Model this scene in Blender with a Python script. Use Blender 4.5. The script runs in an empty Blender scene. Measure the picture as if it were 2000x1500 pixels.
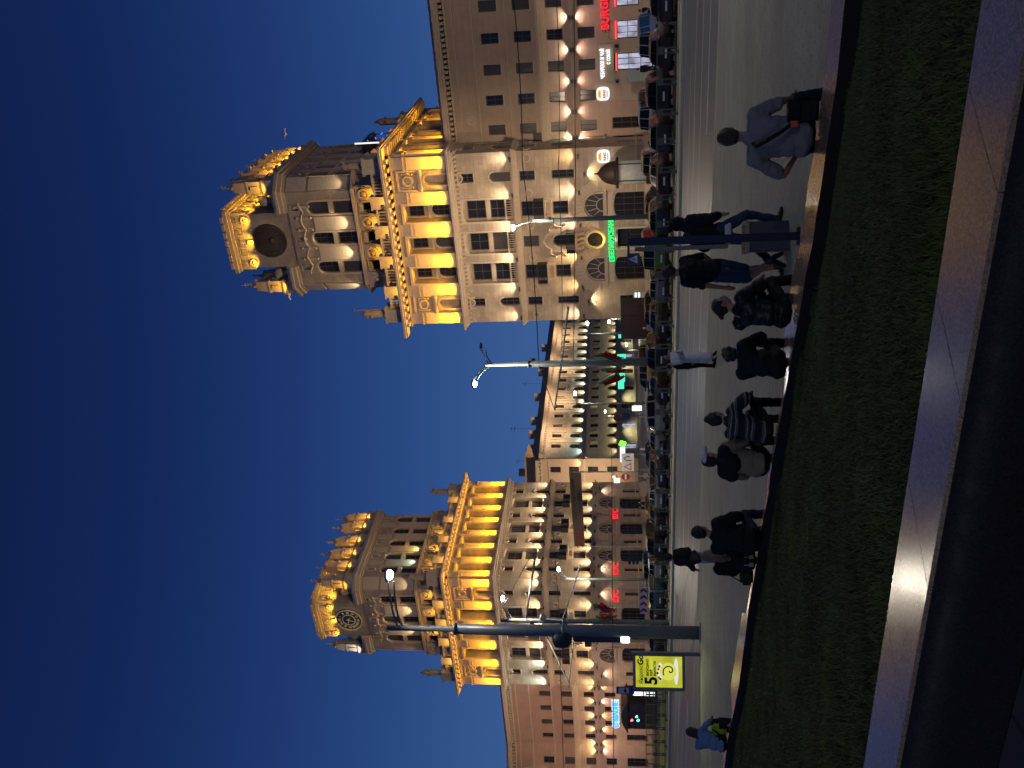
import bpy, bmesh, math, random
import numpy as np
from mathutils import Vector, Matrix
random.seed(7)
D = bpy.data
scn = bpy.context.scene
col = scn.collection
# ------------------------------------------------------------------ camera
FPX = 1739.0                      # focal length in pixels of a 2000 px wide picture
PIT = math.radians(6.83); ROL = math.radians(-1.0); CZ = 3.6
CF = Vector((0, math.cos(PIT), math.sin(PIT))); CU0 = Vector((0, -math.sin(PIT), math.cos(PIT))); CX0 = Vector((1, 0, 0))
CX = CX0*math.cos(ROL) + CU0*math.sin(ROL); CU = -CX0*math.sin(ROL) + CU0*math.cos(ROL)
cam = D.objects.new('camera', D.cameras.new('camera')); col.objects.link(cam)
cam.data.sensor_width = 36; cam.data.lens = 36*FPX/2000
cam.data.clip_start = 0.1; cam.data.clip_end = 3000
# the phone was held upright but the picture is stored lying on its side: the camera is rolled a quarter turn
right = -CU; up = CX; back = -CF
cam.matrix_world = Matrix(((right.x, up.x, back.x, 0), (right.y, up.y, back.y, 0), (right.z, up.z, back.z, CZ), (0, 0, 0, 1)))
scn.camera = cam
# ------------------------------------------------------------------ sky: deep blue dusk
w = D.worlds.new('World'); scn.world = w; w.use_nodes = True
nt = w.node_tree; nt.nodes.clear()
out = nt.nodes.new('ShaderNodeOutputWorld'); bg = nt.nodes.new('ShaderNodeBackground')
tc = nt.nodes.new('ShaderNodeTexCoord'); sep = nt.nodes.new('ShaderNodeSeparateXYZ'); cr = nt.nodes.new('ShaderNodeValToRGB')
nt.links.new(tc.outputs['Generated'], sep.inputs[0]); nt.links.new(sep.outputs['Z'], cr.inputs[0])
nt.links.new(cr.outputs[0], bg.inputs['Color']); nt.links.new(bg.outputs[0], out.inputs[0])
e = cr.color_ramp; e.interpolation = 'B_SPLINE'
stops = [(0.0, (.056, .128, .310)), (0.08, (.048, .115, .300)), (0.18, (.030, .082, .255)), (0.28, (.018, .054, .195)), (0.38, (.0105, .033, .140)), (0.50, (.0060, .019, .092)), (0.66, (.0038, .011, .055)), (1.0, (.003, .008, .036))]
e.elements[0].position = 0; e.elements[0].color = (*stops[0][1], 1); e.elements[1].position = 1; e.elements[1].color = (*stops[-1][1], 1)
for p_, c_ in stops[1:-1]:
    q_ = e.elements.new(p_); q_.color = (*c_, 1)
bg.inputs['Strength'].default_value = 1.0
scn.view_settings.view_transform = 'Standard'; scn.view_settings.look = 'None'
scn.view_settings.exposure = 0.0; scn.view_settings.gamma = 1.0
scn.cycles.use_light_tree = True
scn.cycles.max_bounces = 5; scn.cycles.diffuse_bounces = 2; scn.cycles.glossy_bounces = 3; scn.cycles.transmission_bounces = 3
scn.cycles.sample_clamp_indirect = 4.0
scn.cycles.caustics_reflective = False; scn.cycles.caustics_refractive = False
LIGHT = 5.0

# ------------------------------------------------------------------ pixel helpers: where a point of the photograph stands in the place
def ray(x, y):
    return CF*FPX + CX*((1500-y)-750) - CU*(x-1000)
CAMP = Vector((0, 0, CZ))
def at_d(x, y, d):
    r = ray(x, y); return CAMP + r*(d/r.y)
def at_z(x, y, z):
    r = ray(x, y); return CAMP + r*((z-CZ)/r.z)
ANG = math.radians(29.6)
UX = Vector((math.cos(ANG), -math.sin(ANG), 0)); VX = Vector((math.sin(ANG), math.cos(ANG), 0))
RT0 = Vector((21.05, 80.0, 0)); LT0 = Vector((-22.94, 104.51, 0))
def ST(s, t, z=0): return RT0 + UX*s + VX*t + Vector((0, 0, z))     # street frame: s along the facades, t away from us
def at_t(x, y, t):                                                    # point on the upright plane t = const
    r = ray(x, y); o = RT0 + VX*t
    return CAMP + r*((o-CAMP).dot(VX)/r.dot(VX))
def st_of(p): d = p-RT0; return d.dot(UX), d.dot(VX)
def plaza_z(p):
    t = st_of(Vector((p[0], p[1], 0)))[1]
    return 0.12 + 0.05*max(0.0, -48.0-t)
def on_plaza(x, y):
    r = ray(x, y); k = 1.0/FPX*5
    p = CAMP.copy()
    lo, hi = 3.0, 80.0
    for _ in range(40):
        m = (lo+hi)/2; q = CAMP + r*(m/r.y)
        if q.z > plaza_z(q): lo = m
        else: hi = m
    return CAMP + r*(lo/r.y)

# ------------------------------------------------------------------ materials
MATS = {}
def mat(name, color=(.5, .5, .5), rough=.6, metal=0.0, noise=0.0, nscale=8.0, bump=0.0, bscale=40.0, emit=None, estr=0.0, coat=0.0, spec=.5):
    if name in MATS: return MATS[name]
    m = D.materials.new(name); m.use_nodes = True; n = m.node_tree; b = n.nodes['Principled BSDF']
    b.inputs['Base Color'].default_value = (*color, 1); b.inputs['Roughness'].default_value = rough
    b.inputs['Metallic'].default_value = metal; b.inputs['Coat Weight'].default_value = coat
    b.inputs['Specular IOR Level'].default_value = spec
    if emit: b.inputs['Emission Color'].default_value = (*emit, 1); b.inputs['Emission Strength'].default_value = estr
    t = n.nodes.new('ShaderNodeTexCoord')
    if noise > 0:
        a = n.nodes.new('ShaderNodeTexNoise'); a.inputs['Scale'].default_value = nscale; a.inputs['Detail'].default_value = 6
        n.links.new(t.outputs['Object'], a.inputs['Vector'])
        mx = n.nodes.new('ShaderNodeMix'); mx.data_type = 'RGBA'
        mx.inputs[6].default_value = (*[c*(1-noise) for c in color], 1); mx.inputs[7].default_value = (*[min(1, c*(1+noise)) for c in color], 1)
        n.links.new(a.outputs['Fac'], mx.inputs[0]); n.links.new(mx.outputs[2], b.inputs['Base Color'])
    if bump > 0:
        a = n.nodes.new('ShaderNodeTexNoise'); a.inputs['Scale'].default_value = bscale; a.inputs['Detail'].default_value = 5
        n.links.new(t.outputs['Object'], a.inputs['Vector'])
        bp = n.nodes.new('ShaderNodeBump'); bp.inputs['Strength'].default_value = bump; bp.inputs['Distance'].default_value = .02
        n.links.new(a.outputs['Fac'], bp.inputs['Height']); n.links.new(bp.outputs[0], b.inputs['Normal'])
    MATS[name] = m; return m
def emis(name, color, s, spread=None):
    if name in MATS: return MATS[name]
    m = D.materials.new(name); m.use_nodes = True; n = m.node_tree; n.nodes.clear()
    o = n.nodes.new('ShaderNodeOutputMaterial'); em = n.nodes.new('ShaderNodeEmission')
    em.inputs[0].default_value = (*color, 1); em.inputs[1].default_value = s
    n.links.new(em.outputs[0], o.inputs[0]); MATS[name] = m; return m
def stone(name, color, bw=1.0, bh=.42, var=.10, joint=.72, rough=.8, stain=.25):
    """ashlar or panelled wall: coursed joints, block to block variation and soft staining, in object space"""
    m = D.materials.new(name); m.use_nodes = True; n = m.node_tree; b = n.nodes['Principled BSDF']
    t = n.nodes.new('ShaderNodeTexCoord'); s = n.nodes.new('ShaderNodeSeparateXYZ'); a = n.nodes.new('ShaderNodeMath'); c = n.nodes.new('ShaderNodeCombineXYZ')
    n.links.new(t.outputs['Object'], s.inputs[0]); n.links.new(s.outputs[0], a.inputs[0]); n.links.new(s.outputs[1], a.inputs[1])
    n.links.new(a.outputs[0], c.inputs[0]); n.links.new(s.outputs[2], c.inputs[1])
    br = n.nodes.new('ShaderNodeTexBrick'); br.inputs['Scale'].default_value = 1.0
    br.inputs['Brick Width'].default_value = bw; br.inputs['Row Height'].default_value = bh; br.inputs['Mortar Size'].default_value = .014; br.inputs['Mortar Smooth'].default_value = .3
    br.inputs['Color1'].default_value = (*[x*(1-var) for x in color], 1); br.inputs['Color2'].default_value = (*[min(1, x*(1+var)) for x in color], 1)
    br.inputs['Mortar'].default_value = (*[x*joint for x in color], 1)
    n.links.new(c.outputs[0], br.inputs['Vector'])
    no = n.nodes.new('ShaderNodeTexNoise'); no.inputs['Scale'].default_value = .6; no.inputs['Detail'].default_value = 8; no.inputs['Roughness'].default_value = .65
    n.links.new(t.outputs['Object'], no.inputs['Vector'])
    rp = n.nodes.new('ShaderNodeMapRange'); rp.inputs[1].default_value = .3; rp.inputs[2].default_value = .7; rp.inputs[3].default_value = 1-stain; rp.inputs[4].default_value = 1+stain*.5
    n.links.new(no.outputs['Fac'], rp.inputs[0])
    vm = n.nodes.new('ShaderNodeVectorMath'); vm.operation = 'SCALE'
    n.links.new(br.outputs['Color'], vm.inputs[0]); n.links.new(rp.outputs[0], vm.inputs['Scale']); n.links.new(vm.outputs[0], b.inputs['Base Color'])
    bp = n.nodes.new('ShaderNodeBump'); bp.inputs['Strength'].default_value = .5; bp.inputs['Distance'].default_value = .03; bp.invert = True
    n.links.new(br.outputs['Fac'], bp.inputs['Height']); n.links.new(bp.outputs[0], b.inputs['Normal'])
    b.inputs['Roughness'].default_value = rough; b.inputs['Specular IOR Level'].default_value = .3
    MATS[name] = m; return m
M_STONE = stone('tower_stone', (.37, .295, .215), 1.1, .40)
M_TRIM = mat('stone_trim', (.44, .35, .26), .75, noise=.18, nscale=3, bump=.2, bscale=25)
M_SMOOTH = mat('smooth_render', (.42, .33, .25), .8, noise=.12, nscale=1.5)
M_PLAS = stone('pink_plaster', (.44, .315, .245), 2.2, .55, .04, .88, stain=.15)
M_PLAS2 = stone('tan_plaster', (.40, .30, .215), 2.2, .6, .03, .9, stain=.15)
M_BROWN = stone('brown_plaster', (.36, .235, .165), 2.4, .6, .03, .92, stain=.15)
M_GREYST = stone('grey_beige_stone', (.46, .40, .30), 1.4, .45, .05, .85)
M_ROOF = mat('brown_roof', (.10, .065, .045), .7, noise=.2)
M_FRAME = mat('window_frame_dark', (.07, .05, .04), .5)
M_FRAMEL = mat('window_frame_pale', (.42, .35, .27), .5)
M_GLASS = mat('window_glass', (.016, .016, .018), .16, spec=.35, noise=.3, nscale=.8)
M_GLASSB = mat('curtained_glass', (.05, .045, .042), .3, noise=.35, nscale=1.2)
M_LITW = mat('lit_window_glass', (.2, .15, .1), .3, noise=.3, nscale=2, emit=(1, .78, .5), estr=.45)
M_LITC = mat('cool_lit_window_glass', (.2, .2, .2), .3, noise=.3, nscale=2, emit=(.72, .8, 1), estr=.75)
def vary_emission(m, cols, scale):      # uneven lit interiors seen through the glass
    n = m.node_tree; b = n.nodes['Principled BSDF']; t = n.nodes.new('ShaderNodeTexCoord'); mp = n.nodes.new('ShaderNodeMapping'); mp.inputs['Scale'].default_value = (1, 1, .6); a = n.nodes.new('ShaderNodeTexNoise'); a.inputs['Scale'].default_value = scale; a.inputs['Detail'].default_value = 4
    r = n.nodes.new('ShaderNodeValToRGB'); e_ = r.color_ramp.elements; e_[0].position = .3; e_[0].color = (*cols[0], 1); e_[1].position = .7; e_[1].color = (*cols[-1], 1)
    for i, c in enumerate(cols[1:-1]): q = e_.new(.3+.4*(i+1)/(len(cols)-1)); q.color = (*c, 1)
    n.links.new(t.outputs['Object'], mp.inputs[0]); n.links.new(mp.outputs[0], a.inputs['Vector']); n.links.new(a.outputs['Fac'], r.inputs[0]); n.links.new(r.outputs[0], b.inputs['Emission Color'])
vary_emission(M_LITC, [(.10, .08, .09), (.34, .36, .50), (.62, .64, .85), (.85, .84, .80)], 1.3); vary_emission(M_LITW, [(.25, .16, .08), (1, .75, .42)], 2.0)
M_IRON = mat('dark_iron', (.03, .03, .032), .5, .3)
M_FIX = mat('lamp_housing', (.05, .05, .05), .5)
M_BRONZE = mat('dark_bronze', (.035, .022, .016), .6, .3, noise=.3, nscale=6, bump=.4, bscale=12)
M_POLE = mat('painted_pole', (.20, .24, .23), .5, .2, noise=.15, nscale=3)
M_POLED = mat('dark_blue_pole', (.17, .20, .23), .45, .3, noise=.15, nscale=3)

# ------------------------------------------------------------------ tagging and objects
def tag(o, label=None, cat=None, group=None, kind=None):
    if label: o['label'] = label
    if cat: o['category'] = cat
    if group: o['group'] = group
    if kind: o['kind'] = kind
    return o
def empty(name, loc=(0, 0, 0), rz=0.0):
    o = D.objects.new(name, None); col.objects.link(o); o.location = loc; o.rotation_euler = (0, 0, rz); o.empty_display_size = .3
    return o
def link(name, me, parent=None, loc=(0, 0, 0), rz=0.0, rot=None):
    o = D.objects.new(name, me); col.objects.link(o); o.location = loc; o.rotation_euler = rot or (0, 0, rz)
    if parent: o.parent = parent
    return o
FRONT = lambda s, d, z: (s, -d, z)        # on the front: s to the right, d out of the wall
SIDE = lambda s, d, z: (d, s, z)          # on the right-hand side wall: s away from us, d out of the wall
class MB:
    """collects shapes; build() makes them ONE mesh object"""
    def __init__(self, fr=FRONT): self.v = []; self.f = []; self.mi = []; self.fr = fr; self.off = (0, 0, 0); self.m = 0; self.sm = []
    def P(self, s, d, z):
        o = self.off; return self.fr(s+o[0], d+o[1], z+o[2])
    def add(self, vs, fs, smooth=False):
        b = len(self.v); self.v += [tuple(q) for q in vs]
        for q in fs: self.f.append([b+i for i in q]); self.mi.append(self.m); self.sm.append(smooth)
    def box(self, s0, s1, d0, d1, z0, z1):
        vs = [self.P(s, d, z) for z in (z0, z1) for d in (d0, d1) for s in (s0, s1)]
        self.add(vs, [(0, 1, 3, 2), (4, 6, 7, 5), (0, 4, 5, 1), (2, 3, 7, 6), (0, 2, 6, 4), (1, 5, 7, 3)])
    def prism(self, pts, d0, d1):                    # polygon in (s,z), from depth d0 to d1
        n = len(pts); vs = [self.P(s, d0, z) for s, z in pts] + [self.P(s, d1, z) for s, z in pts]
        self.add(vs, [tuple(range(n)), tuple(range(2*n-1, n-1, -1))] + [(i, (i+1) % n, n+(i+1) % n, n+i) for i in range(n)])
    def plan(self, pts, z0, z1):                     # polygon in (s,d), from z0 to z1
        n = len(pts); vs = [self.P(s, d, z0) for s, d in pts] + [self.P(s, d, z1) for s, d in pts]
        self.add(vs, [tuple(range(n)), tuple(range(2*n-1, n-1, -1))] + [(i, (i+1) % n, n+(i+1) % n, n+i) for i in range(n)])
    def lathe(self, c, prof, n=12, a0=0.0):          # profile [(r,z)] about an upright axis at c=(s,d)
        vs = []; k = len(prof)
        for r, z in prof:
            for i in range(n):
                a = a0+2*math.pi*i/n; vs.append(self.P(c[0]+r*math.cos(a), c[1]+r*math.sin(a), z))
        fs = [(j*n+i, j*n+(i+1) % n, (j+1)*n+(i+1) % n, (j+1)*n+i) for j in range(k-1) for i in range(n)]
        fs += [tuple(range(n)), tuple(range((k-1)*n, k*n))]
        self.add(vs, fs, n > 8)
    def disc(self, s, z, prof, n=32, a0=0.0):        # profile [(r,d)] about an axis out of the wall
        vs = []; k = len(prof)
        for r, d in prof:
            for i in range(n):
                a = a0+2*math.pi*i/n; vs.append(self.P(s+r*math.cos(a), d, z+r*math.sin(a)))
        fs = [(j*n+i, j*n+(i+1) % n, (j+1)*n+(i+1) % n, (j+1)*n+i) for j in range(k-1) for i in range(n)]
        fs += [tuple(range(n)), tuple(range((k-1)*n, k*n))]
        self.add(vs, fs)
    def ring(self, s, z, r0, r1, d0, d1, n=32, a=(0, 360)):   # flat ring standing out of the wall
        a0, a1 = math.radians(a[0]), math.radians(a[1]); full = a[1]-a[0] >= 360; vs = []
        m = n if full else n+1
        for i in range(m):
            t = a0+(a1-a0)*i/n; c, q = math.cos(t), math.sin(t)
            for r, d in ((r0, d0), (r0, d1), (r1, d1), (r1, d0)): vs.append(self.P(s+r*c, d, z+r*q))
        fs = []
        for i in range(n):
            j = (i+1) % m
            for k in range(4): fs.append((i*4+k, j*4+k, j*4+(k+1) % 4, i*4+(k+1) % 4))
        if not full: fs += [(0, 1, 2, 3), tuple((m-1)*4+k for k in (3, 2, 1, 0))]
        self.add(vs, fs)
    def tube(self, pts, r, n=8, r2=None):            # through points given in this frame
        ps = [Vector(self.P(*p)) for p in pts]; k = len(ps); vs = []
        up0 = None
        for i, p in enumerate(ps):
            d = (ps[min(i+1, k-1)]-ps[max(i-1, 0)]).normalized()
            a = d.orthogonal().normalized() if up0 is None else (up0-d*up0.dot(d)).normalized()
            up0 = a; b = d.cross(a); rr = r if r2 is None else r+(r2-r)*i/(k-1)
            for j in range(n):
                t = 2*math.pi*j/n; vs.append(p+a*rr*math.cos(t)+b*rr*math.sin(t))
        fs = [(i*n+j, i*n+(j+1) % n, (i+1)*n+(j+1) % n, (i+1)*n+j) for i in range(k-1) for j in range(n)]
        fs += [tuple(range(n)), tuple(range((k-1)*n, k*n))]
        self.add(vs, fs, n > 6)
    def ball(self, c, r, n=10, sc=(1, 1, 1)):
        vs = []; k = n//2
        for i in range(1, k):
            t = math.pi*i/k
            for j in range(n):
                a = 2*math.pi*j/n; vs.append(self.P(c[0]+r*sc[0]*math.sin(t)*math.cos(a), c[1]+r*sc[1]*math.sin(t)*math.sin(a), c[2]+r*sc[2]*math.cos(t)))
        vs.append(self.P(c[0], c[1], c[2]+r*sc[2])); vs.append(self.P(c[0], c[1], c[2]-r*sc[2])); N = (k-1)*n
        fs = [(i*n+j, i*n+(j+1) % n, (i+1)*n+(j+1) % n, (i+1)*n+j) for i in range(k-2) for j in range(n)]
        fs += [(N, (j+1) % n, j) for j in range(n)] + [(N+1, (k-2)*n+j, (k-2)*n+(j+1) % n) for j in range(n)]
        self.add(vs, fs, True)
    def mesh(self, name, mats, bev=0.0):
        me = D.meshes.new(name); me.from_pydata(self.v, [], self.f)
        for q in (mats if isinstance(mats, (list, tuple)) else [mats]): me.materials.append(q)
        me.polygons.foreach_set('material_index', self.mi); me.polygons.foreach_set('use_smooth', self.sm)
        bm = bmesh.new(); bm.from_mesh(me); bmesh.ops.recalc_face_normals(bm, faces=bm.faces)
        if bev > 0: bmesh.ops.bevel(bm, geom=[q for q in bm.edges if len(q.link_faces) == 2 and q.calc_face_angle(0) > .6], offset=bev, segments=2, affect='EDGES', clamp_overlap=True)
        bm.to_mesh(me); bm.free(); me.update(); return me
    def mark(self): self.marks = getattr(self, 'marks', []); self.marks.append((len(self.v), len(self.f)))
    def each(self, name, mats, parent=None, bev=0.0):          # one object per piece begun with mark()
        ends = self.marks[1:]+[(len(self.v), len(self.f))]; r = []
        for (v0, f0), (v1, f1) in zip(self.marks, ends):
            q = MB(); q.v = self.v[v0:v1]; q.f = [[i-v0 for i in f] for f in self.f[f0:f1]]; q.mi = self.mi[f0:f1]; q.sm = self.sm[f0:f1]
            if q.f: r.append(q.build(name, mats, parent, bev=bev))
        return r
    def build(self, name, mats, parent=None, loc=(0, 0, 0), rz=0.0, rot=None, bev=0.0):
        return link(name, self.mesh(name, mats, bev), parent, loc, rz, rot)
def wallsheet(mb, s0, s1, z0, z1, holes, depth=.35, d=0.0):
    """front sheet of a wall with real openings: holes are (s0,s1,z0,z1,arch) with reveals running back into the wall"""
    ss = sorted({s0, s1, *[h[0] for h in holes], *[h[1] for h in holes]}); zz = sorted({z0, z1, *[h[2] for h in holes], *[h[3] for h in holes]})
    for i in range(len(ss)-1):
        for j in range(len(zz)-1):
            cs, cz = (ss[i]+ss[i+1])/2, (zz[j]+zz[j+1])/2
            if any(h[0] < cs < h[1] and h[2] < cz < h[3] for h in holes): continue
            mb.add([mb.P(ss[i], d, zz[j]), mb.P(ss[i+1], d, zz[j]), mb.P(ss[i+1], d, zz[j+1]), mb.P(ss[i], d, zz[j+1])], [(0, 1, 2, 3)])
    for h in holes:
        a, b, c, e = h[:4]; arch = h[4] if len(h) > 4 else 0; r = (b-a)/2; m = (a+b)/2
        if arch:
            rise = min(arch, r) if arch is not True else r
            n = 12; pts = [(m+r*math.cos(math.pi*k/n), e-rise+rise*math.sin(math.pi*k/n)) for k in range(n+1)]   # right to left
            for k in range(n):
                p, q = pts[k], pts[k+1]
                mb.add([mb.P(p[0], d, p[1]), mb.P(p[0], d, e), mb.P(q[0], d, e), mb.P(q[0], d, q[1])], [(0, 1, 2, 3)])
                mb.add([mb.P(p[0], d, p[1]), mb.P(q[0], d, q[1]), mb.P(q[0], d-depth, q[1]), mb.P(p[0], d-depth, p[1])], [(0, 1, 2, 3)])
            top = e-rise
        else:
            top = e; mb.add([mb.P(a, d, e), mb.P(b, d, e), mb.P(b, d-depth, e), mb.P(a, d-depth, e)], [(0, 1, 2, 3)])
        for s in (a, b): mb.add([mb.P(s, d, c), mb.P(s, d, top), mb.P(s, d-depth, top), mb.P(s, d-depth, c)], [(0, 1, 2, 3)])
        mb.add([mb.P(a, d, c), mb.P(b, d, c), mb.P(b, d-depth, c), mb.P(a, d-depth, c)], [(0, 1, 2, 3)])
WC = {}
def window(parent, fr, s, z, wd, h, arch=0, cols=2, rows=3, d=0.0, depth=.28, glass=None, frame=None, name='window', t=.07, fan=False):
    """window filling an opening whose sill centre is (s,z); frame and glazing bars in one mesh, pane as its own part"""
    glass = glass or M_GLASS; frame = frame or M_FRAME
    key = (round(wd, 2), round(h, 2), arch, cols, rows, frame.name, fan, t, glass.name)
    if key not in WC:
        a = MB(); g = MB(); r = wd/2; rise = r if arch is True else arch
        def outline(ins):
            if not arch: return [(-r+ins, ins), (r-ins, ins), (r-ins, h-ins), (-r+ins, h-ins)]
            n = 14; return [(-r+ins, ins), (r-ins, ins)] + [((r-ins)*math.cos(math.pi*k/n), h-rise+(rise-ins)*math.sin(math.pi*k/n)) for k in range(n+1)]
        o, i = outline(0), outline(t)
        n = len(o)
        for k in range(n):
            p, q, p2, q2 = o[k], o[(k+1) % n], i[k], i[(k+1) % n]
            for dd in (0.06,): a.add([a.P(p[0], dd, p[1]), a.P(q[0], dd, q[1]), a.P(q2[0], dd, q2[1]), a.P(p2[0], dd, p2[1])], [(0, 1, 2, 3)])
            a.add([a.P(p2[0], .06, p2[1]), a.P(q2[0], .06, q2[1]), a.P(q2[0], 0, q2[1]), a.P(p2[0], 0, p2[1])], [(0, 1, 2, 3)])
        b = t*.55
        if fan:
            a.ring(0, t, r*.48, r*.48+t*.9, 0.002, .05, 14, (0, 180))
            for an in (30, 60, 90, 120, 150):
                c, q = math.cos(math.radians(an)), math.sin(math.radians(an))
                a.tube([(r*.5*c, .03, t+r*.5*q), ((r-t)*c*.99, .03, t+(h-2*t)*q*.99)], t*.4, 4)
        else:
            for k in range(1, cols): x = -r+wd*k/cols; a.box(x-b/2, x+b/2, .002, .05, t, h-t-(rise*.25 if arch and abs(x) > r*.3 else 0))
            for k in range(1, rows): zz = h*k/rows; xx = r-t if not arch or zz < h-rise else r*math.sqrt(max(0, 1-((zz-h+rise)/rise)**2))-t*.6; a.box(-xx, xx, .002, .045, zz-b/2, zz+b/2)
        g.prism(outline(t*.6), -.03, 0.0)
        WC[key] = (a.mesh(name, frame), g.mesh('pane', glass))
    fm, gm = WC[key]
    rz = 0 if fr is FRONT else math.pi/2
    o = link(name, fm, parent, fr(s, d-depth, z), rz)
    link('pane', gm, o)
    return o
def spot(parent, pos, dr, energy, color, ang=90, blend=.4, rad=.06):
    l = D.lights.new('lamp_light', 'SPOT'); l.energy = energy*LIGHT; l.color = color; l.spot_size = math.radians(ang); l.spot_blend = blend; l.shadow_soft_size = rad
    o = D.objects.new('lamp_light', l); col.objects.link(o); o.location = pos; o.rotation_euler = Vector(dr).to_track_quat('-Z', 'Y').to_euler()
    if parent: o.parent = parent
    return o
def point(parent, pos, energy, color, rad=.15):
    l = D.lights.new('lamp_light', 'POINT'); l.energy = energy*LIGHT; l.color = color; l.shadow_soft_size = rad
    o = D.objects.new('lamp_light', l); col.objects.link(o); o.location = pos
    if parent: o.parent = parent
    return o
FIXM = {}
def fixture(parent, fr, s, z, d, name='wall_lamp', w=.34):
    if 'f' not in FIXM:
        m = MB(); m.box(-.17, .17, -.1, .1, -.09, .06); m.box(-.04, .04, -.3, -.1, -.06, 0); m.box(-.15, .15, -.08, .08, .062, .066)
        FIXM['f'] = m.mesh('wall_lamp', M_FIX, .01)
    return link(name, FIXM['f'], parent, fr(s, d, z), 0 if fr is FRONT else math.pi/2)
YEL = (1, .47, .015); WARM = (1, .80, .50); PINKW = (1, .72, .60); COOL = (.75, 1, .9); WHITE = (1, .93, .8)
def vec(fr, s, d, z): return Vector(fr(s, d, z))
def wash(parent, fr, s, z, energy, color, up=True, d=.45, ang=100, lean=.28, fix=True, tall=0):
    """a wall lamp close to the wall throwing its light up (or down) the stone"""
    spot(parent, fr(s, d, z), vec(fr, 0, -lean, 1 if up else -1), energy*.62, color, ang, .55, .07)
    if tall: spot(parent, fr(s, d, z), vec(fr, 0, -.16, 1 if up else -1), energy*tall, color, 62, 1.0, .07)
    if fix: fixture(parent, fr, s, z-(.1 if up else -.1), d)
def text_mesh(txt, size, ext=.03, name='letters', bold=.0, material=None, align='CENTER', spacing=1.0, shear=0):
    c = D.curves.new(name, 'FONT'); c.body = txt; c.size = size; c.extrude = ext; c.offset = bold; c.align_x = align; c.align_y = 'CENTER'; c.space_character = spacing; c.shear = shear
    c.resolution_u = 4
    o = D.objects.new(name, c); col.objects.link(o); bpy.context.view_layer.update()
    me = D.meshes.new_from_object(o.evaluated_get(bpy.context.evaluated_depsgraph_get())); D.objects.remove(o)
    me.materials.clear()
    if material: me.materials.append(material)
    me.name = name; return me
# ------------------------------------------------------------------ the two gate towers
def cornice(mb, fr, s0, s1, z0, z1, proj, wrap=(0, 0), steps=3):
    mb.fr = fr
    for k in range(steps):
        d = proj*(k+1)/steps; a, b = z0+(z1-z0)*k/steps, z0+(z1-z0)*(k+1)/steps
        mb.box(s0-d*wrap[0], s1+d*wrap[1], -.05, d, a, b)
def figure_statue(name, loc, rz, h, label, staff=False, group=None, armup=False, m=None):
    """draped stone figure on its own plinth, grown as one continuous body"""
    root = empty(name, loc, rz); tag(root, label, 'statue', group)
    k = h/1.8
    caps = [((0, 0, .95), (0, 0, 1.4), .17, .19), ((0, 0, 1.45), (0, 0, 1.55), .07, .07), ((0, -.01, 1.66), (0, .02, 1.70), .10, .10),
            ((-.09, 0, .9), (-.11, .02, .1), .17, .13), ((.09, 0, .9), (.12, -.02, .1), .17, .13), ((-.11, .02, .1), (-.11, -.12, .06), .10, .08), ((.12, -.02, .1), (.13, -.14, .06), .10, .08),
            ((-.2, 0, 1.38), (-.30, .02, 1.1), .075, .06), ((-.30, .02, 1.1), (-.22, -.2, .95), .06, .05)]
    if armup: caps += [((.2, 0, 1.38), (.36, -.06, 1.5), .075, .06), ((.36, -.06, 1.5), (.32, -.1, 1.8), .06, .045)]
    else: caps += [((.2, 0, 1.38), (.33, -.02, 1.12), .075, .06), ((.33, -.02, 1.12), (.30, -.18, 1.0), .06, .05)]
    caps += [((0, .12, 1.35), (0, .18, .25), .16, .12)]
    me = blob_mesh('body', [((a[0]*k, a[1]*k, a[2]*k), (b[0]*k, b[1]*k, b[2]*k), r0*k, r1*k) for a, b, r0, r1 in caps], .05*k)
    me.materials.append(m or M_STATUE); link('body', me, root)
    p = MB(); p.box(-.34*k, .34*k, -.34*k, .34*k, -.10, .05); p.build('plinth', m or M_STATUE, root)
    if staff: s_ = MB(); s_.tube([(.31*k, .12*k, 0), (.31*k, .12*k, 2.1*k)], .03*k, 6); s_.ball((.31*k, .12*k, 2.15*k), .09*k, 8); s_.build('staff', m or M_STATUE, root)
    return root
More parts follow.
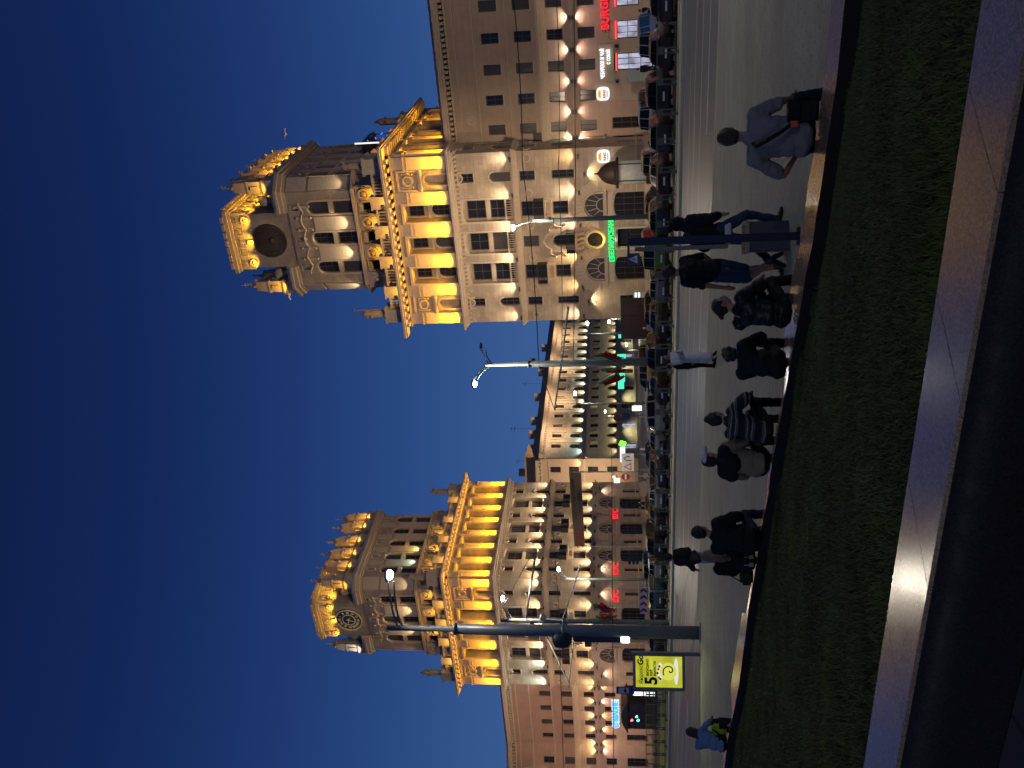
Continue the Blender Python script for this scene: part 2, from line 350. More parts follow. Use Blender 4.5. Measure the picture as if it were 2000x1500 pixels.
def blob_mesh(name, caps, vox=.02, smooth=3, sub=2, wrinkle=0.0, seed_=0.0):
    """tapered capsules and ellipsoids fused into one continuous surface"""
    bm = bmesh.new()
    for c in caps:
        t = bmesh.new()
        if len(c) == 2:      # ellipsoid: (centre, radii)
            bmesh.ops.create_icosphere(t, subdivisions=3, radius=1, matrix=Matrix.Translation(c[0]) @ Matrix.Diagonal((*c[1], 1)))
        elif len(c) == 3:    # rotated ellipsoid: (centre, radii, euler)
            from mathutils import Euler
            bmesh.ops.create_icosphere(t, subdivisions=3, radius=1, matrix=Matrix.Translation(c[0]) @ Euler(c[2]).to_matrix().to_4x4() @ Matrix.Diagonal((*c[1], 1)))
        else:
            for p, r in ((c[0], c[2]), (c[1], c[3])): bmesh.ops.create_icosphere(t, subdivisions=sub, radius=r, matrix=Matrix.Translation(p))
            r_ = bmesh.ops.convex_hull(t, input=t.verts[:])
            bmesh.ops.delete(t, geom=list({g for g in r_['geom_interior']+r_['geom_unused'] if isinstance(g, bmesh.types.BMVert) and g.is_valid}), context='VERTS')
        tm = D.meshes.new('t'); t.to_mesh(tm); t.free(); bm.from_mesh(tm); D.meshes.remove(tm)
    me = D.meshes.new(name); bm.to_mesh(me); bm.free()
    o = D.objects.new('tmp', me); col.objects.link(o)
    m = o.modifiers.new('r', 'REMESH'); m.mode = 'VOXEL'; m.voxel_size = vox
    if smooth: q = o.modifiers.new('s', 'SMOOTH'); q.factor = .5; q.iterations = smooth
    bpy.context.view_layer.update()
    r = D.meshes.new_from_object(o.evaluated_get(bpy.context.evaluated_depsgraph_get())); D.objects.remove(o); D.meshes.remove(me)
    r.name = name
    if wrinkle:
        from mathutils import noise as mn
        r.update(); nv = [v_.normal.copy() for v_ in r.vertices]
        for v_, n__ in zip(r.vertices, nv):
            c_ = v_.co; a_ = mn.noise(Vector((c_.x*6, c_.y*6, c_.z*11))+Vector((seed_, 0, 0))); b_ = mn.noise(Vector((c_.x*15, c_.y*15, c_.z*22)))
            v_.co = c_+n__*wrinkle*((1-abs(a_)*2.6)+b_*.5)
    r.polygons.foreach_set('use_smooth', [True]*len(r.polygons)); return r
M_STATUE = mat('statue_stone', (.30, .23, .16), .8, noise=.25, nscale=3)

def scallop_panel(mb, s, z, w, h, d=.1):
    mb.box(s-w/2, s+w/2, 0, d, z, z+h)
def front_windows_tower(root, fr, bays, kinds, arches, wide=1.0):
    """all openings of one wall below the main cornice; returns the holes for the wall sheet"""
    H = []
    for c, k in zip(bays, kinds):
        if k == 'n':
            for (wd, z0, z1, a, nm, cols, rows) in ((.65, 1.15, 3.3, 0, 'window', 1, 3), (.8, 7.3, 9.35, 0, 'window', 2, 3), (.88, 10.9, 12.3, 0, 'window', 2, 2), (.86, 13.15, 15.1, True, 'arched_window', 2, 3), (.82, 16.6, 17.75, 0, 'window', 2, 2)):
                H.append((c-wd/2, c+wd/2, z0, z1, a)); g = random.choice([M_GLASS, M_GLASS, M_GLASSB])
                window(root, fr, c, z0, wd, z1-z0, a, cols, rows, glass=g, name=nm)
        else:
            for (wd, z0, z1) in ((1.25, 7.97, 9.4), (1.45 if k == 'b' else 1.1, 10.25 if k == 'b' else 10.87, 12.33)):
                if k == 'c' and z0 < 9: continue
                H.append((c-wd/2, c+wd/2, z0, z1)); window(root, fr, c, z0, wd, z1-z0, 0, 2, 2, glass=random.choice([M_GLASS, M_GLASSB]))
            H.append((c-1.05, c+1.05, 13.15, 17.85, .28))
    return H
def gate_tower(name, loc, W, label, emblem, setb, yrows_side=True, ground_center='entrance'):
    root = empty(name, loc, -ANG); tag(root, label, 'tower building', 'twin gate towers across the street')
    DP = 19.1; k = W/17.0
    FB = [-2.3*k, -5.45*k, -8.65*k, -11.75*k, -14.85*k]; FK = ['n', 'b', 'c', 'b', 'n']
    FP = [-.65, -3.95*k, -7.05*k, -10.25*k, -13.3*k, -W+.65]
    SB = [1.7, 4.25, 6.8, 9.35, 11.95, 14.5, 17.1]; SK = ['n', 'b', 'n', 'b', 'n', 'b', 'n']
    SP = [.55, 2.9, 5.55, 8.05, 10.7, 13.2, 15.8, 18.55]
    TOPZ = 24.15
    st = MB(); st.m = 0
    for fr, a, b, B, K, Pp in ((FRONT, -W, 0, FB, FK, FP), (SIDE, 0, DP, SB, SK, SP)):
        st.fr = fr
        H = front_windows_tower(root, fr, B, K, True)
        for c, kk in zip(B, K):
            if kk == 'b':
                H += [(c-1.2, c+1.2, 4.65, 6.5, True if False else 1.19), (c-1.2, c+1.2, .95, 3.75, .4)]
                window(root, fr, c, 4.65, 2.4, 1.85, 1.19, glass=M_GLASSB, frame=M_FRAMEL, name='lunette_window', fan=True, depth=.3, t=.09)
                window(root, fr, c, .95, 2.4, 2.8, .4, 4, 3, glass=M_GLASS, frame=M_FRAME, name='shop_window', depth=.35)
            if kk == 'c':
                H += [(c-.95, c+.95, .0, 3.46), (c-.55, c+.55, 7.4, 9.5, True)]
                window(root, fr, c, 7.4, 1.1, 2.1, True, 2, 3, name='arched_window', d=0)
                window(root, fr, c, .02, 1.9, 3.42, 0, 2, 3, name='entrance_door', depth=.9, frame=M_BRONZE, t=.12)
        wallsheet(st, a, b, 0, 18.3, H, .38)
        # tall recesses of the fourth and fifth floors, windows at their back
        for c, kk in zip(B, K):
            if kk in 'bc':
                st.prism([(c-1.25, 13.0), (c+1.25, 13.0), (c+1.25, 18.0), (c-1.25, 18.0)], -.62, -.55)
                window(root, fr, c, 13.35, 1.75, 1.95, 0, 2, 3, depth=.54, name='bay_window', glass=random.choice([M_GLASS, M_GLASSB]))
                window(root, fr, c, 15.75, 1.75, 1.75, 0, 2, 2, depth=.54, name='bay_window', glass=random.choice([M_GLASS, M_GLASSB]))
        # gallery storey
        H2 = []
        for c, kk in zip(B, K):
            if fr is FRONT and kk == 'n': H2.append((c-.48, c+.48, 19.15, 21.2, True))
            else: H2.append((c-.82, c+.82, 19.15, 23.4))
        wallsheet(st, a, b, 18.3, TOPZ, H2, 1.0)
        for c, kk in zip(B, K):
            if fr is FRONT and kk == 'n': st.box(c-.6, c+.6, -.56, -.5, 19.0, 21.4); continue
            st.box(c-.9, c+.9, -1.06, -1.0, 19.0, 23.5)
            up = (21.75, 1.45) if kk != 'n' or fr is FRONT else (22.1, 1.1)
            window(root, fr, c, up[0], 1.15, up[1], 0, 2, 2, depth=.99, name='gallery_window')
            window(root, fr, c, 19.25, 1.15, 1.75, True, 2, 3, depth=.99, name='gallery_arched_window', glass=random.choice([M_GLASS, M_GLASSB]))
    # hidden sides, roof slab
    st.fr = FRONT
    st.box(-W-.0, -W+.3, -DP, -.4, 0, TOPZ); st.box(-W+.3, -.4, -DP, -DP+.3, 0, TOPZ); st.box(-W+.3, -.6, -DP+.3, -.6, 24.6, 24.9)
    st.build('wall', M_STONE, root)
    # --- stone trim: plinth, voussoirs, belt, cornices, pilasters
    tr = MB(); low = MB()
    for fr, a, b, B, K, Pp in ((FRONT, -W, 0, FB, FK, FP), (SIDE, 0, DP, SB, SK, SP)):
        tr.fr = fr; low.fr = fr; f0 = fr is FRONT; W0, W1 = (1, 1) if f0 else (0, 1)
        segs = []; cur = a
        for c, kk in sorted(zip(B, K)):
            if kk in 'bc': segs.append((cur, c-1.25)); cur = c+1.25
        segs.append((cur, b))
        for s0, s1 in segs:
            low.mark(); low.box(s0-(.08 if s0 == a and f0 else 0), s1+(.08 if s1 == b else 0), 0, .08, 0, .95); low.mark(); low.box(s0-(.1 if s0 == a and f0 else 0), s1+(.1 if s1 == b else 0), 0, .1, 1.6, 1.72)
        for c, kk in zip(B, K):
            if kk == 'b':
                n = 17
                for i in range(n):      # fanned voussoirs
                    a0, a1 = math.pi*i/n, math.pi*(i+1)/n-.012; pts = [(c+r*math.cos(t), 5.15+r*math.sin(t)) for r, t in ((1.42, a0), (2.35+.12*(i % 2), a0), (2.35+.12*(i % 2), a1), (1.42, a1))]
                    tr.prism([(p, q) for p, q in pts], 0, .05)
                tr.ring(c, 5.3, 1.2, 1.36, 0, .13, 24, (0, 180)); tr.box(c-1.36, c-1.2, 0, .13, 4.65, 5.3); tr.box(c+1.2, c+1.36, 0, .13, 4.65, 5.3)
                tr.box(c-1.5, c+1.5, 0, .28, 4.42, 4.6); tr.box(c-1.3, c+1.3, 0, .1, 3.8, 4.3)
                for q in (-1, 1): tr.box(c+q*.75-.09, c+q*.75+.09, 0, .5, 9.5, 10.1)
                tr.box(c-1.0, c+1.0, 0, .75, 10.02, 10.2); tr.box(c-.75, c+.75, 0, .1, 9.45, 9.6); tr.box(c-.75, c+.75, 0, .12, 7.85, 7.95)
            if kk == 'n':
                for z0, wd in ((7.2, .95), (10.78, 1.05), (16.48, 1.0)): tr.box(c-wd/2, c+wd/2, 0, .12, z0, z0+.09)
                tr.ring(c, 17.95, .28, .42, 0, .16, 10, (180, 360)); tr.box(c-.6, c+.6, 0, .2, 17.98, 18.12); tr.box(c-.62, c-.45, 0, .16, 17.6, 17.98); tr.box(c+.45, c+.62, 0, .16, 17.6, 17.98)
                tr.ring(c, 14.67, .43, .55, 0, .08, 14, (0, 180))
            if kk in 'bc':
                tr.ring(c, 16.5, 0, 0.01, 0, .01, 6, (0, 180)) if False else None
                for q in (-1, 1): tr.box(c+q*1.14-.09, c+q*1.14+.09, 0, .1, 13.15, 17.75)
                tr.prism([(c-1.23, 17.6), (c-1.05, 17.6), (c-.6, 17.82), (c, 17.9), (c+.6, 17.82), (c+1.05, 17.6), (c+1.23, 17.6), (c+1.23, 18.05), (c-1.23, 18.05)], .001, .1)
                tr.box(c-1.05, c+1.05, -.5, -.36, 15.3, 15.7)
                for j in range(9): tr.lathe((c-.92+j*.23, -.12), [(.035, 13.2), (.06, 13.35), (.035, 13.6), (.05, 13.75)], 6)
                tr.box(c-1.05, c+1.05, -.22, -.02, 13.75, 13.88)
        for p in Pp: tr.ring(p, 11.55, .27, .38, 0, .1, 18)
        cornice(tr, fr, a, b, 12.42, 12.98, .32, (W0, W1))
        cornice(tr, fr, a, b, 18.3, 18.9, .6, (W0, W1), 3)
        n = int((b-a)/.42)
        for i in range(n): s = a+.2+(b-a-.4)*i/(n-1); tr.box(s-.09, s+.09, 0, .24, 18.05, 18.28)
        for p in Pp:
            pw = (.58 if f0 else .5)
            tr.box(p-pw, p+pw, 0, .2, 18.92, 22.6); tr.box(p-pw-.04, p+pw+.04, 0, .25, 18.91, 19.4)
            tr.box(p-pw-.03, p+pw+.03, 0, .24, 22.6, 22.68); tr.box(p-pw-.02, p+pw+.02, 0, .23, 22.78, 22.84); tr.box(p-pw-.06, p+pw+.06, 0, .28, 22.9, 23.05); tr.box(p-pw, p+pw, 0, .16, 22.6, 24.0)
        for c, kk in zip(B, K):
            if f0 and kk == 'n':
                tr.ring(c, 20.72, .48, .62, 0, .12, 18, (0, 180)); tr.box(c-.62, c-.48, 0, .12, 19.0, 20.72); tr.box(c+.48, c+.62, 0, .12, 19.0, 20.72)
                tr.box(c-1.05, c+1.05, 0, .25, 21.42, 21.58)
                for x0, x1, z0, z1 in ((c-1.02, c+1.02, 23.6, 23.8), (c-1.02, c+1.02, 21.6, 21.8), (c-1.02, c-.84, 21.8, 23.6), (c+.84, c+1.02, 21.8, 23.6)): tr.box(x0, x1, 0, .16, z0, z1)
                tr.ring(c, 22.75, .34, .52, 0, .2, 20); tr.disc(c, 22.75, [(.3, 0), (.25, .08), (.05, .1)], 14)
                for q in (-1, 1):
                    tr.tube([(c+q*.55, .1, 22.4), (c+q*.72, .12, 22.75), (c+q*.6, .1, 23.15)], .07, 6); tr.ball((c+q*.62, .1, 22.3), .1, 8); tr.ball((c+q*.62, .1, 23.25), .09, 8)
            else:
                for x0, x1, z0, z1 in ((c-1.03, c+1.03, 23.45, 23.72), (c-1.03, c-.82, 19.0, 23.45), (c+.82, c+1.03, 19.0, 23.45)): tr.box(x0, x1, 0, .26, z0, z1)
                tr.box(c-.82, c+.82, -1.0, -.8, 21.15, 21.35); tr.ring(c, 20.42, .575, .72, -.99, -.88, 14, (0, 180))
                for q in (-1, 1): tr.box(c+q*.66-.06, c+q*.66+.06, -1.0, -.88, 21.4, 23.4)
        # great cornice on modillions
        tr.box(a-(.1 if f0 else 0), b+.1, 0, .1, 24.0, 24.3); tr.box(a-(.2 if f0 else 0), b+.2, 0, .2, 24.12, 24.26)
        n = int((b-a)/.84)
        for i in range(n+1):
            s = a+.25+(b-a-.5)*i/n
            tr.prism([(s-.17, 24.3), (s+.17, 24.3), (s+.17, 24.58), (s-.17, 24.58)], .1, .92)
        tr.box(a-1.0*W0, b+1.0, 0, 1.0, 24.6, 24.76); tr.box(a-1.1*W0, b+1.1, 0, 1.12, 24.76, 24.98)
    tr.build('stone_trim', M_TRIM, root); low.each('base_course', M_TRIM, root)
    # --- balconies
    for fr, B, K in ((FRONT, FB, FK), (SIDE, SB, SK)):
        for c, kk in zip(B, K):
            if kk != 'b': continue
            m = MB(fr)
            for s_ in (-.95, .95): m.box(c+s_-.02, c+s_+.02, .02, .72, 10.2, 11.12)
            m.box(c-.95, c+.95, .70, .74, 11.06, 11.12); m.box(c-.95, c+.95, .70, .74, 10.22, 10.26)
            for j in range(15): x = c-.9+j*.128; m.box(x-.012, x+.012, .71, .73, 10.26, 11.06)
            for x in (-.5, 0, .5): m.ring(c+x, 10.66, .14, .17, .705, .735, 12)
            m.build('balcony', M_IRON, root)
    # --- the centre bay of the front: porch door surround, oculus, bracketed oriel balcony
    c = FB[2]; m = MB()
    m.box(c-1.15, c-.95, 0, .14, 0, 3.6); m.box(c+.95, c+1.15, 0, .14, 0, 3.6); m.box(c-1.15, c+1.15, 0, .14, 3.6, 3.8)
    m.ring(c, 5.55, .74, .95, 0, .3, 28); m.ring(c, 5.55, .95, 1.05, 0, .12, 28)
    for j in range(4):
        for q in range(3): m.box(c-.85+j*.48, c-.60+j*.48, 0, .3+.2*q, 6.62+.22*q, 6.8+.22*q)
    m.box(c-1.1, c+1.1, 0, .95, 7.26, 7.42)
    m.ring(c, 8.95, .55, .72, 0, .14, 16, (0, 180)); m.box(c-.72, c-.55, 0, .14, 7.42, 8.95); m.box(c+.55, c+.72, 0, .14, 7.42, 8.95)
    wav = [(-1.5, 9.5), (-1.2, 9.85), (-.85, 9.75), (-.55, 10.2), (0, 10.45), (.55, 10.2), (.85, 9.75), (1.2, 9.85), (1.5, 9.5)]
    m.tube([(c+x, .12, z) for x, z in wav], .09, 6)
    for q in (-1, 1): m.ball((c+q*1.55, .12, 9.35), .16, 8); m.tube([(c+q*1.5, .1, 9.2), (c+q*1.3, .1, 8.6), (c+q*1.55, .1, 8.2)], .08, 6)
    m.build('portal_ornament', M_TRIM, root)
    g = MB(); g.disc(c, 5.55, [(.75, .02), (.70, .06)], 28); g.build('round_window', M_GLASS, root)
    ir = MB()
    for s_ in (-1.0, 1.0): ir.box(c+s_-.02, c+s_+.02, .02, .9, 7.42, 8.25)
    ir.box(c-1, c+1, .88, .92, 8.19, 8.25)
    for j in range(15): x = c-.95+j*.136; ir.box(x-.012, x+.012, .89, .91, 7.42, 8.19)
    ir.build('balcony', M_IRON, root)
    # --- attic: balustrade with pedestals
    at = MB()
    for fr, a, b, P4 in ((FRONT, -W+.2, -.2, [-4.4*k, -7.3*k, -10.4*k, -13.6*k]), (SIDE, .2, DP-.2, [3.5, 7.4, 11.4, 15.6])):
        at.fr = fr; o = -.35
        at.box(a, b, o-.5, o, 24.98, 25.35); at.box(a, b, o-.42, o-.08, 26.15, 26.35)
        for p in P4: at.box(p-.62, p+.62, o-.6, o+.08, 25.3, 26.55); at.box(p-.7, p+.7, o-.66, o+.14, 26.55, 26.7)
        s_ = a+.3
        while s_ < b-.2:
            if not any(abs(s_-p) < .75 for p in P4) and s_ > a+1.3 and s_ < b-1.3: at.lathe((s_, o-.25), [(.07, 25.35), (.12, 25.6), (.06, 25.9), (.09, 26.15)], 6)
            s_ += .3
    at.fr = FRONT
    for (x, y) in ((-.85, .85), (-W+.85, .85), (-.85, DP-.85)):
        at.plan([(x-.72, -y-.72), (x+.72, -y-.72), (x+.72, -y+.72), (x-.72, -y+.72)], 24.98, 26.75); at.plan([(x-.85, -y-.85), (x+.85, -y-.85), (x+.85, -y+.85), (x-.85, -y+.85)], 26.75, 26.95)
    at.build('attic_balustrade', M_TRIM, root)
    # --- upper tower: chamfered block
    x0, x1 = -W+2.3, -2.6*k; y0, y1 = setb, 17.0; ch = 1.25
    if W > 17.5: x1 = -3.0
    TB = [-5.45*k, -8.65*k, -11.75*k]; TS = [4.65, 7.15, 9.85, 12.35, 14.8]
    tw = MB(); tt = MB()
    oct_ = [(x0+ch, -y0), (x1-ch, -y0), (x1, -y0-ch), (x1, -y1+ch), (x1-ch, -y1), (x0+ch, -y1), (x0, -y1+ch), (x0, -y0-ch)]
    ccx = -8.65*k
    def octo(g, notch=False): 
        cx, cy = (x0+x1)/2, -(y0+y1)/2; hx, hy = (x1-x0)/2+g, (y1-y0)/2+g; q = ch+g*.4
        fr_ = [(cx-hx+q, cy+hy), (ccx-2.85, cy+hy), (ccx-2.85, -y0), (ccx+2.85, -y0), (ccx+2.85, cy+hy), (cx+hx-q, cy+hy)] if notch else [(cx-hx+q, cy+hy), (cx+hx-q, cy+hy)]
        return fr_ + [ (cx+hx, cy+hy-q), (cx+hx, cy-hy+q), (cx+hx-q, cy-hy), (cx-hx+q, cy-hy), (cx-hx, cy-hy+q), (cx-hx, cy+hy-q)]
    FT = lambda s, d, z: (s, y0-d, z); STt = lambda s, d, z: (x1+d, s, z)
    def hol(B):
        H = []
        for c in B: H += [(c-.6, c+.6, 29.35, 31.3), (c-.6, c+.6, 31.85, 33.95, True), (c-.2, c+.2, 34.95, 35.6)]
        return H
    tw.fr = FT; wallsheet(tw, x0+ch, x1-ch, 25, 36.2, hol(TB)+[(c-.5, c+.5, 27.2, 28.3) for c in TB], .35)
    tw.fr = STt; wallsheet(tw, y0+ch, y1-ch, 25, 36.2, hol(TS), .35)
    tw.fr = FRONT
    for i in (1, 3, 4, 5, 6, 7):                     # chamfers and hidden sides
        p, q = oct_[i], oct_[(i+1) % 8]; tw.add([(p[0], -p[1], 25), (q[0], -q[1], 25), (q[0], -q[1], 36.2), (p[0], -p[1], 36.2)], [(0, 1, 2, 3)])
    tw.build('upper_tower_wall', M_STONE, root)
    for fr, B in ((FT, TB), (STt, TS)):
        frx = fr
        for c in B:
            for z, h, a in ((29.35, 1.95, 0), (31.85, 2.1, True)):
                wd = 1.2
                o = window(root, FRONT, 0, 0, wd, h, a, 2, 3, name='tower_window', glass=random.choice([M_GLASS, M_GLASSB]))
                o.location = fr(c, -.28, z); o.rotation_euler = (0, 0, 0 if fr is FT else math.pi/2)
            tt.fr = fr
            tt.ring(c, 33.35, .62, .82, 0, .1, 16, (0, 180)); tt.box(c-.82, c-.62, 0, .1, 29.3, 33.35); tt.box(c+.62, c+.82, 0, .1, 29.3, 33.35); tt.box(c-.6, c+.6, -.2, .06, 31.38, 31.78)
            tt.box(c-.34, c+.34, 0, .12, 35.65, 35.8); tt.box(c-.3, c-.22, 0, .1, 34.9, 35.65); tt.box(c+.22, c+.3, 0, .1, 34.9, 35.65); tt.ball((c, .08, 34.7), .16, 8)
            tt.box(c-.3, c+.3, -.35, -.25, 34.9, 35.65)
    # panels between the windows
    tt.fr = FT
    for s in [(TB[0]+TB[1])/2, (TB[1]+TB[2])/2]: tt.box(s-.7, s+.7, 0, .12, 29.3, 33.5); tt.box(s-.74, s+.74, 0, .16, 29.25, 29.5)
    for s in [TB[0]-1.0, TB[0]+.2-.0, TB[1]-1.0, TB[1]+1.0, TB[2]+1.0]:
        tt.box(s-.14, s+.14, 0, .2, 33.9, 35.0); tt.ball((s, .15, 35.2), .18, 8); tt.ball((s, .15, 33.8), .16, 8)
    tt.tube([(TB[0]+.6+(TB[2]-TB[0]-1.2)*j/24, .2, 34.45+.35*abs(math.cos(j*math.pi/6))) for j in range(25)], .09, 6)
    tt.fr = STt
    for a, b in zip(TS, TS[1:]): s = (a+b)/2; tt.box(s-.42, s+.42, 0, .12, 29.3, 33.5); tt.box(s-.42, s+.42, 0, .1, 33.9, 35.8)
    tt.fr = FRONT
    for (fa, fb) in ((oct_[1], oct_[2]), (oct_[7], oct_[0])):    # tall panels on the chamfered corners
        pa, pb = Vector((fa[0], -fa[1], 0)), Vector((fb[0], -fb[1], 0)); dx = (pb-pa); nrm = Vector((dx.y, -dx.x, 0)).normalized()
        for z0, z1 in ((29.4, 33.6), (33.9, 35.9)):
            c4 = [pa+dx*.08, pb-dx*.08]; q = [c4[0], c4[1], c4[1]+nrm*.14, c4[0]+nrm*.14]
            tt.add([(v.x, v.y, z0) for v in q]+[(v.x, v.y, z1) for v in q], [(0, 1, 2, 3), (4, 5, 6, 7), (0, 1, 5, 4), (1, 2, 6, 5), (2, 3, 7, 6), (3, 0, 4, 7)])
    for g, z0, z1 in ((.12, 26.6, 26.95), (.3, 28.85, 29.0), (.45, 29.0, 29.22), (.15, 36.0, 36.25), (.4, 36.25, 36.65), (.6, 36.65, 36.95), (.35, 36.95, 37.25)):
        tt.plan(octo(g, z0 > 35), z0, z1)
    tt.build('upper_tower_trim', M_TRIM, root)
    # frieze of medallions round the foot of the upper tower
    fz = MB(FT)
    for s in [x1-1.6, (TB[0]+TB[1])/2, (TB[1]+TB[2])/2, x0+1.5]:
        fz.mark(); fz.box(s-.85, s+.85, 0, .25, 27.0, 28.8); fz.ring(s, 27.95, .42, .6, .25, .42, 18); fz.disc(s, 27.95, [(.3, .25), (.25, .36), (.1, .4)], 14)
        for q in (-1, 1): fz.tube([(s+q*.7, .3, 28.5), (s+q*.72, .3, 27.9), (s+q*.5, .3, 27.3)], .06, 5)
    fz.fr = STt
    for s in [y0+1.9, 5.9, 8.5, 11.1, 13.6, y1-1.2]: fz.mark(); fz.box(s-.7, s+.7, 0, .25, 27.0, 28.8); fz.ring(s, 27.95, .4, .56, .25, .42, 16); fz.disc(s, 27.95, [(.3, .25), (.1, .4)], 12)
    for fr, B in ((FT, TB), (STt, TS)):
        fz.fr = fr
        for c in B:
            fz.mark(); fz.box(c-.5, c+.5, 0, .03, 28.4, 28.75)
            for j in range(5): fz.box(c-.45+j*.2, c-.35+j*.2, .02, .2, 28.45, 28.7)
    fz.each('frieze_medallion', M_TRIM, root)
    # --- crown with the clock or emblem
    cx = TB[1]; cw = 2.85; cy0 = y0-.06
    cb = MB(lambda s, d, z: (s, cy0-d, z)); dpt = 7.4
    cb.box(cx-cw, cx+cw, -dpt, 0, 36.2, 40.7); cb.box(cx-cw-1.1, cx+cw+1.1, -dpt-1, -1.4, 36.9, 38.1)
    cb.build('crown_wall', M_STONE, root)
    cr_ = MB(cb.fr)
    for fr_, wA, wB in ((cb.fr, cx-cw, cx+cw), (lambda s, d, z: (cx+cw+d, cy0+s, z), 0, dpt)):
        cr_.fr = fr_; f0 = fr_ is cb.fr; ext = .3
        cr_.box(wA-(.12 if f0 else 0), wB+.12, 0, .12, 40.5, 42.0)
        cr_.box(wA-(.3 if f0 else 0), wB+.3, 0, .3, 42.0, 42.3); cr_.box(wA-(.45 if f0 else 0), wB+.45, 0, .45, 42.3, 42.7)
        n = 7 if f0 else 9
        for j in range(n): s = wA+(wB-wA)*(j+.5)/n; cr_.box(s-.32, s+.32, .1, .55, 42.7, 43.0); 
        for j in range(5):
            s = wA+(wB-wA)*(j+.5)/5
            for x_, X_, z_, Z_ in ((s-.45, s+.45, 41.78, 41.88), (s-.45, s+.45, 41.0, 41.1), (s-.45, s-.37, 41.1, 41.78), (s+.37, s+.45, 41.1, 41.78)): cr_.box(x_, X_, .12, .2, z_, Z_)
            pts = [(s+(.3 if q % 2 == 0 else .12)*math.sin(q*math.pi/5), 41.44+(.3 if q % 2 == 0 else .12)*math.cos(q*math.pi/5)) for q in range(10)]
            cr_.prism(pts, .12, .24)
            if j in (0, 4): cr_.ring(s, 40.6, .26, .42, .12, .3, 14); cr_.ball((s, .18, 40.6), .2, 8)
            else: cr_.box(s-.2, s+.2, .1, .3, 40.3, 40.8); cr_.ring(s, 40.3, .1, .2, .1, .28, 8, (180, 360))
    cr_.build('crown_band', M_TRIM, root)
    em = MB(lambda s, d, z: (s, cy0-d, z)); zc = 38.45; R_ = 1.76
    if emblem == 'clock':
        em.disc(cx, zc, [(R_, 0), (R_, .12), (R_-.12, .14)], 48); em.build('clock_face', M_CLOCKF, root)
        ri = MB(em.fr); ri.ring(cx, zc, R_-.14, R_, .14, .24, 48); ri.ring(cx, zc, .80, .88, .14, .18, 40)
        for i, tx in enumerate(('XII', 'I', 'II', 'III', 'IV', 'V', 'VI', 'VII', 'VIII', 'IX', 'X', 'XI')):
            me = text_mesh(tx, .46, .02, 'numeral', .012, M_CLOCKG); a = math.radians(90-30*i)
            o = link('numeral', me, root, em.fr(cx+1.2*math.cos(a), .17, zc+1.2*math.sin(a)), rot=(math.pi/2, 0, 0)); o.rotation_euler = (Matrix.Rotation(math.pi/2, 3, 'X') @ Matrix.Rotation(a-math.pi/2, 3, 'Z')).to_euler()
        ri.build('clock_rim', M_CLOCKG, root)
        for nm, ln, ang, wd in (('hour_hand', .75, 90-30*9.55, .055), ('minute_hand', 1.15, 90-6*33, .04)):
            h_ = MB(em.fr); a = math.radians(ang); h_.tube([(cx-.3*math.cos(a), .22, zc-.3*math.sin(a)), (cx+ln*math.cos(a), .22, zc+ln*math.sin(a))], wd, 5, wd*.5); h_.build(nm, M_CLOCKG, root)
    else:
        # round bronze emblem: wreath of ears tied by a ribbon, sun rays and a globe under a star
        em.disc(cx, zc, [(R_, 0), (R_, .16), (R_-.1, .2), (R_-.18, .12)], 48)
        em.ring(cx, zc, R_-.14, R_-.02, .18, .26, 48)
        for q in (-1, 1):
            for lay in (0, 1):
                for j in range(12):
                    a = math.radians(-80+j*13); r = 1.34-lay*.18; x = cx+q*r*math.cos(a); z = zc+r*math.sin(a)
                    em.tube([(x, .18, z), (x-q*.16*math.sin(a+.3), .26, z+.16*math.cos(a+.3))], .06, 5)
            em.tube([(cx+q*1.2*math.cos(math.radians(t)), .17, zc+1.2*math.sin(math.radians(t))) for t in range(-80, 70, 15)], .035, 5)
        em.ball((cx, .12, zc-.25), .42, 12, (1, .5, 1))
        for j in range(7): a = math.radians(20+j*23.3); em.tube([(cx+.1*math.cos(a), .15, zc-.7+.1*math.sin(a)), (cx+.95*math.cos(a), .15, zc-.7+.95*math.sin(a))], .025, 4)
        pts = [(cx+(.2 if q % 2 == 0 else .08)*math.sin(q*math.pi/5), zc+1.05+(.2 if q % 2 == 0 else .08)*math.cos(q*math.pi/5)) for q in range(10)]; em.prism(pts, .12, .26)
        em.tube([(cx-.75, .18, zc-1.05), (cx-.3, .24, zc-1.28), (cx, .2, zc-1.12), (cx+.3, .24, zc-1.28), (cx+.75, .18, zc-1.05)], .1, 6)
        em.box(cx-.45, cx+.45, .1, .2, zc-.95, zc-.82)
        em.build('emblem', M_BRONZE, root)
    for q in (-1.6, 1.6): spot(root, (cx+q, cy0-2.6, 37.6), (-q*.25, .9, .35), 14, (1, .85, .6), 80, .8)
    # --- obelisk pinnacles on the upper cornice
    pin = MB(); pin.m = 0
    pin.plan([(-.74, -.74), (.74, -.74), (.74, .74), (-.74, .74)], 0, .75); pin.plan([(-.86, -.86), (.86, -.86), (.86, .86), (-.86, .86)], .75, 1.0)
    for z0, z1, a0, a1 in ((1.0, 1.4, .86, .52), (1.4, 2.5, .64, .58), (2.5, 2.7, .68, .68), (2.7, 4.1, .60, .48), (4.1, 4.7, .48, .14)):
        pin.add([pin.P(x*a0, y*a0, z0) for x, y in ((-1, -1), (1, -1), (1, 1), (-1, 1))]+[pin.P(x*a1, y*a1, z1) for x, y in ((-1, -1), (1, -1), (1, 1), (-1, 1))], [(0, 1, 2, 3), (4, 5, 6, 7), (0, 1, 5, 4), (1, 2, 6, 5), (2, 3, 7, 6), (3, 0, 4, 7)])
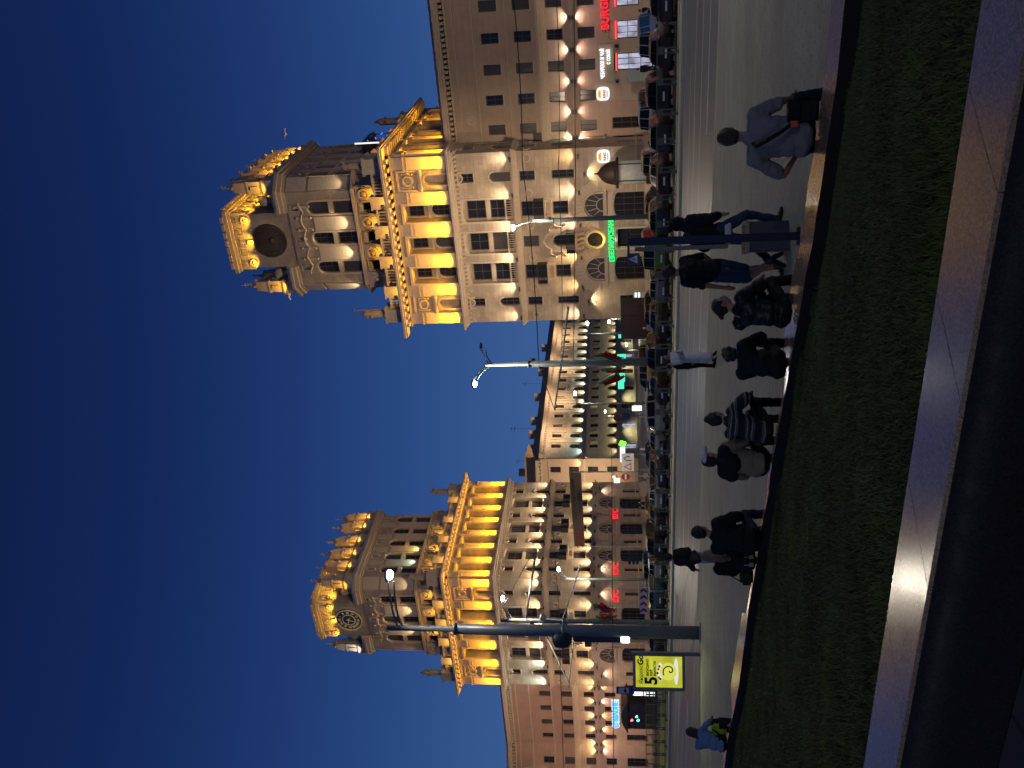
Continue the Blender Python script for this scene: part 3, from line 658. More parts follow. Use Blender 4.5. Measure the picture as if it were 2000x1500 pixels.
    for q in ((-1, 0), (1, 0), (0, -1), (0, 1)): pin.ball((q[0]*.52, q[1]*.52, 4.25), .17, 6); pin.box(q[0]*.62-.17, q[0]*.62+.17, q[1]*.62-.17, q[1]*.62+.17, 1.5, 2.3)
    pin.lathe((0, 0), [(.13, 4.7), (.2, 4.85), (.08, 5.0), (.06, 5.3), (.03, 5.35)], 8); pin.ball((0, 0, 5.25), .16, 6); pin.tube([(-.22, 0, 5.5), (.22, 0, 5.5)], .06, 4); pin.tube([(0, 0, 5.3), (0, 0, 5.95)], .06, 4, .01)
    pm = pin.mesh('pinnacle', M_TRIM)
    zt = 37.25; spots = [(x0+.75, y0+1.15), (x1-.75, y0+1.15), (x1-.7, y0+3.6), (x1-.7, y0+6.1), (x1-.7, y0+8.6), (x1-.7, y1-3.2), (x1-.9, y1-1.0), (x0+.7, y0+3.8), (x0+.7, y0+7.5), (x0+.9, y1-1.0)]
    for x, y in spots: link('pinnacle', pm, root, (x, y, zt))
    bl = MB(); bl.ball((0, 0, 1.35), .55, 14); bl.lathe((0, 0), [(.55, 0), (.55, .3), (.25, .5), (.3, .85)], 12); blm = bl.mesh('stone_ball', M_TRIM)
    for x in (cx-cw-1.0, cx+cw+1.0): link('stone_ball', blm, root, (x, y0+.9, zt))
    for y in (y0+4.5, y0+7, y0+9.5): link('stone_ball', blm, root, (x1-1.7, y, zt))
    # ---------------- lamps of the building
    cvar = lambda base, q=.35: base*(1+random.uniform(-q, q))
    for fr, Pp in ((FRONT, FP), (SIDE, SP)):
        for i, p in enumerate(Pp):
            if fr is SIDE and W < 17.5: 
                if i < 6: wash(root, fr, p, 19.15, cvar(EY, .15), YEL, True, .85, 150, .12, False, 2.4)
                continue
            wash(root, fr, p, 19.15, cvar(EY, .15), YEL, True, .85, 150, .12, False, 2.4)
            cc = (.72, 1, .95) if (W > 17.5 and fr is FRONT and i >= 4) else random.choice([WARM, WARM, (1, .84, .62), (1, .78, .55)])
            wash(root, fr, p, 13.12, cvar(EW), cc, True, .60, 118, .16, True, 1.0)
            wash(root, fr, p, 7.0, cvar(EW*.85), random.choice([WARM, (1, .72, .38), (1, .8, .6)]), True, .60, 118, .16, True, 1.0)
    for c in (FB[0], FB[4]): wash(root, FRONT, c, 6.28, 95, (1, .84, .5) if W < 17.5 else PINKW, False, .5, 120, .35)
    if W > 17.5:
        for c in (SB[0], SB[6]): wash(root, SIDE, c, 6.28, 80, PINKW, False, .5, 120, .35)
    if W < 17.5: spot(root, (FB[2], -.9, 4.5), (0, .5, 1), 45, (1, .6, .05), 120, .6); spot(root, (FB[2], -.5, 3.9), (0, .1, -1), 14, (.6, 1, .95), 120)
    for s in [(TB[0]+TB[1])/2, (TB[1]+TB[2])/2]: spot(root, FT(s, .95, 29.3), (0, .28, 1), 95, WARM, 70, .6)
    spot(root, (x1-.0, y0-.3, 29.4), (-.25, .25, 1), 40, WARM, 70, .6); spot(root, (x0+.1, y0-.3, 29.4), (.25, .25, 1), 80, WARM, 70, .6)
    if W > 17.5:
        spot(root, STt(6.0, .7, 29.3), (-.4, 0, 1), 60, (.6, 1, .9), 70, .6); spot(root, STt(8.5, .7, 29.3), (-.4, 0, 1), 75, (1, .75, .2), 70, .6)
    for s in (x1-1.6, (TB[0]+TB[1])/2, (TB[1]+TB[2])/2): spot(root, FT(s, 1.1, 26.9), (0, .75, .8), 26, (1, .52, .05), 110, .7)
    if W > 17.5:
        for s in (5.2, 8.5, 12): spot(root, STt(s, 1.1, 26.9), (-.75, 0, .8), 30, (1, .52, .05), 110, .7)
    for p in [-4.4*k, -7.3*k, -10.4*k, -13.6*k]: spot(root, (p, -.65, 25.1), (0, .9, 1), 30, (1, .56, .08), 120, .6)
    for p in [3.5, 7.4, 11.4, 15.6]: spot(root, (.65, p, 25.1), (-.9, 0, 1), 26, (1, .54, .10), 120, .6)
    # crown and pinnacle floods
    for s in (cx-2.2, cx, cx+2.2): spot(root, (s, cy0-.85, 40.0), (0, .55, 1), EC, (1, .56, .04), 120, .6)
    for y in (1, 3.3, 5.6): spot(root, (cx+cw+.9, cy0+y, 39.8), (-.55, 0, 1), EC*1.2, (1, .56, .04), 120, .6)
    for i, (x, y) in enumerate(spots[:8]):
        cc = (1, .95, .85) if (W > 17.5 and i == 0) else (1, .52, .06)
        if i < 2: spot(root, (x, y-1.7, 37.6), (0, .55, 1), 75, cc, 90, .6)
        elif i < 7: spot(root, (x+1.5, y-.9, 37.7), (-.5, .3, 1), 85, cc, 95, .6)
        else: spot(root, (x-1.3, y-1.2, 37.7), (.5, .4, 1), 30, cc, 80, .6)
    spot(root, (x0+.9, y0-.6, 37.6), (0, .3, 1), 1, WARM, 60)
    # floodlights seen as fittings on the attic and cornice
    fm = MB(); fm.box(-.2, .2, -.12, .12, 0, .28); fm.box(-.03, .03, -.03, .03, -.2, 0); fmm = fm.mesh('floodlight', M_FIX, .02)
    for p in [-4.4*k, -7.3*k, -10.4*k, -13.6*k]: link('floodlight', fmm, root, (p, -.85, 25.15), rot=(.4, 0, 0))
    return root
M_CLOCKF = mat('clock_dark_face', (.02, .018, .014), .4); M_CLOCKG = mat('clock_gilding', (.60, .50, .28), .5, .1)
EY, EW, EC = 195, 112, 50
RT = gate_tower('gate_tower', RT0, 17.0, 'yellow-lit tower with the round bronze emblem in its crown', 'emblem', 3.0)
LT = gate_tower('gate_tower', LT0, 17.9, 'yellow-lit tower with the black clock in its crown', 'clock', 2.2)
def on(rootloc, x, y, z): return rootloc + UX*x + VX*y + Vector((0, 0, z))
spot(RT, (-16.15, -1.4, 26.2), (0, .75, 1), 22, (1, .62, .1), 60, .7)
spot(LT, (-17.05, -1.4, 26.2), (0, .75, 1), 6, (1, .62, .2), 60, .7)
SG = 'statues on the corners of the two towers'
figure_statue('statue', on(RT0, -16.15, .85, 27.05), -ANG+.2, 2.75, 'helmeted stone figure on the left front corner of the emblem tower', True, SG)
figure_statue('statue', on(RT0, -.85, .85, 27.05), -ANG, 2.4, 'stone figure on the right front corner of the emblem tower', False, SG, True)
figure_statue('statue', on(RT0, -.85, 18.25, 27.05), -ANG+1.2, 3.0, 'dark shrouded figure on the rear right corner of the emblem tower', False, SG)
figure_statue('statue', on(LT0, -17.05, .85, 27.05), -ANG, 2.9, 'dark stone figure on the far left corner of the clock tower', False, SG)
figure_statue('statue', on(LT0, -.85, .85, 27.05), -ANG+.5, 2.7, 'stone figure on the middle corner of the clock tower, under the bright street lamp', True, SG)
figure_statue('statue', on(LT0, -.85, 18.25, 27.05), -ANG+1.2, 2.8, 'stone figure on the right rear corner of the clock tower against the sky', False, SG, True)

tc_ = empty('roof_terrace_canopy', on(RT0, -1.3, 10.5, 26.7), -ANG); tag(tc_, 'dark terrace canopy with a white light tube and tiny blue lights', 'canopy')
m = MB(); m.box(-1.2, .3, -3.2, 0, 2.1, 2.25); m.prism([(-1.4, 2.25), (.5, 2.25), (.2, 2.9), (-1.0, 2.9)], -3.2, 0); m.build('canopy', M_IRON, tc_)
m = MB(); [m.tube([(x, -y, -.2), (x, -y, 2.1)], .05, 5) for x in (-1.1, .2) for y in (.1, 3.1)]; m.build('post', M_IRON, tc_)
m = MB(); m.tube([(.1, .05, .3), (.1, .05, 3.6)], .09, 6); m.build('light_tube', emis('tube_white', (1, .95, .9), 1.2), tc_)
m = MB(); rb = random.Random(3)
for i in range(9): m.mark(); m.ball((.32, -rb.uniform(0, 3), rb.uniform(.2, 2.6)), .06, 6)
m.each('blue_bulb', emis('bulb_blue', (.05, .12, 1), 4), tc_)
# ------------------------------------------------------------------ long wing right of the emblem tower
def side_wing(name, loc, rz, L, label, pal, lower, cols, wins, dirn=1, seed=3, shops=None, ground=None, lights=True, topz=19.6, grp=None, bigarch=False):
    """flat five-storey wing with a strong cornice above the second floor; cols are window axes"""
    random.seed(seed)
    root = empty(name, loc, rz); tag(root, label, 'building', grp)
    a, b = (0, L) if dirn > 0 else (-L, 0)
    up = MB(); lo = MB(); tr = MB()
    HU = []; HL = []
    for i, c in enumerate(cols):
        for (z0, z1, wd, tall) in wins:
            if tall and i % tall: z0_ = z0
            else: z0_ = z0 - (.55 if tall else 0)
            (HU if z0 > 9.6 else HL).append((c-wd/2, c+wd/2, z0_, z1))
            window(root, FRONT, c, z0_, wd, z1-z0_, 0, 2, 3 if z1-z0_ > 1.7 else 2, depth=.25, glass=random.choice([M_GLASS, M_GLASSB, M_GLASSB, M_GLASS] if z0 > 6 else [M_GLASS, M_GLASS, M_GLASSB]), frame=M_FRAME)
    for h in (ground or []): HL.append(h)
    wallsheet(up, a, b, 9.6, 18.3, HU, .3); wallsheet(lo, a, b, 0, 9.6, HL, .3)
    up.box(a, b, -14, -13.7, 0, 18.3); up.box(b-.3, b, -13.7, -.4, 0, 18.3) if dirn > 0 else up.box(a, a+.3, -13.7, -.4, 0, 18.3); up.box(a+.3, b-.3, -13.7, -.5, 18.1, 18.3)
    up.build('upper_wall', pal, root); lo.build('lower_wall', lower, root)
    tr.box(a, b, 0, .12, 17.6, 17.72); tr.box(a, b, 0, .16, 15.85, 15.98); tr.box(a, b, 0, .08, 12.95, 13.02)
    for k, (z0, z1, d) in enumerate(((18.2, 18.4, .2), (18.75, 18.95, .75), (18.95, 19.15, .9), (19.15, 19.3, 1.0))): tr.box(a, b, 0, d, z0, z1)
    n = int(L/.45)
    for i in range(n): s = a+.2+(L-.4)*i/(n-1); tr.box(s-.11, s+.11, 0, .6, 18.42, 18.72)
    tr.box(a, b, -.6, -.2, 19.3, 19.75)
    for k, (z0, z1, d) in enumerate(((9.55, 9.75, .2), (9.75, 9.95, .34), (9.95, 10.05, .46), (10.05, 10.2, .58), (10.2, 10.3, .3))): tr.box(a, b, 0, d, z0, z1)
    tr.box(a, b, 0, .14, 7.02, 7.36)
    for c in cols:
        for (z0, z1, wd, tall) in wins:
            if z0 < 9.6 and z0 > 7: tr.box(c-wd/2-.12, c+wd/2+.12, 0, .1, z1, z1+.1)
            if z0 > 9.6 and not tall: tr.box(c-wd/2-.06, c+wd/2+.06, 0, .1, z0-.12, z0)
    if not ground: pass
    tr.build('stone_trim', M_TRIM, root)
    bs = MB(); edges = sorted([(h[0], h[1]) for h in (ground or []) if h[2] < 1.0]); cur = a
    for h0, h1 in edges+[(b, b)]:
        if h0 > cur+.05: bs.mark(); bs.box(cur, h0, 0, .07, 0, .92)
        cur = h1
    bs.each('base_course', M_SMOOTH, root)
    rf = MB(); rf.prism([(a, 18.31), (b, 18.31), (b, 18.5), (a, 18.5)], -13.5, -.6); rf.prism([(a, 18.5), (b, 18.5), (b, 19.9), (a, 19.9)], -8, -3.2); rf.build('roof', M_ROOF, root)
    return root
BK0 = ST(0.0, 3.4)
bc = [1.15+2.68*i for i in range(8)]
gb = [(.7, 1.75, .3, 3.75), (3.15, 4.6, .9, 2.95), (5.85, 7.3, .1, 3.98), (8.5, 10.0, 1.3, 3.95), (11.15, 12.7, 1.3, 3.95), (13.9, 15.4, 1.3, 3.95)]
BKW = side_wing('corner_building', BK0, -ANG, 22, 'long tan wing right of the emblem tower with pink wash lights and red shop letters', M_PLAS2, M_PLAS, bc,
    [(13.65, 15.25, .92, 0), (10.75, 12.3, .95, 0), (7.97, 9.42, .92, 0), (5.17, 6.65, .95, 0)], 1, 3, ground=gb)
m = MB(); m.box(3.15, 4.6, -.12, -.06, .9, 2.95); m.build('blocked_window', M_SMOOTH, BKW)
window(BKW, FRONT, 1.22, .3, 1.05, 3.45, 0, 2, 4, depth=.25, name='arched_passage_door')
for i, (h, g) in enumerate(((gb[2], M_LITC), (gb[3], M_LITC), (gb[4], M_LITC), (gb[5], M_LITC))):
    x0, x1, z0, z1 = h; top = 3.25
    window(BKW, FRONT, (x0+x1)/2, z0, x1-x0, top-z0, 0, 3, 2 if i else 3, depth=.2, glass=g, frame=M_BRONZE, name='shop_window', t=.08)
    m = MB(); m.box(x0, x1, -.22, -.16, top+.12, z1); m.box(x0, x1, -.16, -.1, z1-.06, z1); m.build('shop_window_hood', M_BRONZE if i == 0 else M_SMOOTH, BKW)
    m = MB(); m.box(x0-.02, x1+.02, -.2, -.02, top, top+.12); m.build('red_light_strip', emis('red_neon', (1, .06, .05), 2.2), BKW)
m = MB()
for q in (4.95, 7.95): m.mark(); m.box(q-.12, q+.12, .02, .4, 3.1, 3.4)
m.each('wall_speaker', M_BRONZE, BKW)
m = MB(); m.ring(2.1, 16.75, .12, .28, 0, .14, 16); m.box(2.1-.14, 2.1+.14, 0, .02, 16.5, 17.0); m.ring(2.1, 16.75, .3, .5, 0, .06, 9); m.build('oculus', M_TRIM, BKW)
for i in range(8):
    s = -.2+2.69*i+0.0
    if i == 0: s = .15
    for up_, z, c, en in ((True, 7.42, (.9, 1, .72) if i == 0 else (1, .83, .62), 42), (False, 6.96, (1, .66, .55), 52)):
        wash(BKW, FRONT, s, z, en*(1+random.uniform(-.25, .25)), c, up_, .34, 112, .3)
# ------------------------------------------------------------------ wing left of the clock tower, its far end turning towards us
W0 = LT0 - UX*17.9 + VX*.9
wc = [-2.62-2.68*i for i in range(4)]
wins_w = [(13.1, 14.57, .95, 0), (10.15, 11.68, .98, 0), (7.47, 8.8, .95, 0), (4.7, 6.1, .95, 0)]
WG = side_wing('corner_building', W0, -ANG, 12.2, 'orange-brown wing joined to the left of the clock tower behind a round-roofed kiosk', M_BROWN, M_PLAS, wc, wins_w, -1, 5, ground=[(-11.3, -10.1, .6, 3.3), (-8.6, -7.4, .6, 3.3), (-5.9, -4.7, .6, 3.3), (-3.2, -2.0, .6, 3.3)])
for q in (-10.7, -8.0, -5.3, -2.6): window(WG, FRONT, q, .6, 1.2, 2.7, 0, 2, 3, depth=.25, name='shop_window')
for i in range(5):
    s = -1.15-2.68*i
    for up_, z, c, en in ((True, 7.42, (1, .78, .38), 60), (False, 6.7, random.choice([(1, .7, .35), (1, .68, .6), (1, .62, .45)]), 75)): wash(WG, FRONT, s, z, en*(1+random.uniform(-.25, .25)), c, up_, .36, 112, .3)
W1 = W0 - UX*12.2
ang2 = math.radians(16)
WG2 = side_wing('corner_building', W1, ang2-ANG*.0-math.radians(22), 16, 'farthest left part of the brown block, with a wide arch panel under its cornice', M_BROWN, M_PLAS, [-2.4, -6.2, -9.0, -11.8], wins_w, -1, 9, ground=[(-3.0, -1.8, .6, 3.3), (-7, -5.6, .3, 3.5)])
for q, wd, z0 in ((-2.4, 1.2, .6), (-6.3, 1.4, .3)): window(WG2, FRONT, q, z0, wd, 3.3-z0 if wd < 1.3 else 3.2, 0, 2, 3, depth=.25, name='shop_window')
m = MB(); m.ring(-7.2, 15.9, 3.6, 3.85, 0, .15, 24, (0, 180)); m.build('arch_panel', M_TRIM, WG2)
for s in (-.9, -4.2, -7.6):
    for up_, z, c, en in ((True, 7.42, (1, .7, .3), 60), (False, 6.7, (1, .75, .7), 70)): wash(WG2, FRONT, s, z, en, c, up_, .36, 112, .3)
wash(WG2, FRONT, -4.4, 13.3, 50, (1, .75, .3), True, .36, 100, .3); wash(WG2, FRONT, -4.4, 10.6, 35, (1, .7, .3), True, .36, 100, .3)
# ------------------------------------------------------------------ the street building between the towers, running away from us
C0 = Vector((-15.16, 180.0, 0)) + VX*0.0
def street_building():
    root = empty('street_building', C0, math.pi/2-ANG); tag(root, 'long pale house running down the street between the two towers', 'building')
    # local x runs away along the street; wall faces local -y
    L = 74.0; a = 0
    up = MB(); H = []; Z0 = -.7
    ax = [4.4+3.95*i for i in range(17)]
    rows = [(15.7, 17.7, 1.3, 0), (11.9, 14.0, 1.5, True), (8.1, 9.8, 1.3, 0), (4.0, 6.2, 1.8, True)]
    for i, c in enumerate(ax):
        for j, (z0, z1, wd, ar) in enumerate(rows):
            if j == 3 and i % 2: ar = 0; z0, wd = 4.4, 1.1
            H.append((c-wd/2, c+wd/2, z0, z1, ar))
            nm = ('attic_window', 'arched_window', 'square_window', 'first_floor_window')[j]
            window(root, FRONT, c, z0, wd, z1-z0, ar, 2, 2, depth=.25, glass=random.choice([M_GLASS, M_GLASS, M_GLASSB, M_LITW]) if random.random() < .35 else M_GLASS, name=nm)
        if i % 2 == 0:
            H.append((c-1.0, c+1.0, .2, 3.1, .5)); window(root, FRONT, c, .2, 2.0, 2.9, .5, 2, 2, depth=.3, glass=random.choice([M_LITC, M_GLASS, M_GLASSB, M_GLASS]), name='shop_door')
    wallsheet(up, a, L, Z0, 18.6, H, .3)
    up.box(a, L, -16, -15.7, Z0, 18.6); up.box(a, .3, -15.7, -.35, Z0, 18.6); up.box(L-.3, L, -15.7, -.35, Z0, 18.6)
    up.build('wall', M_GREYST, root)
    t = MB()
    for z0, z1, d in ((18.6, 18.85, .3), (19.25, 19.5, 1.0), (19.5, 19.9, 1.3), (10.35, 10.55, .35), (10.15, 10.35, .2), (9.95, 10.1, .12), (3.4, 3.6, .2), (-.7, -.1, .15)): t.box(a-.1, L, 0, d, z0, z1)
    for i in range(110): s = a+.3+i*.67; t.box(s-.17, s+.17, 0, .85, 18.87, 19.23)
    for i, c in enumerate(ax[:-1]):
        t.box(c+1.1, c+1.45, 0, .14, 11.2, 17.9); t.box(c+2.5, c+2.85, 0, .14, 11.2, 17.9); t.box(c-.95, c+.95, 0, .25, 14.4, 14.6); t.box(c-.9, c+.9, 0, .3, 15.4, 15.6)
        t.ring(c+1.97, 9.0, .45, .62, 0, .12, 12); [t.box(c+1.97+q*.8-.06, c+1.97+q*.8+.06, 0, .1, 8.2, 9.8) for q in (-1, 1)]
    t.build('stone_trim', M_TRIM, root)
    rf = MB(); rf.prism([(0, 19.0)]*0 or [(a, 18.7), (L, 18.7), (L, 21.7), (a, 21.7)], -15, -1.8)
    rf.build('attic_storey', mat('ochre_roof', (.38, .25, .15), .8, noise=.25), root)
    ch = MB()
    for s in (5, 14, 19.5, 30, 42, 55): ch.mark(); ch.box(s-.7, s+.7, -4, -2.6, 21.72, 23.2)
    ch.each('chimney', M_PLAS2, root)
    an = MB()
    for s, h in ((16, 6), (3.5, 3.5), (36, 5)): an.mark(); an.tube([(s, -3, 21.7), (s, -3, 21.7+h)], .03, 4); an.box(s-1, s+1, -3.03, -2.97, 21.7+h*.8, 21.7+h*.82); an.box(s-.7, s+.7, -3.03, -2.97, 21.7+h*.93, 21.7+h*.95)
    an.each('roof_aerial', M_IRON, root)
    for i in range(16):
        s = 2.4+3.95*i; cc = (.95, 1, .82) if i % 3 else (1, .90, .62)
        wash(root, FRONT, s, 10.9, 150, cc if i > 1 else (.6, 1, .95), True, .8, 110, .2, False)
        wash(root, FRONT, s, 3.7, 80, (1, .86, .45), True, .9, 115, .15, False)
    for i in (2, 6, 10, 14, 18): spot(root, (3+3.4*i, -3.0, 3.6), (0, .3, -1), 260, (1, .95, .55), 130, .7)
    for s in (8, 22, 38, 54): spot(root, (s, -6.5, 16.5), (0, 1, .42), 900, (1, .68, .42), 130, .9, .2)  # warm floods added to brighten the attic roof, without fittings
    return root
CB = street_building()
def link_house():
    root = empty('corner_house', at_d(1250, 895, 180).xy.to_3d(), -ANG*.45); tag(root, 'narrow beige end of the street house, just right of the clock tower', 'building')
    root.location.z = 0; up = MB(); H = []; 
    for c in (-2.3, -5.6, -8.6):
        for z0, z1 in ((15.6, 17.7), (8.0, 10.1), (4.1, 6.2)): H.append((c-.6, c+.6, z0, z1)); window(root, FRONT, c, z0, 1.2, z1-z0, 0, 2, 2)
        for z0, z1 in ((11.9, 13.9),): H.append((c-.6, c+.6, z0, z1)); window(root, FRONT, c, z0, 1.2, z1-z0, 0, 2, 2)
    wallsheet(up, -10, 0, -.5, 19.3, H, .3); up.box(-10, 0, -12, -11.7, -.5, 19.3); up.box(-.3, 0, -11.7, -.35, -.5, 19.3); up.build('wall', M_PLAS2, root)
    t = MB()
    b_ = MB()
    for z0, z1, d in ((10.6, 11.0, .3), (2.9, 3.1, .15)): b_.mark(); b_.box(-10, 0, 0, d, z0, z1)
    b_.each('belt_course', M_TRIM, root)
    for z0, z1, d in ((19.3, 19.6, .4), (19.95, 20.6, 1.1)): t.box(-10, 0, 0, d, z0, z1)
    t.box(-10, 0, 0, .1, 19.6, 19.95)
    for i in range(14): t.box(-9.8+i*.72, -9.5+i*.72, 0, .8, 19.62, 19.93)
    t.build('stone_trim', M_TRIM, root)
    rf = MB(); rf.box(-10, 0, -10, -1, 19.4, 23.0); rf.box(-4.6, -3.4, -4, -2.6, 23.0, 24.5); rf.build('roof', mat('ochre_roof'), root)
    wash(root, FRONT, -1.0, 11.2, 120, (1, .7, .35), True, .6, 100, .3, False); spot(root, (-3, -14, 8), (0, 1, .3), 2600, (1, .74, .48), 110, .9, .3)  # second spot is added fill to brighten this end house
link_house()
def far_house():
    """dark house closing the street at the far right end"""
    root = empty('street_building', ST(-60, 118), -ANG); tag(root, 'distant house closing the far end of the lit street', 'building')
    m = MB(); H = []
    for i in range(12):
        for z0 in (4.5, 8, 11.5, 15): H.append((i*2.8+.9, i*2.8+2.0, z0, z0+1.8)); window(root, FRONT, i*2.8+1.45, z0, 1.1, 1.8, 0, 2, 2, glass=random.choice([M_GLASS, M_GLASSB, M_GLASS, M_LITW]))
    wallsheet(m, 0, 34, -.5, 18, H, .3); m.box(0, 34, -10, -9.7, -.5, 18); m.build('wall', M_GREYST, root)
    t = MB(); t.box(0, 34, 0, .8, 18, 18.6); t.box(0, 34, 0, .3, 4, 4.2); t.build('cornice', M_TRIM, root)
    r = MB(); r.prism([(0, 18.05), (34, 18.05), (33, 20.5), (1, 20.5)], -9, -.5); r.build('roof', M_ROOF, root)
far_house()
# ------------------------------------------------------------------ ground, road, kerbs
def strip(name, s0, s1, t0, t1, z, m, n=1, zf=None, kind='structure'):
    vs = []; fs = []
    for j in range(n+1):
        t = t0+(t1-t0)*j/n
        for s in (s0, s1): p = ST(s, t, z if zf is None else zf(t)); vs.append(tuple(p))
    for j in range(n): fs.append((j*2, j*2+1, j*2+3, j*2+2))
    me = D.meshes.new(name); me.from_pydata(vs, [], fs); me.materials.append(m); o = link(name, me); tag(o, kind=kind); return o
def asphalt(name, c, rough, nb=.25):
    m = D.materials.new(name); m.use_nodes = True; n = m.node_tree; b = n.nodes['Principled BSDF']; t = n.nodes.new('ShaderNodeTexCoord')
    a = n.nodes.new('ShaderNodeTexNoise'); a.inputs['Scale'].default_value = .35; a.inputs['Detail'].default_value = 8
    f = n.nodes.new('ShaderNodeTexNoise'); f.inputs['Scale'].default_value = 60; f.inputs['Detail'].default_value = 2
    mp = n.nodes.new('ShaderNodeMapping'); mp.inputs['Rotation'].default_value = (0, 0, ANG); mp.inputs['Scale'].default_value = (.12, 1.6, 1)
    n.links.new(t.outputs['Object'], mp.inputs[0]); n.links.new(mp.outputs[0], a.inputs['Vector']); n.links.new(t.outputs['Object'], f.inputs['Vector'])
    mx = n.nodes.new('ShaderNodeMix'); mx.data_type = 'RGBA'; mx.inputs[6].default_value = (*[x*(1-nb) for x in c], 1); mx.inputs[7].default_value = (*[x*(1+nb) for x in c], 1)
    n.links.new(a.outputs['Fac'], mx.inputs[0]); n.links.new(mx.outputs[2], b.inputs['Base Color']); b.inputs['Roughness'].default_value = rough
    bp = n.nodes.new('ShaderNodeBump'); bp.inputs['Strength'].default_value = .25; bp.inputs['Distance'].default_value = .01
    n.links.new(f.outputs['Fac'], bp.inputs['Height']); n.links.new(bp.outputs[0], b.inputs['Normal']); MATS[name] = m; return m
M_ASPH = asphalt('road_asphalt', (.14, .185, .19), .45)
M_ASPH2 = asphalt('parking_asphalt', (.05, .05, .048), .5)
M_PLAZA = stone('plaza_paving', (.30, .305, .25), .40, .20, .07, .80, .75, .22)
M_KERB = mat('kerb_stone', (.45, .42, .32), .7, noise=.2, nscale=4)
M_PAINT = mat('road_paint', (.80, .84, .80), .6, noise=.25, nscale=9)
# paving needs its joints in plan: use x and y of the sheet
n_ = M_PLAZA.node_tree
for l in list(n_.links):
    if l.to_node.type == 'TEX_BRICK' and l.to_socket.name == 'Vector': n_.links.remove(l)
_tc = [x for x in n_.nodes if x.type == 'TEX_COORD'][0]; _br = [x for x in n_.nodes if x.type == 'TEX_BRICK'][0]
_mp = n_.nodes.new('ShaderNodeMapping'); _mp.inputs['Rotation'].default_value = (0, 0, ANG+.0); n_.links.new(_tc.outputs['Object'], _mp.inputs[0]); n_.links.new(_mp.outputs[0], _br.inputs['Vector'])
g = MB(); g.box(-900, 900, -900, 900, -1.2, -.02)
o = D.meshes.new('ground'); o.from_pydata([(-900, -300, -.03), (900, -300, -.03), (900, 1500, -.03), (-900, 1500, -.03)], [], [(0, 1, 2, 3)]); o.materials.append(M_ASPH2); tag(link('ground', o), kind='structure')
strip('pavement', -220, 160, -9, 60, .10, mat('far_pavement', (.26, .22, .18), .7, noise=.2, nscale=.6))
strip('road', -220, 160, -48, -32, 0.0, M_ASPH)
strip('plaza', -120, 110, -90, -48.25, 0, M_PLAZA, 16, lambda t: .12+.05*max(0, -48-t))
k = MB(lambda s, d, z: tuple(ST(s, -d, z)))
k.box(-120, 110, 48, 48.25, -.02, .125); tag(k.build('kerb', M_KERB), kind='structure')
k = MB(k.fr); k.box(-120, 110, 31.6, 32, -.02, .16); k.box(-120, 110, 30.9, 31.55, -.02, .17); tag(k.build('kerb', M_KERB), kind='structure')
k = MB(k.fr); k.box(-120, 110, 29.6, 30.8, -.02, .12); k.box(-120, 110, 28.75, 29.5, -.02, .16); tag(k.build('median_strip', mat('median_concrete', (.42, .40, .28), .75, noise=.2, nscale=2)), kind='structure')
pm_ = MB(lambda s, d, z: tuple(ST(s, -d, z)))
def line(t, wd, dashes=None):
    if dashes is None: pm_.add([tuple(ST(s, t+q, .004)) for s, q in ((-120, -wd/2), (110, -wd/2), (110, wd/2), (-120, wd/2))], [(0, 1, 2, 3)])
    else:
        a, b, off = dashes; s = -120+off
        while s < 110: pm_.add([tuple(ST(s_, t+q, .004)) for s_, q in ((s, -wd/2), (s+a, -wd/2), (s+a, wd/2), (s, wd/2))], [(0, 1, 2, 3)]); s += a+b
line(-36.0, .10, (14, 3, 0)); line(-38.5, .12); line(-38.75, .12, (3.0, 4.5, 1)); line(-41.5, .12, (9, 3.5, 3)); line(-44.2, .14, (7, 6, 2)); line(-47.2, .2); line(-32.6, .1)
tag(pm_.build('lane_markings', M_PAINT), kind='structure')
# ------------------------------------------------------------------ foreground planter: polished granite ledges and lawn
def granite(name, c, rough, bump=.05, sp=.9):
    m = D.materials.new(name); m.use_nodes = True; n = m.node_tree; b = n.nodes['Principled BSDF']; t = n.nodes.new('ShaderNodeTexCoord')
    v = n.nodes.new('ShaderNodeTexVoronoi'); v.inputs['Scale'].default_value = 130; s = n.nodes.new('ShaderNodeTexNoise'); s.inputs['Scale'].default_value = 9; s.inputs['Detail'].default_value = 9
    n.links.new(t.outputs['Object'], v.inputs['Vector']); n.links.new(t.outputs['Object'], s.inputs['Vector'])
    r = n.nodes.new('ShaderNodeMix'); r.data_type = 'RGBA'; r.inputs[6].default_value = (*[x*.5 for x in c], 1); r.inputs[7].default_value = (*[min(1, x*1.4) for x in c], 1)
    n.links.new(v.outputs['Color'], r.inputs[0]); n.links.new(r.outputs[2], b.inputs['Base Color'])
    q = n.nodes.new('ShaderNodeMapRange'); q.inputs[1].default_value = .35; q.inputs[2].default_value = .7; q.inputs[3].default_value = rough*.85; q.inputs[4].default_value = rough*1.2
    n.links.new(s.outputs['Fac'], q.inputs[0]); n.links.new(q.outputs[0], b.inputs['Roughness'])
    bp = n.nodes.new('ShaderNodeBump'); bp.inputs['Strength'].default_value = bump; bp.inputs['Distance'].default_value = .004; n.links.new(v.outputs['Distance'], bp.inputs['Height']); n.links.new(bp.outputs[0], b.inputs['Normal'])
    b.inputs['Specular IOR Level'].default_value = sp; b.inputs['IOR'].default_value = 1.6 if sp > .5 else 1.4
    MATS[name] = m; return m
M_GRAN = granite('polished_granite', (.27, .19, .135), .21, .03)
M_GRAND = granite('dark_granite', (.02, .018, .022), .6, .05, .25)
ZN = 2.35; ZF = 1.55
def ext(a, b, k): return a+(b-a)*k
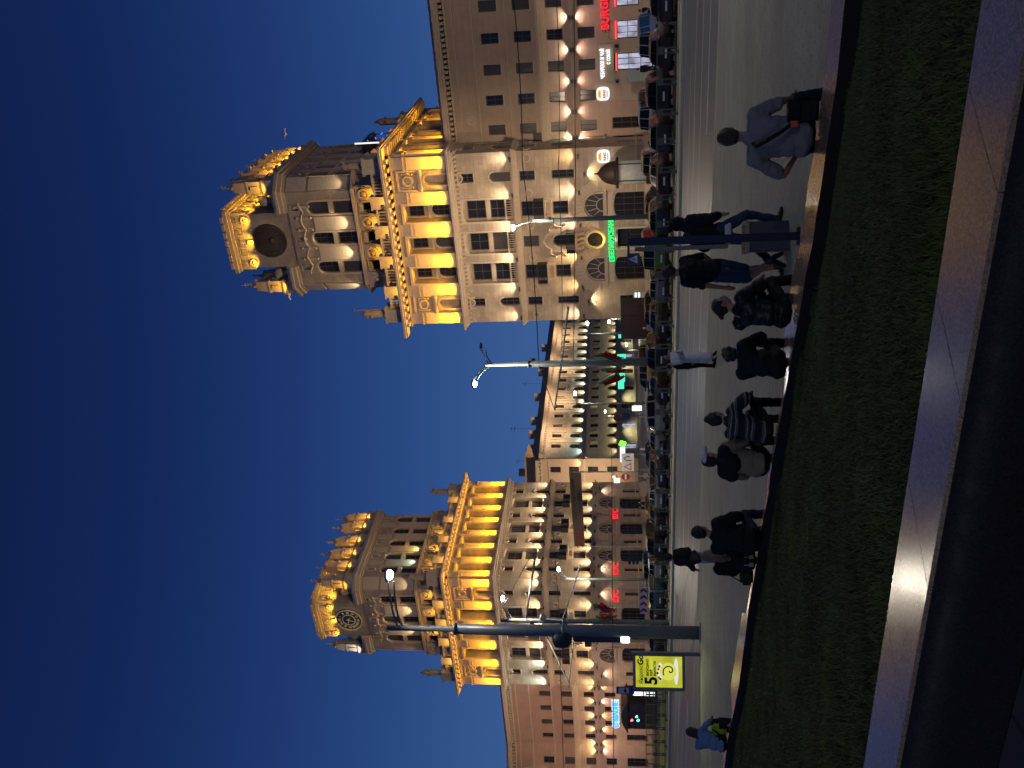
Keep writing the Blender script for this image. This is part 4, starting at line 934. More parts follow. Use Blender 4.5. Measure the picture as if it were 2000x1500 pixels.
ni = [at_z(1917, 0, ZN), at_z(1778, 900, ZN), at_z(1686, 1500, ZN)]; no = [at_z(1957, 300, ZN), at_z(1856, 900, ZN), at_z(1756, 1500, ZN)]
A0, A1 = ext(ni[2], ni[0], 2.0), ext(ni[0], ni[2], 1.9); B0, B1 = ext(no[2], no[0], 2.3), ext(no[0], no[2], 2.0)
def slab(name, top, z, thick, m, bev=.02, parent=None):
    bm = bmesh.new(); vs = [bm.verts.new((p.x, p.y, z)) for p in top]; f = bm.faces.new(vs); r = bmesh.ops.extrude_face_region(bm, geom=[f])
    for q in r['geom']:
        if isinstance(q, bmesh.types.BMVert): q.co.z -= thick
    bmesh.ops.recalc_face_normals(bm, faces=bm.faces)
    if bev: bmesh.ops.bevel(bm, geom=[e_ for e_ in bm.edges], offset=bev, segments=3, affect='EDGES')
    me = D.meshes.new(name); bm.to_mesh(me); bm.free(); me.materials.append(m); return link(name, me, parent)
led = empty('planter_wall', A1); tag(led, 'near polished granite ledge of the lawn bed, mirroring the lit towers', 'planter wall')
# blocks along the near ledge with thin joints, each over a dark rounded face
out_n = (B1-A1); out_n.z = 0; axis = (A0-A1); axis.z = 0; Lx = axis.length; ax_ = axis.normalized(); nn = Vector((-ax_.y, ax_.x, 0)); nn = nn if nn.dot(out_n) > 0 else -nn
joints_px = [(1500-1500, 0)]
pts = []; wj = []
def cross_t(px, py): p = at_z(px, py, ZN); return (p-A1).dot(ax_)
js = sorted([0, cross_t(1943, 190)-.0, cross_t(1860, 605), cross_t(1770, 925)+.0, cross_t(1735, 1215), Lx])
js = [j for j in js if 0 <= j <= Lx]
wid = abs((no[1]-A1).dot(nn))
for a, b in zip(js, js[1:]):
    if b-a < .05: continue
    sk = .28
    p = [A1+ax_*(a+.0015), A1+ax_*(b-.0015), A1+ax_*(b-.0015-sk)+nn*wid, A1+ax_*(a+.0015-sk)+nn*wid]
    top = [q-A1 for q in p]
    slab('coping_stone', top, 0, .30, M_GRAN, .002, led)
    # bulging moulded face below the coping
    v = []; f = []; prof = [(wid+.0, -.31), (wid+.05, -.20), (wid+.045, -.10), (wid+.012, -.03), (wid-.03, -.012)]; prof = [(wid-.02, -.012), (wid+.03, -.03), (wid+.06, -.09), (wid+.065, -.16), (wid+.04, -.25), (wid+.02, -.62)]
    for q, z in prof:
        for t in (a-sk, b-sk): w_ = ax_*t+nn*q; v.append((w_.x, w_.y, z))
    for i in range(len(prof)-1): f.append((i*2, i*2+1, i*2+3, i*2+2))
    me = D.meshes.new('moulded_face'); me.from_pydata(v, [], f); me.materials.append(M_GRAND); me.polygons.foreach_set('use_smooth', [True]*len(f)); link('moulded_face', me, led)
# paving beneath the photographer
g0 = [A1+nn*(wid+.05)-ax_*3, A0+nn*(wid+.05)+ax_*3, A0+nn*7+ax_*3, A1+nn*7-ax_*3]
me = D.meshes.new('paving'); me.from_pydata([(q.x, q.y, 1.93) for q in g0], [], [(0, 1, 2, 3)])
M_SLATE = stone('dark_paving', (.07, .075, .10), .62, .31, .08, .6, .45, .2); MATS['dark_paving'] = M_SLATE
n_ = M_SLATE.node_tree
for l in list(n_.links):
    if l.to_node.type == 'TEX_BRICK' and l.to_socket.name == 'Vector': n_.links.remove(l)
_tc = [x for x in n_.nodes if x.type == 'TEX_COORD'][0]; _br = [x for x in n_.nodes if x.type == 'TEX_BRICK'][0]; _mp = n_.nodes.new('ShaderNodeMapping'); _mp.inputs['Rotation'].default_value = (0, 0, .35); n_.links.new(_tc.outputs['Object'], _mp.inputs[0]); n_.links.new(_mp.outputs[0], _br.inputs['Vector'])
me.materials.append(M_SLATE); tag(link('paving', me), kind='structure')
# far ledge, on which people sit
fe = [(1626.5, -60), (1621, 42), (1608, 165), (1590, 297), (1577, 364), (1570.5, 430), (1563, 473), (1547, 540), (1538, 600), (1532, 660), (1533, 744), (1523, 800), (1499, 933), (1497, 965), (1484, 1032), (1469.5, 1128), (1458, 1190), (1452, 1240), (1439, 1340), (1430, 1390), (1417, 1448), (1411, 1500), (1404, 1560)]
ne = [(1656, -60), (1646, 42), (1633.5, 162), (1614, 290), (1604, 364), (1593, 430), (1588, 473), (1573, 540), (1564, 600), (1552, 660), (1538, 744), (1527.5, 800), (1503.5, 933), (1501, 965), (1487.5, 1032), (1473, 1128), (1462, 1190), (1456, 1240), (1443, 1340), (1433, 1390), (1421, 1448), (1415, 1500), (1408, 1560)]
led2 = empty('planter_wall', at_z(1588, 473, ZF)); tag(led2, 'far granite ledge of the lawn bed on which people sit', 'planter wall')
bm = bmesh.new(); fv = [at_z(x, y, ZF)-led2.location for x, y in fe]; nv = [at_z(x, y, ZF)-led2.location for x, y in ne]
rows_ = [[bm.verts.new((v.x, v.y, z)) for v in vv] for vv, z in ((nv, -.55), (nv, 0), (fv, 0), (fv, -.75))]
for a, b in zip(rows_, rows_[1:]):
    for i in range(len(a)-1): bm.faces.new((a[i], a[i+1], b[i+1], b[i]))
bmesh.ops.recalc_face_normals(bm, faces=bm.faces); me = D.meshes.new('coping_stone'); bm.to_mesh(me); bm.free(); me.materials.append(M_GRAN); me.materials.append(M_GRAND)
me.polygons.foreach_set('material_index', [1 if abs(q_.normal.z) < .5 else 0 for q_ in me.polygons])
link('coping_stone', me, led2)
tri = [at_z(1449, 1196, ZF-.04), at_z(1427, 1341, ZF-.04), at_z(1429, 1386, ZF-.04), at_z(1436, 1386, ZF-.04), at_z(1460, 1200, ZF-.04)]
led3 = empty('planter_wall', tri[0]); tag(led3, 'small three-cornered granite ledge catching a yellow reflection at the left bend of the bed', 'planter wall')
slab('coping_stone', [p-tri[0] for p in tri], 0, .5, M_GRAN, .01, led3)
# lawn: soil sheet and blades
lf = [at_z(x, y, ZF)+Vector((0, -.02, -.17)) for x, y in ne]; ln = [A0+(A1-A0)*i/22 for i in range(23)]
def lawn_pt(u_, w_):      # u along the bed (0 right .. 1 left), w across (0 far .. 1 near)
    x = u_*22; i = min(21, int(x)); f_ = x-i
    a = lf[i]*(1-f_)+lf[i+1]*f_; b = ln[i]*(1-f_)+ln[i+1]*f_
    p = a*(1-w_)+b*w_; hump = math.sin(math.pi*w_)*.10
    p = p.copy(); p.z = (ZF-.17)*(1-w_)+(ZN-.08)*w_+hump*.6+.02*math.sin(p.x*1.7+p.y)*math.sin(p.y*2.1); return p
vs = []; fs = []; NU, NW = 60, 24
for i in range(NU+1):
    for j in range(NW+1): vs.append(tuple(lawn_pt(i/NU, j/NW)))
for i in range(NU):
    for j in range(NW): q = i*(NW+1)+j; fs.append((q, q+1, q+NW+2, q+NW+1))
me = D.meshes.new('lawn_soil'); me.from_pydata(vs, [], fs); me.materials.append(mat('soil', (.022, .024, .012), .95, noise=.5, nscale=5, spec=.1)); me.polygons.foreach_set('use_smooth', [True]*len(fs)); tag(link('lawn_soil', me), kind='structure')
rng = np.random.default_rng(4)
def grass():
    P = []; F = []; n = 0
    G = [np.array([tuple(lawn_pt(i/NU, j/NW)) for j in range(NW+1)]) for i in range(NU+1)]; G = np.array(G)
    N = 300000
    u = rng.random(N); w_ = rng.random(N)
    iu = np.minimum((u*NU).astype(int), NU-1); fu = u*NU-iu; iw = np.minimum((w_*NW).astype(int), NW-1); fw = w_*NW-iw
    p = G[iu, iw]*((1-fu)*(1-fw))[:, None]+G[iu+1, iw]*(fu*(1-fw))[:, None]+G[iu, iw+1]*((1-fu)*fw)[:, None]+G[iu+1, iw+1]*(fu*fw)[:, None]
    # keep what the lens can see, plus a margin
    d = p-np.array([0, 0, CZ]); dep = d@np.array(CF); X_ = (d@np.array(CX))/dep*FPX; keep = (np.abs(X_) < 950) & (dep > 1.5)
    p = p[keep]
    # patchy density: thin spots
    dens = np.sin(p[:, 0]*1.3+1.0)*np.sin(p[:, 1]*1.9)+.5*np.sin(p[:, 0]*4.1-p[:, 1]*3.3); keep = rng.random(len(p)) < np.clip(.85+.35*dens, .25, 1); p = p[keep]; N = len(p)
    a = rng.random(N)*2*np.pi; dist = np.linalg.norm(p[:, :2], axis=1)
    wd = .0015+.00055*dist; h = (.028+.032*rng.random(N)**1.5)*(1+.6*(dens[keep] > .8)); lean = .012+.03*rng.random(N); b = rng.random(N)*2*np.pi
    ex = np.stack([np.cos(a)*wd, np.sin(a)*wd, np.zeros(N)], 1); tip = np.stack([np.cos(b)*lean, np.sin(b)*lean, h], 1); mid = tip*np.array([.35, .35, .6])
    base = p-np.array([0, 0, .006])
    V = np.stack([base-ex, base+ex, base+mid+ex*.7, base+mid-ex*.7, base+tip], 1).reshape(-1, 3)
    me = D.meshes.new('lawn_grass'); me.vertices.add(len(V)); me.vertices.foreach_set('co', V.ravel())
    idx = np.arange(N)*5; quads = np.stack([idx, idx+1, idx+2, idx+3], 1); tris = np.stack([idx+3, idx+2, idx+4], 1)
    loops = np.concatenate([quads.ravel(), tris.ravel()]); me.loops.add(len(loops)); me.loops.foreach_set('vertex_index', loops)
    ls = np.concatenate([np.arange(N)*4, N*4+np.arange(N)*3]); lt = np.concatenate([np.full(N, 4), np.full(N, 3)])
    me.polygons.add(2*N); me.polygons.foreach_set('loop_start', ls); me.polygons.foreach_set('loop_total', lt); me.update(calc_edges=True); me.validate()
    m = D.materials.new('grass_blades'); m.use_nodes = True; nn_ = m.node_tree; bb = nn_.nodes['Principled BSDF']; t = nn_.nodes.new('ShaderNodeTexCoord'); no_ = nn_.nodes.new('ShaderNodeTexNoise'); no_.inputs['Scale'].default_value = 1.1; no_.inputs['Detail'].default_value = 8; no_.inputs['Roughness'].default_value = .75
    nn_.links.new(t.outputs['Object'], no_.inputs['Vector']); c = nn_.nodes.new('ShaderNodeValToRGB'); nn_.links.new(no_.outputs['Fac'], c.inputs[0]); nn_.links.new(c.outputs[0], bb.inputs['Base Color'])
    c.color_ramp.elements[0].position = .35; c.color_ramp.elements[0].color = (.060, .058, .026, 1); c.color_ramp.elements[1].position = .65; c.color_ramp.elements[1].color = (.085, .130, .034, 1)
    bb.inputs['Roughness'].default_value = .6; bb.inputs['Specular IOR Level'].default_value = .25
    me.materials.append(m); o = link('lawn_grass', me); tag(o, 'short rough lawn filling the bed between the two granite ledges', 'grass', kind='stuff')
grass()
pg_ = MB(lambda s, d, z: (s, d, z)); c0_ = at_z(1612, 1110, 1.85)
rr = random.Random(8)
for i in range(260):
    a_ = rr.gauss(0, .55); b_ = rr.gauss(0, .035); p_ = c0_+Vector((a_, b_, 0)); u0 = (p_-lf[0]); best = min(((lawn_pt(i_/30, j_/20)-p_).to_2d().length, lawn_pt(i_/30, j_/20).z) for i_ in range(8, 31) for j_ in range(3, 16)) if i % 20 == 0 else best
    pg_.ball((p_.x, p_.y, best[1]+.02), rr.uniform(.003, .007), 4, (1.4, 1, .6))
tag(pg_.build('dew_glints', mat('pale_dew_glints', (.20, .20, .18), .7)), 'thin whitish scatter of specks standing in for a dew glint on the lawn', 'dew_glints', kind='stuff')  # pale specks modelled for a whitish dew glint on the grass
# ------------------------------------------------------------------ lit shop signs and wall signs on the facades
M_RED = emis('sign_red', (1, .02, .035), 1.5); M_GREEN = emis('sign_green', (.04, 1, .22), 1.3); M_WHITE = emis('sign_white', (.95, .97, 1), 1.5); M_ICE = emis('sign_blue_white', (.62, .84, 1), 1.3)
M_TEAL = emis('sign_teal', (.08, .85, .5), 1.2); M_BLUEN = emis('sign_blue', (.05, .25, 1), 2.5)
M_BLACKL = mat('black_lettering', (.01, .01, .012), .5)
def fl(s, d, z, base, rz=-ANG): return base + UX*s - VX*d + Vector((0, 0, z))
def lettering(name, txt, size, base, s, d, z, m, label, cat='shop sign', rz=-ANG, bold=.02, spacing=1.0, ext=.06, scale=(1, 1), group=None, backing=None, backm=None):
    root = empty(name, fl(s, d, z, base), rz); tag(root, label, cat, group)
    o = link('letters', text_mesh(txt, size, ext, 'letters', bold, m, 'CENTER', spacing), root, (0, -.02, 0), rot=(math.pi/2, 0, 0)); o.scale = (scale[0], scale[1], 1)
    b = MB(); 
    if backing: b.box(-backing[0]/2, backing[0]/2, -.16, -.1, -backing[1]/2, backing[1]/2); b.build('backboard', backm or M_FIX, root, bev=.01)
    else:
        x = sum(1 for _ in txt)*size*.33*scale[0]; b.box(-x, x, -.12, -.07, -.04, .04); b.build('mounting_rail', M_FIX, root)
    return root
lettering('shop_sign', 'BURGER KING', .92, BK0, 12.2, .25, 4.22, M_RED, 'red lit letters reading BURGER KING at the right edge of the wing', scale=(.92, 1), bold=.015, spacing=1.06)
lettering('shop_sign', 'КFC'.replace('К', 'K'), 1.02, LT0, -2.5, .2, 4.35, M_RED, 'leftmost of the three red KFC signs, nearest the flags', group='red letter signs on the clock tower', bold=.012)
lettering('shop_sign', 'KFC', 1.02, LT0, -1.65, .2, 4.35, M_RED, 'middle red KFC sign, just left of the tower corner pipe', group='red letter signs on the clock tower', bold=.012).location = fl(-2.2, .2, 4.4, LT0)
def side_pos(base, v, d, z): return base + VX*v + UX*d + Vector((0, 0, z))
for (v, lab) in ((1.55, 'red KFC sign on the side wall right beside the tower corner pipe'), (11.95, 'rightmost red KFC sign, between two arched doors below the banner')):
    r_ = empty('shop_sign', side_pos(LT0, v, .2, 4.3), math.pi/2-ANG); tag(r_, lab, 'shop sign', 'red letter signs on the clock tower')
    link('letters', text_mesh('KFC', 1.05, .06, 'letters', .0, M_RED, 'CENTER', 1.12), r_, rot=(math.pi/2, 0, 0)); m = MB(); m.box(-.9, .9, -.12, -.07, -.04, .04); m.build('mounting_rail', M_FIX, r_)
for o_ in [o_ for o_ in col.objects if o_.name.startswith('shop_sign') and o_.get('label', '').startswith('middle red')]:
    for c_ in list(o_.children): D.objects.remove(c_)
    D.objects.remove(o_)
bank = lettering('bank_sign', 'БЕЛАРУСБАНК', .62, RT0, -8.45, .3, 4.02, M_GREEN, 'green lit letters reading БЕЛАРУСБАНК over the tower entrance', scale=(.86, 1.05), bold=.022)
m = MB(); m.box(-2.38, -1.92, 0, .08, -.27, .27); mm = MB(); 
lg = m.build('square_emblem', M_GREEN, bank); m = MB(); m.box(-2.27, -2.03, .08, .1, -.16, -.1); m.box(-2.27, -2.03, .08, .1, .1, .16); m.tube([(-2.25, .09, .1), (-2.05, .09, -.1)], .03, 4); m.build('emblem_mark', M_BLACKL, lg)
def round_logo(base, s, d, z, label):
    r = empty('round_logo_sign', fl(s, d, z, base), -ANG); tag(r, label, 'shop sign', 'round white lit logos')
    def sq(rx, rz_, n=28, p=3.2): return [(rx*math.copysign(abs(math.cos(t))**(2/p), math.cos(t)), rz_*math.copysign(abs(math.sin(t))**(2/p), math.sin(t))) for t in [2*math.pi*i/n for i in range(n)]]
    b = MB(); b.prism(sq(.60, .60), -.16, 0); b.build('light_box', emis('logo_white', (1, .98, .95), 1.05), r)
    k = MB(); k.prism([(-.36, .2), (.36, .2)]+[(.36*math.cos(t), .2+.26*math.sin(t)) for t in [math.pi*i/10 for i in range(1, 10)]], .002, .02); k.build('upper_bun', emis('logo_orange', (1, .42, .01), 1.0), r)
    k = MB(); k.prism([(-.36, -.33), (-.2, -.43), (.2, -.43), (.36, -.33)], .002, .02); k.build('lower_bun', MATS['logo_orange'], r)
    link('letters', text_mesh('KING', .30, .01, 'letters', .01, mat('logo_red_letters', (.25, .03, .06), .5)), r, (0, -.02, -.13), rot=(math.pi/2, 0, 0))
    return r
round_logo(BK0, 3.95, .35, 4.55, 'round white logo sign reading KING between the two doors of the right wing')
round_logo(RT0, -.78, .35, 4.60, 'round white logo sign on the emblem tower above the domed advertising column')
dn = lettering('shop_sign', 'ЧЕБУРЕКИ И ЧАЙ', .46, BK0, 6.55, .3, 4.52, M_WHITE, 'two rows of small white lit letters over the snack bar door', bold=.008, spacing=1.05, scale=(.62, 1))
link('letters', text_mesh('С СОБОЙ', .42, .05, 'letters', .008, M_WHITE, spacing=1.05), dn, (.55, -.02, -.55), rot=(math.pi/2, 0, 0)).scale = (.62, 1, 1)
m = MB(); m.box(-1.6, 1.6, -.22, -.14, -1.0, .3); m.build('backboard', M_SMOOTH, dn)
# menu board and bin beside the door
r = empty('menu_board', fl(5.6, 1.4, 0, BK0), -ANG); tag(r, 'pale standing menu board beside the snack bar door', 'board')
m = MB(); m.box(-.5, .5, 0, .06, .7, 2.5); m.build('panel', mat('menu_paper', (.32, .35, .32), .6, noise=.3, nscale=7), r); m = MB(); m.box(-.45, -.4, 0, .05, 0, .7); m.box(.4, .45, 0, .05, 0, .7); m.build('frame', M_FIX, r)
# ------------------------------------------------------------------ domed advertising column
r = empty('advertising_column', at_t(1262, 335, -5).xy.to_3d(), -ANG); tag(r, 'round advertising column with a dark dome before the emblem tower', 'advertising column')
r.location.z = 0; m = MB(); m.lathe((0, 0), [(1.05, 0), (1.05, .9), (.98, .95), (.98, 1.0)], 24); m.build('base', M_BRONZE, r)
m = MB(); m.lathe((0, 0), [(.95, 1.0), (.95, 3.3)], 24); m.build('poster_drum', mat('pale_posters', (.30, .28, .24), .5, noise=.5, nscale=3, emit=(.8, .75, .62), estr=.12), r)
m = MB(); m.lathe((0, 0), [(1.3, 3.3), (1.32, 3.5), (1.0, 3.55), (.98, 3.8), (.85, 4.3), (.55, 4.75), (.2, 5.0), (.08, 5.1), (.05, 5.4)], 24); m.build('dome', M_BRONZE, r)
m = MB(); 
for i in range(4): a = math.pi/2*i+.5; m.mark(); m.tube([(.97*math.cos(a), .97*math.sin(a), 1), (.97*math.cos(a), .97*math.sin(a), 3.3)], .05, 5)
m.each('mullion', M_BRONZE, r)
# bank machine, waste bins
r = empty('bank_machine', fl(-14.5, -.05, .95, RT0), -ANG); tag(r, 'small lit bank machine in the narrow niche left of the tower arches', 'bank machine')
m = MB(); m.box(-.3, .3, 0, .1, 0, 1.1); m.build('housing', mat('machine_grey', (.4, .4, .4), .4), r); m = MB(); m.box(-.24, .24, .1, .12, .45, .95); m.build('screen', emis('machine_screen', (.65, .75, 1), 2.2), r)
# dark glass bus shelter panel at the tower's left foot
r = empty('glass_kiosk', at_t(1258, 628, -6).xy.to_3d(), -ANG); r.location.z = 0; tag(r, 'large dark glazed shelter at the left foot of the emblem tower', 'kiosk')
m = MB()
for x0, x1, z0, z1 in ((-1.75, 1.75, 3.1, 3.3), (-1.75, 1.75, 0, .15), (-1.75, -1.65, .15, 3.1), (1.65, 1.75, .15, 3.1), (.55, .65, .15, 3.1)): m.box(x0, x1, -1.4, 0, z0, z1)
m.build('frame', M_BRONZE, r); m = MB(); m.box(-1.65, .55, -.05, -.02, .15, 3.1); m.box(.65, 1.65, -.05, -.02, .15, 3.1); m.build('pane', mat('brown_glass', (.05, .025, .018), .15, spec=.8), r)
# round-roofed kiosk before the left wing, with bright boards
kp = at_t(1275, 1400, -10); kp.z = 0
r = empty('kiosk', kp, -ANG); tag(r, 'dark kiosk with a rounded roof before the brown wing, behind the traffic lights', 'kiosk')
m = MB(); m.box(-2.1, 2.3, -2.4, 0, 0, 3.2); m.build('body', M_BRONZE, r); m = MB(); m.prism([(-2.5, 3.2)]+[(-2.5+5.1*i/12, 3.25+.75*math.sin(math.pi*i/12)) for i in range(13)]+[(2.6, 3.2)], -2.6, .3); m.build('roof', mat('kiosk_roof', (.03, .02, .02), .5), r)
m = MB()
for x in (-1.9, -.5, .9): m.mark(); m.box(x, x+1.2, .0, .03, 1.0, 2.9)
m.each('window', mat('brown_glass'), r); m = MB(); m.box(-2.0, -1.4, .03, .06, .5, 1.6); m.build('hatch', M_IRON, r)
r = empty('shop_sign', kp+Vector((0, 0, 4.55))+UX*.3, -ANG); tag(r, 'icy blue and white lit lettering above the rounded kiosk', 'shop sign')
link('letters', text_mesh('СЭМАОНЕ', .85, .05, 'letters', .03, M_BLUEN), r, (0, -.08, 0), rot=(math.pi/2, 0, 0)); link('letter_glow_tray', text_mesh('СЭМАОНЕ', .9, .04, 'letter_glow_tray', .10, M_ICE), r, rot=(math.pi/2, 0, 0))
m = MB(); m.tube([(-1.5, -.05, -.9), (-1.5, -.05, 0)], .03, 4); m.tube([(1.5, -.05, -.9), (1.5, -.05, 0)], .03, 4); m.build('bracket', M_FIX, r)
sp_ = at_t(1262, 1355, -12); sp_.z = 0
r = empty('poster_stand', sp_, -ANG); tag(r, 'stack of bright white lit panels right of the kiosk', 'poster stand')
m = MB()
for i, z in enumerate((1.2, 1.85, 2.5, 3.0)): m.mark(); m.box(-.28, .28, 0, .04, z-.9, z-.38)
m.each('lit_panel', emis('panel_white', (1, 1, .97), 1.5), r); m = MB(); m.box(-.32, .32, -.1, -.01, .2, 3.4); m.build('frame', M_FIX, r)
# ------------------------------------------------------------------ lamp posts
M_BULB = emis('lamp_bulb', (1, .95, .82), 60); M_BULB2 = emis('far_lamp_bulb', (1, .97, .86), 60)
def lamp_post(base, hts, label, arms, energy, m=M_POLE, r0=.2, col_=(1, .9, .72), group='street lamps of the square', rad=.19, bulb=M_BULB, collar=True):
    """hts: [(z, radius)] of the mast; arms: [(dx, dy, z_foot, z_head, lit)] in the ground frame"""
    root = empty('street_lamp', base); tag(root, label, 'street lamp', group)
    p = MB(lambda s, d, z: (s, d, z)); p.lathe((0, 0), [(r, z) for z, r in hts], 14); p.build('mast', m, root)
    if collar:
        c = MB(p.fr)
        for z, r in hts[1:-1]: c.lathe((0, 0), [(r*1.18, z-.06), (r*1.18, z+.06)], 14)
        c.lathe((0, 0), [(hts[0][1]*1.5, 0), (hts[0][1]*1.5, .06)], 14); c.build('collar', m, root)
    for dx, dy, z0, z1, lit in arms:
        L = math.hypot(dx, dy); a = MB(p.fr)
        for off in (0, .28):
            a.tube([(dx*t, dy*t, z0-off+(z1-z0+off*(1-t))*(t**.62)) for t in [i/8 for i in range(9)]], .045, 6)
        arm = a.build('arm', m, root)
        h = MB(p.fr); ux, uy = dx/L, dy/L; h.ball((dx+ux*.25, dy+uy*.25, z1+.03), .22, 10, (1.5 if abs(ux) > .5 else 1, 1, .5)); hd = h.build('lamp_head', m, arm)
        if lit:
            b = MB(p.fr); b.ball((dx+ux*.28, dy+uy*.28, z1-.10), rad, 12, (1.2, 1.2, .8)); b.build('lamp_glass', bulb, hd)  # glass enlarged to take in the glare round the lamp
            spot(root, (dx+ux*.28, dy+uy*.28, z1-.28), (0, 0, -1), energy, col_, 172, .3, .12)
    return root
def ground_pt(x, y, z=0): return at_z(x, y, z)
b0 = ground_pt(1309, 705.5, .1); d0 = b0.y
def zpx(x, y, d): return at_d(x, y, d).z
def xpx(x, y, d): return at_d(x, y, d).x
ES = 330; EF = 1000
lamp_post(b0, [(0, .27), (zpx(1035, 709, d0)-.02, .22), (zpx(1035, 709, d0), .16), (zpx(948, 712, d0)-.1, .12)], 'tall pale street lamp between the towers with one lit and one dark arm',
    [(xpx(930, 742, d0)-b0.x, 0, zpx(962, 711, d0), zpx(930, 742, d0)+.1, True), (xpx(946, 684, d0)-b0.x, 0, zpx(962, 711, d0), zpx(946, 684, d0)+.1, False)], ES)
b1 = on_plaza(1368, 1236); d1 = b1.y
zt1 = zpx(757, 1223, d1)-b1.z
lamp_post(b1, [(0, .29), (zpx(1100, 1232, d1)-b1.z, .27), (zpx(888, 1224.5, d1)-b1.z-.02, .22), (zpx(888, 1224.5, d1)-b1.z, .13), (zt1, .11)], 'thick dark grey mast at the left with its bright lamp before the clock',
    [(xpx(757, 1135, d1)-b1.x, 0, zt1-.5, zpx(757, 1135, d1)-b1.z, True)], ES*.5, M_POLED)
b2 = ground_pt(1309, 1216, .1); d2 = b2.y
lamp_post(b2, [(0, .20), (zpx(1100, 1214, d2)-b2.z, .18), (zpx(978, 1212, d2)-b2.z, .14)], 'pale mast just behind the thick dark one, its lamp before the yellow gallery',
    [(xpx(979, 1176, d2)-b2.x, 0, zpx(1000, 1212, d2)-b2.z, zpx(979, 1176, d2)-b2.z, True)], ES)
b3 = at_t(1262, 423, -18); b3.z = 0; d3 = b3.y
lamp_post(b3, [(0, .19), (zpx(1080, 432, d3), .15), (zpx(1040, 434, d3), .12)], 'pale street lamp before the bank entrance of the emblem tower',
    [(xpx(1003, 447, d3)-b3.x, -1.0, zpx(1040, 434, d3)-.3, zpx(1003, 447, d3), True)], ES)
b4 = at_t(1262, 1132, -14); b4.z = 0; d4 = b4.y
lamp_post(b4, [(0, .15), (zpx(1105, 1130, d4), .10)], 'slim street lamp before the corner pipe of the clock tower', [(xpx(1090, 1112, d4)-b4.x, -.8, zpx(1105, 1130, d4)-.2, zpx(1090, 1112, d4), True)], ES*.7)
# unseen masts added outside the picture as fill light for square and facades
lamp_post(ST(30, -50, .2), [(0, .3), (9, .2), (14.5, .14)], 'added unseen fill mast at the right end of the square', [(-2.4, 0, 14, 14.6, True)], ES*1.9, M_POLED)
lamp_post(ST(-74, -52, .2), [(0, .3), (9, .2), (14.5, .14)], 'added unseen fill mast at the left end of the square', [(2.4, 0, 14, 14.6, True)], ES*1.2, M_POLED)
lamp_post(ST(27, -22, 0), [(0, .2), (9, .16), (11.5, .12)], 'added unseen fill lamp by the right end of the car park', [(-2, 0, 11, 11.5, True)], ES*1.2)
lamp_post(ST(-72, -24, 0), [(0, .2), (9, .16), (11.5, .12)], 'added unseen fill lamp by the left end of the car park', [(2, 0, 11, 11.5, True)], ES)
# fill floodlights added to the masts to brighten the facades
def mast_fill(pos, target, en, c, ang=75, label='boxy fill floodlight added high on a mast, aimed at the facades'):
    r = empty('floodlight', pos); d = (target-pos).normalized(); q = d.to_track_quat('Y', 'Z'); r.rotation_mode = 'QUATERNION'; r.rotation_quaternion = q
    tag(r, label, 'floodlight', 'fill floodlights added to the masts'); m = MB(lambda s, dd, z: (s, dd, z)); m.box(-.2, .2, -.15, .08, -.14, .14); m.box(-.05, .05, -.5, -.15, -.05, .05); m.build('housing', M_FIX, r, bev=.02)
    m = MB(lambda s, dd, z: (s, dd, z)); m.box(-.17, .17, .082, .09, -.11, .11); m.build('lens', M_WHITE, r)
    spot(r, (0, .15, 0), (0, 1, 0), en, c, ang, .8, .15)
FW = (1, .74, .50)
lamp_post(Vector((14, -16, 1.9)), [(0, .3), (7, .2), (11, .14)], 'added unseen fill mast behind the photographer, right', [(-2, 0, 10.6, 11, True)], 430, M_POLED, col_=(1, .93, .84))  # both rear masts are added fill light, unseen behind the camera
lamp_post(Vector((-22, -8, 1.9)), [(0, .3), (7, .2), (11, .14)], 'added unseen fill mast behind the photographer, left', [(2, 0, 10.6, 11, True)], 430, M_POLED, col_=(1, .95, .86))
mast_fill(Vector((b3.x+.1, b3.y+.2, zpx(1040, 434, d3)-1.2)), ST(-8, 0, 10), EF*1.5, FW, 95, label='added fill floodlight on the mast before the bank entrance')
mast_fill(Vector((b0.x+.2, b0.y+.35, 9.5)), ST(-12, 4, 27), EF*3.0, FW, 70, label='upper added fill floodlight on the tall pale post between the towers')
mast_fill(Vector((b0.x-.2, b0.y+.35, 8.9)), LT0+VX*9+Vector((0, 0, 16)), EF*3.4, FW, 70, label='lower added fill floodlight on the tall pale post between the towers')
mast_fill(ST(27, -21.7, 10.8), ST(14, 3, 13), EF*1.5, (1, .76, .48), 90, label='added fill floodlight on the lamp by the right end of the car park')
mast_fill(Vector((b2.x-.4, b2.y+.3, 10.5)), LT0-UX*10+Vector((0, 0, 24)), EF*3.0, FW, 75, label='added fill floodlight on the pale mast behind the thick one')
mast_fill(ST(-72, -23.7, 10.8), LT0-UX*22+Vector((0, 0, 10)), EF*2.5, (1, .66, .46), 80, label='added fill floodlight on the lamp by the left end of the car park')
# street lamps further up the lit street
for i, (x, y, d, xb) in enumerate(((1122, 772, 120, 787), (1146, 636, 118, 650), (1181, 806, 165, 812), (1222, 676, 150, 684), (1188, 627, 140, 621))):
    bb = at_d(1250, xb, d); bb.z = 0; zz = zpx(x, y, d)
    lamp_post(bb, [(0, .16), (zz-.2, .1)], ['street lamp up the lit street, left of the tall pale one', 'lamp right of the tall pale post, high before the lit arches', 'distant lamp beside the round blue road signs', 'low lamp deep in the lit street', 'lamp close by the left edge of the emblem tower'][i],
        [(xpx(x, y, d)-bb.x, -.4, zz-.4, zz, True)], 120, bulb=M_BULB2, group='street lamps of the street behind', rad=.22)
